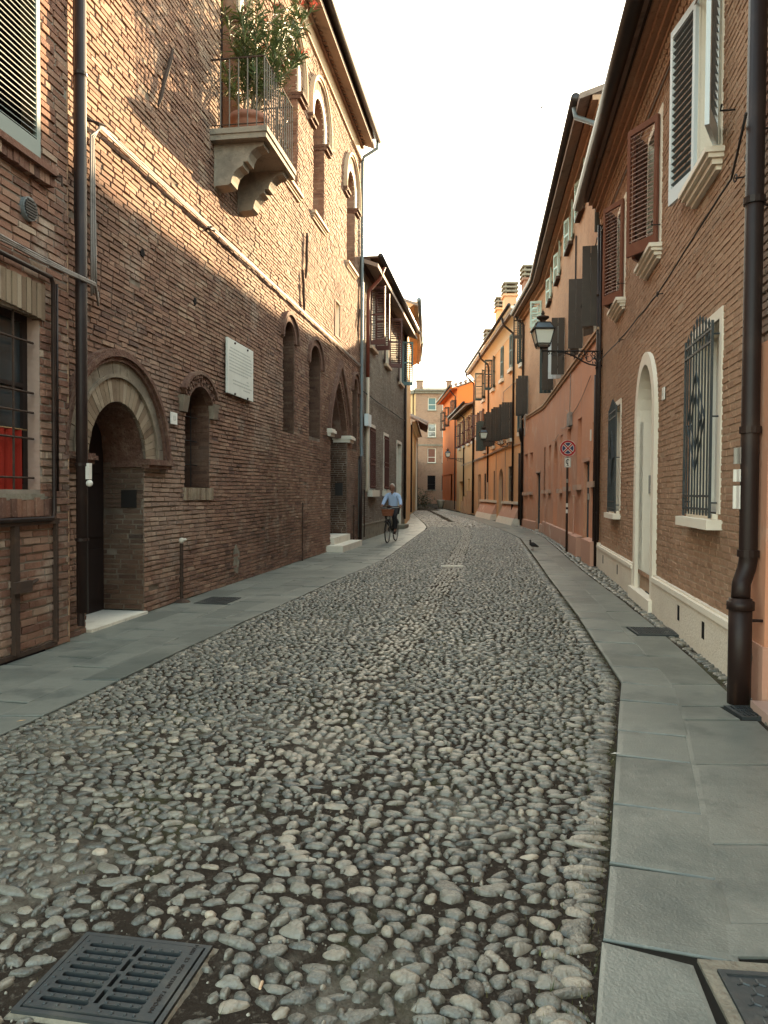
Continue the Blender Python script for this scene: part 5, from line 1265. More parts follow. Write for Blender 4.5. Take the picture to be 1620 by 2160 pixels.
louver(O2, 1.5, 5.05, .44, 1.7, rad(86), M_SHDARK, solid=True, side=-1, o=.01); louver(O2, .7, 5.05, .42, 1.7, rad(-95), M_SHDARK, solid=True, o=.01)
for u0_, u1_, z in ((10.2, 10.95, 8.5), (7.7, 8.6, 8.42), (4.6, 5.3, 8.4), (1.7, 2.5, 8.4)):
    louver(O1, u0_, z, .42, 1.0, rad(-166), M_MINT, n=12, singles=False, o=.01); louver(O1, u1_, z, .42, 1.0, rad(168), M_MINT, n=12, singles=False, side=-1, o=.01)
louver(O2, 4.0, 8.15, .45, 1.05, rad(-150), M_MINT, n=12, singles=False, o=.01); louver(O2, 4.9, 8.15, .45, 1.05, rad(70), M_MINT, n=12, singles=False, side=-1, o=.01)
# plinths
for W, a, b, z, o_ in ((O1, 0, 9.55, .44, .045), (O1, 9.58, 11.38, .46, .16), (O1, 12.40, 13.80, .50, .17), (O2, 0, 4.0, .34, .045), (O2, 5.04, 5.8, .30, .045)):
    v = F(); v.box((a, -.03, -.03), (b, o_, z)); v.add([(a, o_, z), (b, o_, z), (b, 0, z + .03), (a, 0, z + .03)], [(0, 1, 2, 3)]); W.part('plinth', v, M_ORPLINTH)
v = F(); v.tube([(9.98, .05, .1), (9.98, .05, 1.44)], .024, 6); v.tube([(9.9, .06, 1.46), (10.06, .06, 1.46)], .02, 6); O1.part('gas_pipe', v, M_ORPLINTH)
v = F(); v.tube([(1.4, .05, .1), (1.4, .05, 1.30)], .022, 6); O1.part('gas_pipe', v, M_ORPLINTH)
# gutter, gable and pipes
ge = [O2.P(0, .54, ZT + .06), O2.P(5.8, .54, ZT + .06), O1.P(.1, .54, ZT + .06), O1.P(13.5, .54, ZT + .10)]
v = MB(); v.tube([Vector(p) - Vector(orh.location) for p in ge], .10, 12); build('gutter', v, M_GUT, orh, None, smooth=True)
v = F(); v.tube([(.25, .50, ZT), (.3, .3, ZT - .3), (.35, .07, ZT - .5), (.35, .07, .3)], .05, 8); O2.part('downpipe', v, M_PIPE, smooth=True)
v = F(); v.tube([(.25, .07, 3.9), (.22, .07, .05)], .06, 8); v.lathe([(.05, 0), (.14, .5), (.14, .62)], (.25, .1, 3.9), 8); O2.part('downpipe_shoe', v, M_PIPE, smooth=True)
v = F(); v.tube([(13.25, .54, ZT + .05), (13.25, .5, ZT - .2), (13.55, .12, ZT - .5), (13.6, .08, ZT - .9), (13.6, .08, 7)], .055, 8); O1.part('downpipe', v, M_PIPEG, smooth=True)
house_shell(O1, 0, O1.L, ZT, 8, 1.3, over=.5, mat=M_BROWNP); house_shell(O2, 0, O2.L, ZT, 8, 1.3, over=.5, mat=M_BROWNP)
v = F(); v.box((13.2, -3.2, ZT), (13.8, -.35, ZT + .75)); v.add([(13.15, -.2, ZT + .72), (13.9, -.2, ZT + .72), (13.9, -3.4, ZT + 1.5), (13.15, -3.4, ZT + 1.5), (13.15, -.2, ZT + .80), (13.9, -.2, ZT + .80), (13.9, -3.4, ZT + 1.58), (13.15, -3.4, ZT + 1.58)], [(0, 1, 2, 3), (4, 5, 6, 7), (0, 1, 5, 4), (1, 2, 6, 5)]); O1.part('parapet', v, M_BRICKN)
v = F(); v.tube([(9.6, .03, 8.25), (9.6, .03, 5.0)], .022, 6); O1.part('conduit', v, M_CABLED)
v = F(); v.box((8.45, .0, 3.36), (9.05, .09, 3.72)); v.tube([(8.75, .04, 3.72), (8.75, .03, 4.8)], .012, 5); v.tube([(8.6, .05, 3.74), (8.3, .10, 3.86)], .008, 4); v.tube([(8.9, .05, 3.74), (9.2, .10, 3.84)], .008, 4); O1.part('cable_box', v, M_CABLE)
for pts in ([(12.6, .03, 4.15), (11.2, .03, 3.85), (10.2, .03, 3.72), (9.05, .03, 3.62)], [(8.5, .03, 3.5), (7.6, .03, 3.42), (6.9, .03, 3.46), (6.6, .06, 3.5)], [(5.9, .05, 3.36), (4.8, .03, 3.28), (3.8, .03, 3.3)]):
    v = F(); v.tube(pts, .008, 5); O1.part('wire', v, M_CABLE)
v = F(); v.box((12.35, -.0, 1.38), (12.45, .04, 1.52)); O1.part('bell_box', v, M_STEEL); v = F(); v.box((12.5, .0, 2.7), (12.62, .02, 2.95)); O1.part('sticker', v, M_PAPER)
v = F(); v.add([(1.55, .13, 5.0), (1.75, .13, 5.0), (1.72, .14, 4.1), (1.60, .14, 4.05), (1.55, .17, 5.0), (1.75, .17, 5.0), (1.72, .17, 4.1), (1.60, .17, 4.05)], [(0, 1, 2, 3), (7, 6, 5, 4), (0, 3, 7, 4), (1, 5, 6, 2), (3, 2, 6, 7)]); O2.part('hanging_cloth', v, M_CABLE)

# ================================================================ yellow house with battered plinths
yh = empty('yellow_house', (6.45, 54.5, 0), 'apricot yellow house with tall chimneys, green shutters and a stone bench plinth', 'house')
Y = Wall(yh, (6.45, 54.5), (6.42, 35.3))
YT = 10.1
yw = [Op(4.6, 5.6, 7.6, 9.4), Op(9.0, 9.9, 7.7, 9.5), Op(12.4, 13.3, 7.75, 9.5), Op(15.4, 16.3, 7.85, 9.55), Op(18.7, 19.1, 7.6, 10.0),
      Op(1.6, 2.5, 5.4, 7.0), Op(4.1, 5.0, 5.5, 7.0), Op(5.5, 6.4, 4.25, 6.1), Op(9.3, 10.2, 4.3, 6.25), Op(12.4, 13.2, 4.4, 6.2), Op(15.4, 16.3, 4.3, 6.1), Op(18.5, 19.1, 4.4, 6.0)]
yg = [Op(15.2, 16.4, 1.14, 2.9), Op(18.5, 19.1, 1.14, 2.9), Op(9.8, 10.35, 1.05, 2.83), Op(5.6, 6.5, 1.05, 2.78)]
ya = Op(11.9, 13.55, 0, 2.1, 'round', .78); ys_ = Op(2.4, 3.9, 0, 2.8)
Y.part('wall', sheet(Y, 0, Y.L, 0, YT, yw + yg + [ya, ys_]), M_YELLOW); house_shell(Y, 0, Y.L, YT, 9, 1.7, over=.6, mat=M_YELLOW)
reveals(Y, yw + yg + [ya, ys_], .2, 0, M_BEIGE)
for q in yw: Y.part('window', panel(q, -.18), M_VOID)
for q in yg:
    wd = Y.part('window', panel(q, -.18), M_GLASS); v = F(); k = 0
    for k in range(5): v.tube([(q.u0 + (q.u1 - q.u0) * (k + .5) / 5, -.05, q.z0), (q.u0 + (q.u1 - q.u0) * (k + .5) / 5, -.05, q.z1)], .012, 4)
    for z in (.3, .7): v.tube([(q.u0, -.05, q.z0 + (q.z1 - q.z0) * z), (q.u1, -.05, q.z0 + (q.z1 - q.z0) * z)], .015, 4)
    Y.part('window_grille', v, M_BLACK, wd)
Y.part('door', panel(ya, -.19), nmat('mauve_door', (.19, .115, .10), rough=.6))
rs = Y.part('roller_shutter', panel(ys_, -.18), M_BEIGE)
for k in range(19):
    v = F(); v.box((2.45, -.18, .1 + k * .14), (3.85, -.15, .17 + k * .14)); Y.part('slat', v, M_SHBROWN, rs)
for q in yw:
    s = F(); s.box((q.u0 - .12, -.1, q.z0 - .18), (q.u1 + .12, .14, q.z0)); Y.part('window_sill', s, M_STONE)
for i, (q, m_, a1, a2) in enumerate(((yw[0], M_SHTEAL, -88, 150), (yw[1], M_SHTEAL, -92, 160), (yw[2], M_SHBLUE, -5, 4), (yw[3], M_SHBLUE, -6, 5), (yw[4], M_SHTEAL, -80, 95), (yw[5], M_SHRED, -150, 160), (yw[6], M_SHRED, -165, 165), (yw[7], M_SHTEAL, -100, 88), (yw[8], M_SHDARK, -88, 86), (yw[9], M_SHDARK, -88, 90), (yw[10], M_SHDARK, -92, 84), (yw[11], M_SHBLUE, -20, 30))):
    w_ = (q.u1 - q.u0) / 2; 
    so_ = i in (7, 8, 9, 10)
    if so_: w_ = .52
    louver(Y, q.u0, q.z0, w_, q.z1 - q.z0, rad(a1), m_, n=18, singles=False, o=.02, solid=so_); louver(Y, q.u1, q.z0, w_, q.z1 - q.z0, rad(a2), m_, n=18, singles=False, side=-1, o=.02, solid=so_)
louver(Y, 19.15, 8.7, .45, 1.6, rad(80), M_SHDARK, n=16, singles=False, side=-1, o=.02)
v = F(); v.add([(0, 0, YT - .5), (Y.L, 0, YT - .5), (Y.L, .35, YT - .1), (0, .35, YT - .1), (0, .62, YT), (Y.L, .62, YT), (0, .62, YT + .1), (Y.L, .62, YT + .1), (0, 0, YT + .1), (Y.L, 0, YT + .1)], [(0, 1, 2, 3), (3, 2, 5, 4), (4, 5, 7, 6), (6, 7, 9, 8), (0, 3, 4, 6, 8), (1, 9, 7, 5, 2)]); Y.part('eave_cornice', v, M_CREAM)
v = F(); v.tube([(-.05, .70, YT + .14), (Y.L, .70, YT + .14)], .08, 10); Y.part('gutter', v, M_GUT, smooth=True)
v = F(); v.box((0, -.02, 3.86), (Y.L, .05, 3.94)); Y.part('string_course', v, M_BEIGE)
v = F(); v.box((14.2, -.01, .0), (19.2, .012, 3.85)) if False else v.box((19.12, -.01, 0), (19.19, .02, YT - .5)); Y.part('party_line', v, M_BEIGE)
for a, b in ((12.95 + .75, 18.6), (4.25, 11.1)):
    v = F(); v.add([(a, 0, 1.0), (b, 0, 1.0), (b + .05, .28, .33), (a - .05, .28, .33), (a - .05, 0, .33), (b + .05, 0, .33)], [(0, 1, 2, 3), (0, 3, 4), (1, 5, 2)]); pb = Y.part('battered_base', v, M_ORPLINTH)
    v = F(); v.add([(a - .06, .29, .33), (b + .06, .29, .33), (b + .10, .44, -.03), (a - .10, .44, -.03), (a - .06, 0, .33), (b + .06, 0, .33), (b + .1, 0, -.03), (a - .1, 0, -.03)], [(0, 1, 2, 3), (0, 4, 5, 1), (0, 3, 7, 4), (1, 5, 6, 2)]); Y.part('stone_base', v, M_STONE, pb)
    v = F(); v.box((a - .06, -.05, .99), (b + .06, .13, 1.12)); Y.part('stone_ledge', v, M_STONE, pb)
for u, zt, zb, m_ in ((16.95, YT + .05, 0, M_PIPE), (7.78, YT + .05, 2.2, M_PIPE), (.15, YT + .05, .1, M_PIPE), (18.95, 3.4, .3, M_PIPE)):
    v = F(); pts = [(u, .68, zt), (u, .6, zt - .35), (u, .12, zt - .75), (u, .08, zt - 1), (u, .08, zb)] if zt > 5 else [(u, .1, zt), (u, .1, zb)]
    v.tube(pts, .055 if zt > 5 else .05, 8); dpy = Y.part('downpipe', v, m_, smooth=True)
v = F(); v.tube([(7.78, .08, 2.2), (7.80, .08, .95)], .05, 8); Y.part('downpipe_shoe', v, M_PIPEC, dpy)
for u in (11.0, 14.3):
    v = F(); v.tube([(u, .03, 3.85), (u, .03, .9)], .016, 5); Y.part('conduit', v, M_CABLE)
for u, h, o_ in ((1.6, 12.0, -.5), (5.5, 13.2, -.7), (8.5, 13.3, -.7), (12.6, 13.1, -1.1)):
    v = F(); v.box((u - .45, o_ - .7, YT - .2), (u + .45, o_, h)); v.box((u - .55, o_ - .8, h), (u + .55, o_ + .1, h + .12)); cm = Y.part('chimney', v, M_YELLOW if u < 12 else M_BRICKN)
    for k in range(3):
        vv = F(); vv.box((u - .55, o_ - .8, h + .24 + k * .24), (u + .55, o_ + .1, h + .34 + k * .24)); Y.part('chimney_slab', vv, M_CONC, cm)
    vv = F()
    for a in (-.45, .35):
        for b in (-.7, -.1): vv.box((u + a, o_ + b, h + .1), (u + a + .1, o_ + b + .1, h + .75))
    Y.part('chimney_posts', vv, M_CONC, cm)

# ================================================================ pale house and bright orange house at the bend
y2 = empty('pale_ochre_house', (6.3, 66, 0), 'pale ochre two storey house with brown shutters between the yellow and bright orange houses', 'house')
Y2 = Wall(y2, (6.3, 66), (6.45, 54.5))
yq = [Op(u, u + .9, 5.3, 7.25) for u in (1.9, 5.0, 7.9, 10.4)]; yb = [Op(2.1, 5.2, 0, 2.5), Op(8.1, 9.0, 1.25, 2.6), Op(10.3, 11.2, 1.35, 2.5)]
Y2.part('wall', sheet(Y2, 0, Y2.L, 0, 8.0, yq + yb), M_OCHRE); house_shell(Y2, 0, Y2.L, 8.0, 8, 1.5, over=.7, mat=M_OCHRE)
for q in yq + yb: reveals(Y2, [q], .3 if q.u1 - q.u0 < 2 else .8, 0, M_OCHRE)
for q in yq + yb[1:]: Y2.part('window', panel(q, -.25), M_VOID)
Y2.part('garage_door', panel(yb[0], -.78), M_DARKWOOD)
for q in yq:
    for u, s_, a_ in ((q.u0, 1, -140), (q.u1, -1, 140)): louver(Y2, u, q.z0, .45, q.z1 - q.z0, rad(a_), M_SHRED, n=16, singles=False, side=s_, o=.02)
    s = F(); s.box((q.u0 - .12, -.1, q.z0 - .16), (q.u1 + .12, .12, q.z0)); Y2.part('window_sill', s, M_STONE)
v = F(); v.box((-.1, -.02, 7.9), (Y2.L, .7, 8.0)); Y2.part('eave_soffit', v, M_SOFFIT); v = F(); v.tube([(-.15, .78, 8.05), (Y2.L - .1, .78, 8.05)], .09, 8); Y2.part('gutter', v, M_GUT, smooth=True)
v = F(); v.tube([(5.75, .75, 8), (5.75, .1, 7.5), (5.75, .08, .1)], .055, 8); Y2.part('downpipe', v, M_PIPE, smooth=True); v = F(); v.tube([(11.4, .08, 7.9), (11.4, .08, .1)], .07, 8); Y2.part('downpipe', v, M_PIPE)
for k in range(3):
    v = F(); v.box((6.1 + k * 1.9, -.02, 0), (6.3 + k * 1.9, .35, .9 + .4 * k)); Y2.part('buttress', v, M_BEIGE)
ob = empty('bright_orange_house', (6.0, 78, 0), 'bright orange house with a tiled hip roof at the bend', 'house')
OB = Wall(ob, (6.0, 78), (6.3, 66.05))
oq = [Op(1.6, 2.4, 7.8, 9.6), Op(5.0, 5.8, 7.9, 9.7), Op(10.4, 11.2, 8.5, 9.7)]; od = [Op(7.6, 8.6, 0, 3.2), Op(10.2, 11, 0, 3.2)]
OB.part('wall', sheet(OB, 0, OB.L, 0, 10.7, oq + od), M_BRIGHT); house_shell(OB, 0, OB.L, 10.7, 9, 1.6, over=.6, mat=M_BRIGHT)
for q in oq: OB.part('window', panel(q, -.1), M_VOID)
for q in od: OB.part('door', panel(q, -.1), M_SHRED)
for q in oq:
    for u, s_, a_ in ((q.u0, 1, -110), (q.u1, -1, 110)): louver(OB, u, q.z0, .45, q.z1 - q.z0, rad(a_), M_SHDARK, n=14, singles=False, side=s_, o=.02)
v = F(); v.box((0, -.02, 0), (OB.L, .06, .85)); OB.part('plinth', v, M_BEIGE); v = F(); v.box((0, -.02, 3.3), (OB.L, .04, 3.45)); OB.part('string_course', v, M_BRIGHT)
v = F(); v.tube([(-.1, .68, 10.75), (OB.L + .3, .68, 10.75)], .1, 8); OB.part('gutter', v, M_GUT, smooth=True)
v = F(); v.box((-.1, -.02, 10.6), (OB.L + .2, .65, 10.68)); OB.part('eave_soffit', v, M_BRIGHT)
v = F()
for k in range(20):      # gable end tiles over the near wall
    o_ = .55 - k * .42; up = .6 - o_ if o_ > -4.5 else 9.6 + o_
    z = 10.78 + max(0, up) * .34
    v.tube([(OB.L + .34, o_, z), (OB.L - .5, o_, z + .06)], .13, 6, tone=R.random())
OB.part('roof_tiles', v, M_TILE, kind='stuff')
v = F(); v.box((OB.L - .8, -2.6, 8.0), (OB.L + .05, -1.2, 9.4)); OB.part('dormer', v, M_BEIGE)
v = F(); v.tube([(11.0, .6, 10.6), (11.3, .1, 10.0), (11.3, .08, .1)], .06, 8); OB.part('downpipe', v, M_PIPE)
# ================================================================ plaques, numbers, cables
pq = empty('marble_plaque', PW.P(4.66, 0, 3.07), 'white marble plaque with faint carved lines on the palace wall', 'plaque')
QW = Wall(pq, (-3.15, 8.0), (-.77, 23.45)); QW.M = QW.M.copy(); QW.M.translation.z = -3.07
v = F(); v.box((4.04, .03, 3.07), (5.29, .062, 3.94)); QW.part('slab', v, M_MARBLE)
v = F()
for k, (a, b) in enumerate(((4.16, 5.1), (4.12, 5.18), (4.12, 5.2), (4.12, 5.2), (4.12, 5.18), (4.12, 5.2), (4.12, 5.18), (4.12, 5.02), (4.95, 5.05), (4.28, 5.08), (4.30, 5.2), (4.78, 5.12))):
    z = 3.79 - k * .052 - (.03 if k > 7 else 0); u = a
    while u < b:
        w = R.uniform(.03, .11); v.box((u, .0615, z), (min(u + w, b), .0632, z + .020)); u += w + .018
QW.part('carved_lines', v, M_GREYINK)
for u in (4.36, 4.98):
    for z in (3.90, 3.085):
        v = F(); v.tube([(u, .02, z), (u, .08, z)], .018, 6); QW.part('fixing_pin', v, M_RUST)
def lettering(name, body, size, mat, parent, loc, rot, scale=(1, 1, 1), ext=.001, align='CENTER'):
    cu = bpy.data.curves.new(name, 'FONT'); cu.body = body; cu.size = size; cu.align_x = align; cu.align_y = 'CENTER'; cu.extrude = ext
    t = bpy.data.objects.new(name, cu); COL.objects.link(t)
    me = bpy.data.meshes.new_from_object(t.evaluated_get(bpy.context.evaluated_depsgraph_get())); me.name = name
    bpy.data.objects.remove(t); me.materials.clear(); me.materials.append(mat)
    o = link(name, me, None, parent); o.location = loc; o.rotation_euler = rot; o.scale = scale; return o
def number_plate(W, u, z, w, h, text, label, o=.02):
    root = empty('house_number', W.P(u, o, z), label, 'house number', rz=math.atan2(W.d.y, W.d.x))
    mb = MB(); mb.box((-w / 2, -.014, -h / 2), (w / 2, 0, h / 2)); build('plate', mb, M_WHITE, root)
    if text:
        lettering('numerals', text, h * .62, M_GREYINK, root, (0, -.0155, 0), (rad(90), 0, 0), (.8, 1, 1))
number_plate(PW, 2.13, 2.475, .19, .155, '13', 'white house number plate with 13 beside the arched door')
number_plate(RW, 6.58, 2.73, .13, .15, '6', 'small white number tile beside the white arched doorway', o=.008)
def cable(name, W, paths, r, mat, label, cat='cable'):
    root = empty(name, W.P(paths[0][0][0], 0, paths[0][0][2]), label, cat)
    off = Vector(root.location)
    for i, p in enumerate(paths):
        mb = MB(); pts = []
        for k in range(len(p) - 1):
            a, b = p[k], p[k + 1]; n = max(1, int(math.dist(a, b) / .35))
            for j in range(n):
                t = j / n; sag = .0 if a[0] == b[0] else R.uniform(-.007, .007)
                pts.append(Vector(W.P(a[0] + (b[0] - a[0]) * t, a[1] + (b[1] - a[1]) * t, a[2] + (b[2] - a[2]) * t + sag)) - off)
        pts.append(Vector(W.P(*p[-1])) - off); mb.tube(pts, r, 6); build('strand', mb, mat, root, smooth=True)
    return root
pc = cable('wall_cable', PW, [[(.05 + .02 * k, .05 + .015 * k, 3.56 + .03 * k), (.04 + .03 * k, .05, 5.22), (.15, .10, 5.34 + .02 * k), (.5, .06, 5.37 + .022 * k), (8, .06, 5.40 + .02 * k), (15.5, .06, 5.36 + .02 * k)] for k in range(3)], .011, M_CABLE, 'bundle of pale cables running along the palace wall at the shadow edge')
mb = MB()
for a, b in (((-.05, 0, 5.36), (.03, .14, 5.34)), ((.03, .14, 5.34), (.14, .16, 5.36)), ((-.1, .03, 5.38), (.12, .10, 5.36)), ((3.3, 0, 5.36), (3.3, .1, 5.40)), ((3.4, 0, 5.42), (3.4, .1, 5.36))): mb.tube([Vector(PW.P(*a)) - Vector(pc.location), Vector(PW.P(*b)) - Vector(pc.location)], .014, 5)
build('cable_bracket', mb, M_RUST, pc)
cable('wall_cable', NW, [[(3, .05 + .02 * k, 3.62 + .022 * k), (5.0, .06, 3.60 + .02 * k), (5.75, .16, 3.58 + .01 * k), (6.1, .10 - .1, 3.46 + .03 * k), (6.15, -.04, 3.5 + .06 * k)] for k in range(3)], .011, M_CABLE, 'grey cables crossing the drainpipe above the red curtain window')
cable('wall_cable', PW, [[(-.28, .06, 7.1), (-.27, .06, 4.2), (-.22, .08, 3.7), (-.1, .07, 3.6)]], .014, M_CABLED, 'dark cable dropping beside the big drainpipe on the palace corner')
cable('wall_cable', GW, [[(.2, .07, 4.66), (4, .07, 4.66), (7.9, .10, 4.68), (10.8, .07, 4.72)]], .018, M_CABLED, 'dark cable along the grey brick house above its barred windows')
rc = cable('wall_cable', RW, [[(.25, .10, 4.20), (3.0, .07, 4.08), (6.4, .07, 3.98), (9.7, .10, 4.06), (10.5, .22, 4.2)]], .010, M_CABLED, 'thin dark cable climbing across the brown brick wall past the lamp')
mb = MB()
for u, z in ((3.05, 4.08), (6.4, 3.98), (9.7, 4.06), (10.0, 4.10), (10.3, 4.17)):
    c = Vector(RW.P(u, .07, z)) - Vector(rc.location); mb.tube([Vector(RW.P(u, -.02, z + .01)) - Vector(rc.location), c], .008, 5)
    mb.tube([c + Vector((0, .03 * math.cos(t), .03 * math.sin(t))) for t in [i * .9 for i in range(8)]], .006, 4)
build('cable_ring', mb, M_BLACK, rc, kind='stuff')
mb = MB()
cable('wall_cable', RW, [[(-.05, .06, 6.9), (4.4, .05, 6.66), (10.5, .05, 6.30)]], .010, M_CABLE, 'thin pale cable under the brick cornice')
cable('wall_cable', Y, [[(19.1, .08, 6.95), (17, .06, 6.98), (13.6, .06, 6.95), (13.5, .05, 5.9)]], .015, M_CABLE, 'pale cable on the upper wall of the yellow house')
cable('wall_cable', Y, [[(16.4, .09, 3.97), (7.8, .09, 3.85), (-.1, .09, 3.78), (-6, .3, 3.7)], [(16.4, .09, 4.03), (7.8, .09, 3.9), (-.1, .09, 3.86), (-6, .3, 3.76)]], .018, M_CABLE, 'double cable above the ground floor of the yellow house')
cable('wall_cable', O1, [[(13.5, .06, 6.9), (11.5, .06, 6.2), (9.6, .05, 5.6), (6, .06, 5.5), (.2, .06, 5.45)]], .010, M_CABLED, 'dark cable sloping over the brown upper wall behind the lamp')

# ================================================================ street lamps
def street_lamp(x, y, z, rz, label, group='wrought iron lanterns on wall brackets'):
    root = empty('street_lamp', (x, y, z), label, 'street lamp', group, rz)
    L_ = 1.25; b = MB()
    b.tube([(0, 0, 0), (L_ + .03, 0, 0)], .016, 6); b.tube([(0, 0, -.30), (0, 0, .12)], .014, 6); b.box((-.02, -.05, -.34), (.02, .05, .06))
    b.tube([(.0, 0, -.29), (.12, 0, -.30), (.28, 0, -.27), (.42, 0, -.21), (.55, 0, -.13), (.68, 0, -.07), (.82, 0, -.03), (.95, 0, -.02)], .016, 6)
    b.tube([(L_, 0, .05), (L_, 0, -.20), (L_, 0, -.26)], [.015, .014, .004], 6)
    br = build('bracket', b, M_BLACK, root)
    s = MB()
    for cx, cz, r0, tw, ph in ((.11, -.17, .10, 9, 0), (.30, -.15, .09, 9, 2), (.46, -.10, .07, 8, 4), (.20, -.06, .05, 8, 1), (.36, -.05, .04, 8, 3), (.06, -.05, .045, 8, 5), (.62, -.06, .05, 8, 2), (1.02, -.07, .055, 9, 0), (.90, -.06, .04, 8, 3), (1.13, -.05, .03, 7, 1), (.19, -.25, .04, 8, 2), (.76, -.04, .035, 7, 1)):
        s.tube([(cx + r0 * (1 - i / (tw * 1.6)) * math.cos(ph + i * .75), (R.random() - .5) * .02, cz + r0 * (1 - i / (tw * 1.6)) * math.sin(ph + i * .75)) for i in range(tw)], [.012 - .0006 * i for i in range(tw)], 5)
        s.add([(cx + r0 * .3, .012, cz - .02), (cx + r0 * .9, .012, cz + .02), (cx + r0 * .5, .012, cz + .06), (cx + r0 * .3, -.012, cz - .02), (cx + r0 * .9, -.012, cz + .02), (cx + r0 * .5, -.012, cz + .06)], [(0, 1, 2), (5, 4, 3), (0, 3, 4, 1), (1, 4, 5, 2), (2, 5, 3, 0)])
    for x_ in (.62, .70, .16): s.tube([(x_, 0, 0), (x_, 0, .09)], [.006, .002], 4)
    build('scrollwork', s, M_BLACK, br)
    ln = MB(); z0, z1 = .10, .42; a, c = .125, .20
    for sx in (-1, 1):
        for sy in (-1, 1):
            ln.tube([(L_ + sx * a, sy * a, z0), (L_ + sx * c, sy * c, z1)], .011, 5); ln.tube([(L_, 0, .04), (L_ + sx * a * .9, sy * a * .9, .07), (L_ + sx * a, sy * a, z0)], .010, 5)
    for h, w in ((z0, a), (z1, c), (z0 + .035, a + .01)):
        for sx in (-1, 1): ln.box((L_ + sx * w - .012, -w, h - .009), (L_ + sx * w + .012, w, h + .009)); ln.box((L_ - w, sx * w - .012, h - .009), (L_ + w, sx * w + .012, h + .009))
    ln.box((L_ - c - .025, -c - .025, z1), (L_ + c + .025, c + .025, z1 + .022))
    lf = build('lantern_frame', ln, M_BLACK, root)
    gl = MB()
    def fr(w0, h0, w1, h1):
        gl.add([(L_ - w0, -w0, h0), (L_ + w0, -w0, h0), (L_ + w0, w0, h0), (L_ - w0, w0, h0), (L_ - w1, -w1, h1), (L_ + w1, -w1, h1), (L_ + w1, w1, h1), (L_ - w1, w1, h1)], [(0, 1, 5, 4), (1, 2, 6, 5), (2, 3, 7, 6), (3, 0, 4, 7), (0, 3, 2, 1)])
    fr(a - .008, z0 + .005, c - .012, z1 - .004); build('lantern_glass', gl, M_LAMPGL, lf)
    gl = MB(); fr(c - .01, z1 + .022, .13, z1 + .14); build('lantern_roof', gl, M_LAMPTOP, lf)
    fn = MB()
    for sx in (-1, 1):
        for sy in (-1, 1): fn.tube([(L_ + sx * c, sy * c, z1 + .02), (L_ + sx * .13, sy * .13, z1 + .145)], .010, 5)
    fn.box((L_ - .14, -.14, z1 + .14), (L_ + .14, .14, z1 + .155)); fn.lathe([(.07, 0), (.055, .03), (.06, .05), (.13, .10), (.125, .125), (.06, .145), (.03, .16), (.04, .19), (.028, .21), (.012, .25), (.004, .29)], (L_, 0, z1 + .155), 14); build('finial', fn, M_RUST, lf)
    return root
street_lamp(4.50, 15.72, 4.45, rad(180), 'nearest wrought iron lantern on a scrolled bracket at the corner of the brown brick house')
street_lamp(6.40, 39.6, 4.25, rad(180), 'lantern on a bracket in front of the dark shutters of the yellow house')
street_lamp(6.38, 61.5, 4.35, rad(180), 'farthest small lantern on a bracket before the bright orange house')

# ================================================================ no stopping sign
sg = empty('traffic_sign', (4.80, 19.9, 0), 'round no stopping sign with red cross on a stickered pole before the orange wall', 'traffic sign', rz=rad(-6))
mb = MB(); mb.tube([(0, 0, -.02), (0, 0, 2.92)], .030, 10); build('pole', mb, M_RUST, sg, smooth=True)
mb = MB(); mb.tube([(0, -.035, 2.70), (0, -.050, 2.70)], .215, 40); ds = build('sign_disc', mb, M_WHITE, sg)
def disc_ring(r0, r1, y, a0=0, a1=360, n=48, cz=2.70):
    mb = MB(); n = max(6, int(n * (a1 - a0) / 360)); 
    inn = [(r0 * math.cos(rad(a0 + (a1 - a0) * i / n)), cz + r0 * math.sin(rad(a0 + (a1 - a0) * i / n))) for i in range(n + 1)]; ou = [(r1 * math.cos(rad(a0 + (a1 - a0) * i / n)), cz + r1 * math.sin(rad(a0 + (a1 - a0) * i / n))) for i in range(n + 1)]
    mb.ribbon(inn, ou, y, y + .002); return mb
build('red_ring', disc_ring(.155, .205, -.054), M_RED, ds)
for k in range(4):
    mb = MB(); r = .143; pts = []; g_ = .034
    a0, a1 = 90 * k - 45 + 13, 90 * k + 45 - 13
    ang = rad(90 * k); tip = g_ / math.sin(rad(45)); pts.append((tip * math.cos(ang), 2.70 + tip * math.sin(ang)))
    for i in range(11): t = rad(a0 + (a1 - a0) * i / 10); pts.append((r * math.cos(t), 2.70 + r * math.sin(t)))
    mb.prism(pts, -.054, -.052); build('blue_field', mb, M_BLUE, ds)
for a in (45, -45):
    mb = MB(); c_, s_ = math.cos(rad(a)), math.sin(rad(a)); w = .016; y = -.0565 if a > 0 else -.0555
    mb.prism([(-.165 * c_ + w * s_, 2.70 - .165 * s_ - w * c_), (.165 * c_ + w * s_, 2.70 + .165 * s_ - w * c_), (.165 * c_ - w * s_, 2.70 + .165 * s_ + w * c_), (-.165 * c_ - w * s_, 2.70 - .165 * s_ + w * c_)], y, y + .002); build('red_bar', mb, M_RED, ds)
mb = MB(); mb.box((-.085, -.046, 2.20), (.085, -.036, 2.46)); pt = build('tow_away_plate', mb, M_WHITE, sg)
mb = MB(); mb.box((-.078, -.048, 2.207), (.078, -.0465, 2.215)); mb.box((-.078, -.048, 2.445), (.078, -.0465, 2.453)); mb.box((-.078, -.048, 2.215), (-.070, -.0465, 2.445)); mb.box((.070, -.048, 2.215), (.078, -.0465, 2.445))
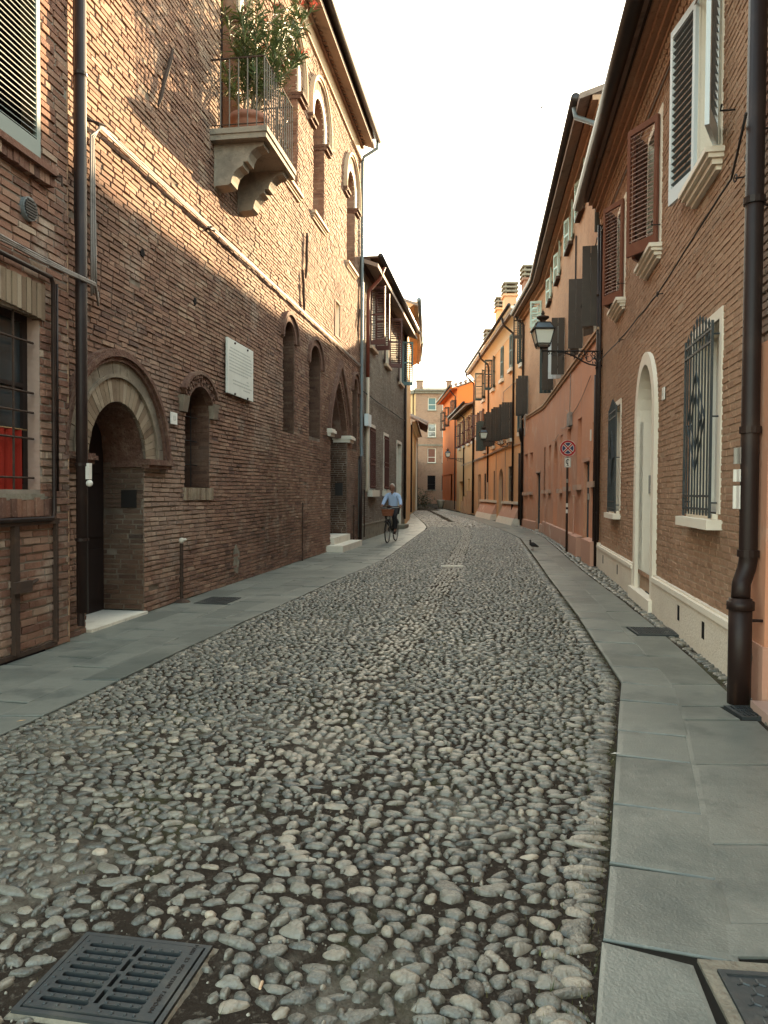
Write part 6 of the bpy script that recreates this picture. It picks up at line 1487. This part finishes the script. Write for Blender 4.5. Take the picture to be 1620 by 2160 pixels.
mb.ribbon([(.032 * math.cos(t) * .9, 2.35 + .05 * math.sin(t)) for t in [i * .35 + .6 for i in range(14)]], [(.05 * math.cos(t), 2.35 + .07 * math.sin(t)) for t in [i * .35 + .6 for i in range(14)]], -.048, -.0465); mb.box((-.03, -.048, 2.245), (.03, -.0465, 2.262)); mb.box((-.008, -.048, 2.262), (.008, -.0465, 2.40)); build('tow_symbol', mb, M_INK, pt)
for z0, z1 in ((1.16, 1.26), (1.0, 1.10), (1.8, 1.9)):
    mb = MB(); mb.tube([(0, 0, z0), (0, 0, z1)], .0315, 10); build('sticker', mb, M_PAPER if z0 != 1.8 else M_CABLE, sg)

# ================================================================ ironwork in the ground
dg = empty('drain_grate', (-.8, 2.3, .004), 'cast iron drain grate with two columns of slots at the near edge of the road', 'drain grate')
Dp = [Vector((p[0] + .8, p[1] - 2.3)) for p in DRAIN]      # near-left, near-right, far-right, far-left
ex = (Dp[1] - Dp[0]); ey = (Dp[3] - Dp[0]); GWd, GHt = ex.length, ey.length; ex.normalize()
dg.location = (DRAIN[0][0], DRAIN[0][1], .004); dg.rotation_euler = (0, 0, math.atan2(ex.y, ex.x))
m_ = .012; W_, H_ = GWd - .01, GHt - .01
slots = []; rows_ = 8
for k in range(rows_):
    y0 = .026 + k * (H_ - .045) / rows_
    slots.append((.032, W_ * .455, y0, y0 + .021)); slots.append((W_ * .55, W_ - .058, y0 - .004, y0 + .017))
mb = MB(); z0, z1 = -.03, .006
# plate cut into strips round the slots
for (xa, xb, part) in ((.0, .032, None), (W_ * .455, W_ * .55, 'mid'), (W_ - .058, W_, None)): 
    if part == 'mid':
        y = 0.
        for k in range(4):
            ya = .03 + k * (H_ - .05) / 4 + .012; yb = ya + .062
            mb.box((xa, y, z0), (xb, ya, z1)); mb.box((xa, ya, z0), (xa + .012, yb, z1)); mb.box((xb - .012, ya, z0), (xb, yb, z1)); y = yb
        mb.box((xa, y, z0), (xb, H_, z1))
    else: mb.box((xa, 0, z0), (xb, H_, z1))
for (xa, xb, off) in ((.032, W_ * .455, 0), (W_ * .55, W_ - .058, 1)):
    y = 0.
    for s_ in slots[off::2]:
        mb.box((xa, y, z0), (xb, s_[2], z1)); y = s_[3]; c_ = .007
        for (ex_, sx_) in ((xa, 1), (xb, -1)):       # rounded slot ends
            for (ey_, sy_) in ((s_[2], 1), (s_[3], -1)):
                mb.add([(ex_, ey_, z1), (ex_ + sx_ * c_, ey_, z1), (ex_ + sx_ * c_ * .3, ey_ + sy_ * c_ * .3, z1), (ex_, ey_ + sy_ * c_, z1), (ex_, ey_, z0), (ex_ + sx_ * c_, ey_, z0), (ex_ + sx_ * c_ * .3, ey_ + sy_ * c_ * .3, z0), (ex_, ey_ + sy_ * c_, z0)], [(0, 1, 2, 3), (1, 5, 6, 2), (2, 6, 7, 3)])
    mb.box((xa, y, z0), (xb, H_, z1))
plate = build('grate_plate', mb, M_IRON, dg)
st_ = MB()
for k in range(rows_ + 1):
    y = .015 + k * (H_ - .045) / rows_
    for x in (.015, .06, .10, .14, W_ * .455 - .012, W_ * .55 + .012, W_ * .55 + .05, W_ * .55 + .09, W_ - .065): st_.lathe([(.0065, 0), (.005, .003), (.001, .0042)], (x, y - (.004 if x > W_ * .5 else 0), z1), 7)
build('studs', st_, M_IRON, plate, kind='stuff', smooth=True)
fm = MB()
for a, b in (((-.022, -.022, -.03), (W_ + .022, -.006, .003)), ((-.022, H_ + .006, -.03), (W_ + .022, H_ + .022, .003)), ((-.022, -.006, -.03), (-.006, H_ + .006, .003)), ((W_ + .006, -.006, -.03), (W_ + .022, H_ + .006, .003))): fm.box(a, b)
build('grate_frame', fm, M_IRON, dg)
pit = MB(); pit.quad((0, 0, -.06), (W_, 0, -.06), (W_, H_, -.06), (0, H_, -.06)); build('grate_pit', pit, M_VOID, dg)
cn = MB(); k = 40
ring = [(-.03, -.03), (W_ + .03, -.03), (W_ + .03, H_ + .03), (-.03, H_ + .03)]
def per(t, grow):
    P4 = [(-grow, -grow), (W_ + grow, -grow), (W_ + grow, H_ + grow), (-grow, H_ + grow)]; i = int(t * 4) % 4; f = t * 4 - int(t * 4); a, b = P4[i], P4[(i + 1) % 4]; return (a[0] + (b[0] - a[0]) * f, a[1] + (b[1] - a[1]) * f)
gro = [.026 + R.uniform(.002, .030) for _ in range(k)]
for i in range(k):
    a, b = per(i / k, .024), per((i + 1) / k % 1, .024); c, d = per((i + 1) / k % 1, gro[(i + 1) % k]), per(i / k, gro[i])
    cn.quad((*a, -.006), (*b, -.006), (*c, -.030), (*d, -.030))
build('mortar_bed', cn, M_CONC, dg)
lettering('lettering', 'MTO·897.1  EN124  C250  CE  1907-1', .021, M_BLACK, plate, (W_ - .026, .03, z1 + .001), (0, 0, rad(90)), (1, .9, 1), .0012, 'LEFT')
def flat_grate(x, y, w, h, rz, label, n=10, mesh=False, mat=M_IRON):
    root = empty('drain_grate', (x, y, .004), label, 'drain grate', rz=rz); mb = MB()
    for a, b in (((0, 0, -.02), (w, .02, .008)), ((0, h - .02, -.02), (w, h, .008)), ((0, .02, -.02), (.02, h - .02, .008)), ((w - .02, .02, -.02), (w, h - .02, .008))): mb.box(a, b)
    build('grate_frame', mb, mat, root); b = MB(); b.box((0, 0, -.015), (.012, h - .04, .006)); me = b.mesh('grate_bar'); me.materials.append(mat)
    for k in range(n): link('grate_bar', me, None, root, Matrix.Translation((.02 + (w - .052) * k / (n - 1), .02, 0)))
    cb = MB(); 
    for q in (.33, .66): cb.box((.02, h * q - .005, -.014), (w - .02, h * q + .005, .004))
    build('cross_bars', cb, mat, root); p = MB(); p.quad((0, 0, -.022), (w, 0, -.022), (w, h, -.022), (0, h, -.022)); build('grate_pit', p, M_VOID, root)
flat_grate(-2.545, 10.14, .44, .64, rad(-8.7), 'iron slot grate in the left pavement past the stub pipe', 14)
flat_grate(2.715, 8.06, .46, .46, rad(-4), 'iron grate between the pavement slabs and the white plinth', 15)
flat_grate(2.415, 5.06, .42, .28, rad(0), 'small iron grate near the foot of the big downpipe', 14)
mh = empty('manhole_cover', (MH[0], 1.88, .004), 'patterned cast iron manhole cover set in the slabs at the bottom corner', 'manhole cover', rz=rad(-6))
mw, mhh = .46, .46; mb = MB(); mb.box((.0, 0, -.03), (mw, mhh, .0)); mc = build('cover_plate', mb, M_IRON, mh)
mb = MB()
for a, b in (((-.012, -.012, -.03), (mw + .012, .008, .006)), ((-.012, mhh - .008, -.03), (mw + .012, mhh + .012, .006)), ((-.012, .008, -.03), (.008, mhh - .008, .006)), ((mw - .008, .008, -.03), (mw + .012, mhh - .008, .006))): mb.box(a, b)
build('cover_frame', mb, M_IRON, mh)
mb = MB()
for i in range(9):
    for j in range(9):
        x, y = .045 + i * .047 + (j % 2) * .0235, .04 + j * .047
        if x > mw - .02: continue
        for a in (90, 210, 330):
            dx, dy = math.cos(rad(a)), math.sin(rad(a)); mb.tube([(x, y, .001), (x + dx * .021, y + dy * .021, .001)], .0036, 5)
build('raised_pattern', mb, M_IRON, mc, kind='stuff')
mb = MB()
for a, b in (((-.055, -.06, -.03), (-.014, mhh + .013, -.001)), ((-.055, mhh + .014, -.03), (mw + .08, mhh + .07, -.001))): mb.box(a, b)
build('mortar_bed', mb, M_CONC, mh)
tag(build('marker_stone', (lambda m: (m.box((1.18, 15.50, -.03), (1.63, 15.62, .018)), m)[1])(MB()), M_STONE), 'white stone strip set across the middle of the cobbles', 'marker stone')

# ================================================================ small litter
def litter(kind, pts, mat, label):
    for x, y, rz in pts:
        mb = MB()
        if kind == 'cigarette_end': mb.tube([(-.016, 0, .006), (.016, 0, .006)], .0045, 7)
        else: mb.add([(-.03, 0, .004), (0, -.008, .007), (.035, 0, .004), (0, .008, .007)], [(0, 1, 2), (0, 2, 3)])
        o = build(kind, mb, mat, None, Matrix.Translation((x, y, .016)) @ Matrix.Rotation(rz, 4, 'Z')); tag(o, label[0], label[1])
litter('cigarette_end', [(-.36, 2.24, 1.5)], M_CIG, ('cigarette end lying among the cobbles beyond the drain grate', 'cigarette end'))
litter('fallen_leaf', [(-2.33, 4.85, .7)], M_OCHRE, ('small yellow leaf on the curb stone of the pavement', 'leaf'))
litter('fallen_leaf', [(1.33, 4.3, .2)], M_PAPER, ('pale scrap of leaf on a grey slab', 'leaf'))

# ================================================================ oleander in its pot, on the balcony
px_, py_, _ = PW.P(4.0, .42, 6.9)
pot = empty('flower_pot', (px_, py_, 6.90), 'big terracotta pot on the balcony holding the oleander', 'flower pot')
mb = MB(); mb.lathe([(.19, 0), (.24, .26), (.255, .30), (.30, .31), (.30, .385), (.275, .39), (.26, .35)], n=22); build('pot_body', mb, M_POT, pot, smooth=True)
mb = MB(); mb.lathe([(.26, .33), (.001, .345)], n=18); build('soil', mb, M_DIRT, pot)
ol = empty('oleander', (px_, py_, 7.22), 'tall oleander with pink flowers growing over the balcony railing', 'plant')
stems = MB(); tips = []
for i in range(26):
    a = R.uniform(0, 6.28); lean = R.uniform(.2, .85); h = R.uniform(1.1, 2.3); pts = []
    for k in range(7):
        t = k / 6; pts.append((.10 * math.cos(a) + lean * math.cos(a) * t ** 1.5 + R.uniform(-.03, .03), .10 * math.sin(a) + lean * .8 * math.sin(a) * t ** 1.5 + R.uniform(-.03, .03) + .10 * t, h * t))
    pts = [(x + .12 * z, y + .16 * z, z) for x, y, z in pts]
    stems.tube(pts, [.013 - .0014 * k for k in range(7)], 5); tips.append(pts)
build('stems', stems, M_STEM, ol)
lm = []
for t in (.1, .3, .5, .6, .75, .9, 1.):
    mb = MB(); w = .013; L_ = .19
    mb.add([(0, 0, 0), (w, L_ * .3, .004), (w * .9, L_ * .65, -.002), (0, L_, -.02), (-w * .9, L_ * .65, -.002), (-w, L_ * .3, .004), (0, L_ * .35, -.003), (0, L_ * .65, -.008)], [(0, 1, 6), (1, 2, 7, 6), (2, 3, 7), (0, 6, 5), (5, 6, 7, 4), (4, 7, 3)], t)
    me = mb.mesh('leaf'); me.materials.append(M_LEAF); lm.append((t, me, mb))
leaves = []
for pts in tips:
    for k in range(95):
        t = 1 - R.random() ** 1.3 * .72; f = t * 6; i = min(5, int(f)); p = Vector(pts[i]).lerp(Vector(pts[i + 1]), f - i)
        az = R.uniform(0, 6.28); el = R.gauss(.45, .45); sc_ = R.uniform(.65, 1.25)
        leaves.append(Matrix.Translation(p) @ Matrix.Rotation(az, 4, 'Z') @ Matrix.Rotation(el, 4, 'X') @ Matrix.Rotation(R.uniform(-.6, .6), 4, 'Y') @ Matrix.Scale(sc_, 4))
R.shuffle(leaves); rest_l = MB()
for i, m in enumerate(leaves):
    t, me, mb = lm[min(6, int(R.random() ** 1.2 * 7))]
    if i < 280: link('leaf', me, None, ol, m)
    else: rest_l.add([tuple(m @ Vector(v_)) for v_ in mb.v], mb.f, R.random() * .95)
build('foliage', rest_l, M_LEAF, ol, None, 'stuff')
fl = sorted(tips, key=lambda p: -p[-1][2])[:4] + R.sample(tips, 3)
for pts in fl:
    mb = MB(); c = Vector(pts[-1])
    for k in range(26):
        p = c + Vector((R.gauss(0, .045), R.gauss(0, .045), R.gauss(.03, .035))); a = R.uniform(0, 6.28)
        for q in range(4):
            b = a + q * 1.57; mb.add([tuple(p), tuple(p + Vector((.022 * math.cos(b - .4), .022 * math.sin(b - .4), .008))), tuple(p + Vector((.030 * math.cos(b), .030 * math.sin(b), .012))), tuple(p + Vector((.022 * math.cos(b + .4), .022 * math.sin(b + .4), .008)))], [(0, 1, 2, 3)], R.random())
    build('flower_cluster', mb, M_FLOWER, ol)
def small_plant(W, u, o, z, label, n=60, spread=.22, h=.5):
    x, y, _ = W.P(u, o, z); root = empty('potted_plant', (x, y, z), label, 'plant'); mb = MB(); mb.lathe([(.07, 0), (.10, .16), (.11, .18), (.095, .17)], n=12); build('pot', mb, M_POT, root); f = MB(); s_ = MB()
    for k in range(9): a = R.uniform(0, 6.28); s_.tube([(0, 0, .15), (.08 * math.cos(a), .08 * math.sin(a), .15 + h * .5), (spread * math.cos(a), spread * math.sin(a), .15 + h * R.uniform(.5, 1))], .004, 4)
    for k in range(n):
        m = Matrix.Translation((R.gauss(0, spread * .5), R.gauss(0, spread * .5), .15 + R.random() * h)) @ Matrix.Rotation(R.uniform(0, 6.28), 4, 'Z') @ Matrix.Rotation(R.gauss(.4, .5), 4, 'X') @ Matrix.Scale(.55, 4)
        f.add([tuple(m @ Vector(v_)) for v_ in lm[0][2].v], lm[0][2].f, R.random())
    build('stems', s_, M_STEM, root); build('foliage', f, M_LEAF, root, None, 'stuff')
small_plant(PW, 4.78, .55, 6.90, 'small leafy potted plant behind the balcony railing corner', 90, .2, .55)
small_plant(PW, 4.85, .70, 6.90, 'tall thin potted plant leaning over the far end of the balcony', 70, .18, 1.1)
# planter and parked bicycle by the bend, bush by the brick wall
mb = MB(); mb.lathe([(.28, 0), (.38, .75), (.42, .78), (.42, .86), (.36, .86), (.34, .8)], (5.55, 74.5, 0), 14); tag(build('planter', mb, M_CREAM, smooth=True), 'pale round planter standing at the corner of the bright orange house', 'planter')
bs = empty('bush', (3.7, 74.0, 0), 'dark bush against the brick wall at the far bend', 'bush'); mb = MB()
for k in range(900):
    p = Vector((R.gauss(0, .5), R.gauss(0, .8), abs(R.gauss(.75, .5)))); a = R.uniform(0, 6.28); b = R.uniform(-1, 1); w = .09
    d1_ = Vector((math.cos(a), math.sin(a), b)).normalized() * w; d2_ = Vector((-math.sin(a), math.cos(a), R.uniform(-.5, .5))).normalized() * w * .6
    mb.add([tuple(p - d1_), tuple(p + d2_), tuple(p + d1_), tuple(p - d2_)], [(0, 1, 2, 3)], R.random())
build('foliage', mb, M_BUSH, bs, None, 'stuff')

# ================================================================ swifts in the sky, pigeon on the pavement
for (px0, py0, dist, rz, roll, lab) in ((797, 108, 34, .5, .4, 'highest swift gliding over the street, nearest the palace roof'), (855, 204, 46, -.6, -.5, 'swift flying below the highest one, near the middle of the sky'), (1142, 227, 48, 1.4, .3, 'tiny swift near the roofs on the right')):
    ix, iy = (px0 - 810) / FPX, (1080 - py0) / FPX
    p = co.matrix_world @ Vector((ix * dist, iy * dist, -dist)); mb = MB()
    mb.tube([(0, -.09, 0), (0, -.06, .004), (0, 0, 0), (0, .06, 0), (0, .11, 0)], [.004, .02, .026, .016, .004], 8)
    for s_ in (-1, 1): mb.add([(0, -.05, .008), (s_ * .09, -.075, .03), (s_ * .20, .03, .02), (s_ * .10, -.02, .028), (0, .03, .008), (0, -.05, 0), (s_ * .09, -.075, .024), (s_ * .10, -.02, .022), (0, .03, 0)], [(0, 1, 3, 4), (1, 2, 3), (5, 8, 7, 6), (6, 7, 2), (0, 5, 6, 1), (4, 3, 7, 8)]); mb.add([(s_ * .004, .09, 0), (s_ * .035, .16, .0), (s_ * .012, .10, .003)], [(0, 1, 2)])
    o = build('swift', mb, M_FEATHER, None, Matrix.Translation(p) @ Matrix.Rotation(rz, 4, 'Z') @ Matrix.Rotation(roll, 4, 'Y') @ Matrix.Rotation(.5, 4, 'X') @ Matrix.Scale(1.25, 4)); tag(o, lab, 'bird', 'swifts over the street')
pg = empty('pigeon', (3.98, 20.25, .0), 'dark pigeon standing at the edge of the slabs', 'bird', rz=rad(28))
mb = MB(); mb.tube([(.20, 0, .085), (.14, 0, .105), (.06, 0, .135), (-.01, 0, .155), (-.06, 0, .17), (-.075, 0, .205), (-.075, 0, .235), (-.085, 0, .262), (-.075, 0, .285)], [.012, .03, .052, .066, .05, .032, .026, .028, .010], 12); mb.tube([(-.10, 0, .262), (-.13, 0, .252)], [.008, .002], 6)
for s_ in (-1, 1): mb.tube([(-.04, s_ * .05, .165), (.04, s_ * .062, .14), (.12, s_ * .045, .115), (.19, s_ * .015, .10)], [.012, .022, .016, .004], 6)
build('body', mb, M_FEATHER, pg, smooth=True); mb = MB()
for s_ in (-1, 1):
    mb.tube([(.0, s_ * .025, .10), (.005, s_ * .025, .05), (-.0, s_ * .025, .012)], .006, 5)
    for a in (-.5, 0, .5, 3.1): mb.tube([(0, s_ * .025, .012), (-.03 * math.cos(a), s_ * .025 + .03 * math.sin(a), .006)], .004, 4)
build('legs', mb, M_SHRED, pg)
# ================================================================ bicycle and rider
BX, BY, BR = .235, 23.2, rad(14)
bk = empty('bicycle', (BX, BY, 0), 'black town bicycle with a brown basket ridden along the left pavement', 'bicycle', rz=BR * -1)
def wheel(y):
    w = MB(); n = 28
    w.tube([(0, y + .325 * math.cos(2 * math.pi * i / n), .345 + .325 * math.sin(2 * math.pi * i / n)) for i in range(n + 1)], .018, 7, cap=False)
    wh = build('wheel', w, M_RUBBER, bk, smooth=True); r_ = MB(); r_.tube([(0, y + .302 * math.cos(2 * math.pi * i / n), .345 + .302 * math.sin(2 * math.pi * i / n)) for i in range(n + 1)], .009, 6, cap=False); r_.tube([(-.04, y, .345), (.04, y, .345)], .02, 8)
    build('rim', r_, M_STEEL, wh); s_ = MB()
    for k in range(18): a = 2 * math.pi * k / 18; s_.tube([(.018 * (-1) ** k, y, .345), (0, y + .3 * math.cos(a), .345 + .3 * math.sin(a))], .0022, 4)
    build('spokes', s_, M_STEEL, wh, kind='stuff')
wheel(-.54); wheel(.54)
f = MB()
f.tube([(0, -.32, .86), (0, -.06, .42), (0, .08, .30)], .017, 8); f.tube([(0, -.34, .92), (0, -.10, .52), (0, .10, .42)], .014, 8); f.tube([(0, .22, .90), (0, .08, .30)], .016, 8)
for s_ in (-.05, .05): f.tube([(s_ * .6, .08, .30), (s_, .54, .345)], .010, 6); f.tube([(s_ * .5, .18, .76), (s_, .54, .345)], .009, 6); f.tube([(s_ * .8, -.37, .72), (s_, -.46, .52), (s_, -.54, .345)], .011, 6)
f.tube([(0, -.31, 1.02), (0, -.37, .72)], .019, 8); build('frame', f, M_BIKE, bk, smooth=True)
f = MB(); f.tube([(-.29, -.12, 1.05), (-.27, -.24, 1.07), (-.12, -.31, 1.06), (0, -.315, 1.02), (.12, -.31, 1.06), (.27, -.24, 1.07), (.29, -.12, 1.05)], .012, 8); build('handlebar', f, M_STEEL, bk, smooth=True)
for s_ in (-1, 1): f = MB(); f.tube([(s_ * .275, -.21, 1.065), (s_ * .29, -.10, 1.05)], .017, 8); build('grip', f, M_RUBBER, bk)
f = MB(); f.sphere((0, .20, .93), .13, 12, 8, (1, 1.05, .35)); f.tube([(0, .15, .93), (0, .02, .93)], [.06, .022], 8); build('saddle', f, M_SHOE, bk, smooth=True)
for yw, s_ in ((-.54, 1), (.54, 1)):
    f = MB(); n = 12; a0, a1 = (.2, 2.2) if yw < 0 else (.6, 2.9)
    for dx in (-.028, 0, .028): f.tube([(dx, yw + .36 * math.cos(a0 + (a1 - a0) * i / n), .345 + .36 * math.sin(a0 + (a1 - a0) * i / n)) for i in range(n + 1)], .015, 5)
    build('mudguard', f, M_BIKE, bk, smooth=True)
f = MB(); f.tube([(0, .08, .30), (.10, .08, .30)], .02, 8); f.tube([(.07, .08, .30), (.08, -.08, .26)], .009, 6); f.box((.07, -.13, .245), (.17, -.04, .265)); f.tube([(-.07, .08, .30), (-.08, .24, .34)], .009, 6); f.box((-.17, .20, .335), (-.07, .29, .355)); build('crankset', f, M_STEEL, bk)
f = MB(); n = 20; prof_ = []
def bring(s, z, y0): return [(s * .20 * math.cos(t) * (1 if abs(math.cos(t)) < .9 else .98), -.52 + y0 + s * .13 * math.sin(t), z) for t in [2 * math.pi * i / n for i in range(n)]]
r0, r1, r2 = bring(.80, .82, 0), bring(1.0, 1.00, 0), bring(.95, 1.0, 0)
f.add(r0 + r1 + r2, [(i, (i + 1) % n, n + (i + 1) % n, n + i) for i in range(n)] + [(n + i, n + (i + 1) % n, 2 * n + (i + 1) % n, 2 * n + i) for i in range(n)] + [tuple(range(n - 1, -1, -1))]); bskt = build('basket', f, M_BASKET, bk)
f = MB(); f.tube(bring(1.0, 1.0, 0) + [bring(1.0, 1.0, 0)[0]], .014, 6); f.tube(bring(.92, .92, 0) + [bring(.92, .92, 0)[0]], .010, 5); build('basket_rim', f, M_BASKET, bskt)
f = MB(); f.tube([(0, -.385, .75), (0, -.44, .755)], [.03, .045], 10); build('headlight', f, M_STEEL, bk)

def skin_mesh(name, verts, edges, radii, root=0, sub=2):
    me = bpy.data.meshes.new(name + '_rig'); me.from_pydata(verts, edges, [])
    o = bpy.data.objects.new(name + '_rig', me); COL.objects.link(o)
    bpy.context.view_layer.objects.active = o
    md = o.modifiers.new('skin', 'SKIN'); md.use_smooth_shade = True
    if not me.skin_vertices: me.attributes  # layer is created with the modifier below
    if not me.skin_vertices:
        import bmesh
        bm = bmesh.new(); bm.from_mesh(me); bm.verts.layers.skin.verify(); bm.to_mesh(me); bm.free()
    for i, r in enumerate(radii):
        sv = me.skin_vertices[0].data[i]; sv.radius = r if isinstance(r, tuple) else (r, r); sv.use_root = (i == root)
    ms = o.modifiers.new('sub', 'SUBSURF'); ms.levels = sub; ms.render_levels = sub
    dg_ = bpy.context.evaluated_depsgraph_get(); dg_.update()
    ev = o.evaluated_get(dg_); out = bpy.data.meshes.new_from_object(ev); out.name = name
    bpy.data.objects.remove(o); bpy.data.meshes.remove(me)
    return out
# joints in the bicycle's frame: -y is forwards, +x the rider's left as seen facing him from behind
hip = (0, .22, 1.02); sp1 = (0, .20, 1.16); ch = (0, .15, 1.34); nk = (0, .10, 1.50)
J = dict(hip=hip, sp=sp1, ch=ch, nk=nk, hd0=(0, .07, 1.575), hd=(0, .05, 1.66), hd1=(0, .05, 1.74))
B = []; Rr = []; E_ = []
def jv(p, r): B.append(p); Rr.append(r); return len(B) - 1
def ed(*ix):
    for a, b in zip(ix[:-1], ix[1:]): E_.append((a, b))
h_ = jv(hip, (.13, .10)); s1 = jv(sp1, (.135, .10)); c1 = jv(ch, (.14, .105)); n0 = jv((0, .115, 1.455), .075); n1 = jv(nk, .055); n2 = jv((0, .085, 1.56), .055)
ed(h_, s1, c1, n0, n1, n2)
hands = {}
for s_ in (-1, 1):
    a = jv((s_ * .175, .13, 1.425), .062); b = jv((s_ * .235, .08, 1.29), .052); c = jv((s_ * .275, .02, 1.17), .042); d = jv((s_ * .285, -.06, 1.11), .034); e = jv((s_ * .285, -.115, 1.082), .028); f_ = jv((s_ * .284, -.15, 1.078), .030)
    ed(n0, a, b, c, d, e, f_); hands[s_] = (s_ * .284, -.15, 1.075)
    if s_ > 0: kn, an, toe = (s_ * .135, -.20, .80), (s_ * .115, -.03, .40), (s_ * .12, -.15, .31)
    else: kn, an, toe = (s_ * .135, -.17, .88), (s_ * .115, .26, .47), (s_ * .12, .15, .39)
    if s_ > 0: an = (s_ * .12, -.02, .37); toe = (s_ * .12, -.14, .30)
    p = jv((s_ * .10, .16, .98), .085); q = jv(((p_ := B[p])[0] * .5 + kn[0] * .5, p_[1] * .5 + kn[1] * .5, p_[2] * .5 + kn[2] * .5), .075); k_ = jv(kn, .055); m_2 = jv(tuple(kn[i] * .55 + an[i] * .45 for i in range(3)), .052); a_ = jv(an, .036); t_ = jv(toe, .030)
    ed(h_, p, q, k_, m_2, a_, t_)
body_me = skin_mesh('body', B, E_, Rr, 0, 2)
hm = MB(); hm.sphere((0, .045, 1.665), .098, 16, 14, (.80, .98, 1.20))
hm.tube([(0, -.045, 1.685), (0, -.068, 1.655), (0, -.075, 1.645), (0, -.05, 1.635)], [.010, .015, .017, .008], 8)          # nose
hm.sphere((0, -.040, 1.585), .030, 10, 8, (1, .8, .8)); hm.tube([(-.028, -.050, 1.614), (0, -.058, 1.615), (.028, -.050, 1.614)], .006, 6)   # chin, lips
for s_ in (-1, 1):
    hm.sphere((s_ * .081, .055, 1.66), .028, 8, 6, (.35, .8, 1.15)); hm.tube([(s_ * .055, -.036, 1.70), (s_ * .03, -.052, 1.706), (s_ * .012, -.052, 1.70)], .008, 6); hm.sphere((s_ * .032, -.044, 1.684), .011, 8, 6)
    X = hands[s_]     # palm and four fingers closed round the grip, thumb from the side of the palm
    hm.sphere((X[0], X[1] - .0, X[2] + .010), .038, 10, 8, (.85, 1.1, .5))
    for k, (ln_, dy) in enumerate(((.9, -.032), (1., -.011), (.96, .010), (.8, .030))):
        y = X[1] + dy - .01; hm.tube([(X[0] - s_ * .02, y, X[2] + .018), (X[0] + s_ * .022, y, X[2] + .016), (X[0] + s_ * .032, y, X[2] - .006 * ln_), (X[0] + s_ * .018, y, X[2] - .028 * ln_), (X[0] - s_ * .004, y, X[2] - .030 * ln_)], [.009, .010, .009, .008, .006], 6)
    hm.tube([(X[0] - s_ * .022, X[1] + .022, X[2] + .012), (X[0] - s_ * .034, X[1] - .01, X[2] - .002), (X[0] - s_ * .022, X[1] - .038, X[2] - .014)], [.011, .010, .007], 6)
import bmesh
head_me = hm.mesh('head', True)
bm = bmesh.new(); bm.from_mesh(body_me); bm.from_mesh(head_me); bm.to_mesh(body_me); bm.free(); body_me.polygons.foreach_set('use_smooth', [True] * len(body_me.polygons))
pr = empty('person', (BX, BY, 0), 'grey haired man in pale blue shirt and dark trousers riding a bicycle', 'person', rz=-BR)
bo = link('body', body_me, M_SKIN, pr)
# hair: back and sides of the head
hr = MB(); hr.sphere((0, .062, 1.685), .103, 16, 12, (.84, .98, 1.12)); keep_f = []
for fc in hr.f:
    c_ = [sum(hr.v[i][k] for i in fc) / len(fc) for k in range(3)]
    if c_[1] > -.0 + (1.75 - c_[2]) * .45 or c_[2] > 1.762: keep_f.append(fc)
hr.f = keep_f; hr.t = [.5] * len(keep_f); build('hair', hr, M_HAIR, pr, smooth=True)
# shirt with rolled sleeves and collar
Vs = [hip, sp1, ch, (0, .115, 1.455)]; Rs = [(.150, .118), (.165, .125), (.172, .128), .088]; Es = [(0, 1), (1, 2), (2, 3)]
for s_ in (-1, 1):
    k = len(Vs); Vs += [(s_ * .180, .13, 1.425), (s_ * .238, .08, 1.29), (s_ * .278, .02, 1.17), (s_ * .286, -.045, 1.118)]; Rs += [.078, .066, .056, .050]; Es += [(3, k), (k, k + 1), (k + 1, k + 2), (k + 2, k + 3)]
sh = link('shirt', skin_mesh('shirt', Vs, Es, Rs, 0, 2), M_SHIRT, pr); sh.data.polygons.foreach_set('use_smooth', [True] * len(sh.data.polygons))
f = MB()
for s_ in (-1, 1): f.add([(s_ * .01, .02, 1.475), (s_ * .065, .06, 1.52), (s_ * .085, .055, 1.48), (s_ * .035, -.005, 1.435), (s_ * .012, .035, 1.475), (s_ * .067, .075, 1.52), (s_ * .087, .07, 1.48), (s_ * .037, .01, 1.435)], [(0, 1, 2, 3), (7, 6, 5, 4), (0, 4, 5, 1), (1, 5, 6, 2), (2, 6, 7, 3), (3, 7, 4, 0)])
build('collar', f, M_SHIRT, sh)
Vt = [(0, .21, 1.0)]; Rt = [(.150, .125)]; Et = []
for s_ in (-1, 1):
    if s_ > 0: kn, an = (s_ * .135, -.20, .80), (s_ * .12, -.02, .40)
    else: kn, an = (s_ * .135, -.17, .88), (s_ * .115, .26, .50)
    k = len(Vt); p0 = (s_ * .10, .16, .98); Vt += [p0, tuple((p0[i] + kn[i]) / 2 for i in range(3)), kn, tuple(kn[i] * .5 + an[i] * .5 for i in range(3)), an]; Rt += [.105, .094, .078, .074, .066]; Et += [(0, k), (k, k + 1), (k + 1, k + 2), (k + 2, k + 3), (k + 3, k + 4)]
tr_ = link('trousers', skin_mesh('trousers', Vt, Et, Rt, 0, 2), M_TROUS, pr); tr_.data.polygons.foreach_set('use_smooth', [True] * len(tr_.data.polygons))
for an, toe in (((.12, -.01, .335), (.12, -.17, .285)), ((-.12, .27, .425), (-.12, .13, .375))):
    f = MB(); d_ = Vector(toe) - Vector(an); f.tube([Vector(an) - d_ * .35, Vector(an), Vector(an) + d_ * .5, Vector(toe), Vector(toe) + d_ * .15], [.03, .045, .043, .036, .012], 10); build('shoe', f, M_SHOE, pr, smooth=True)
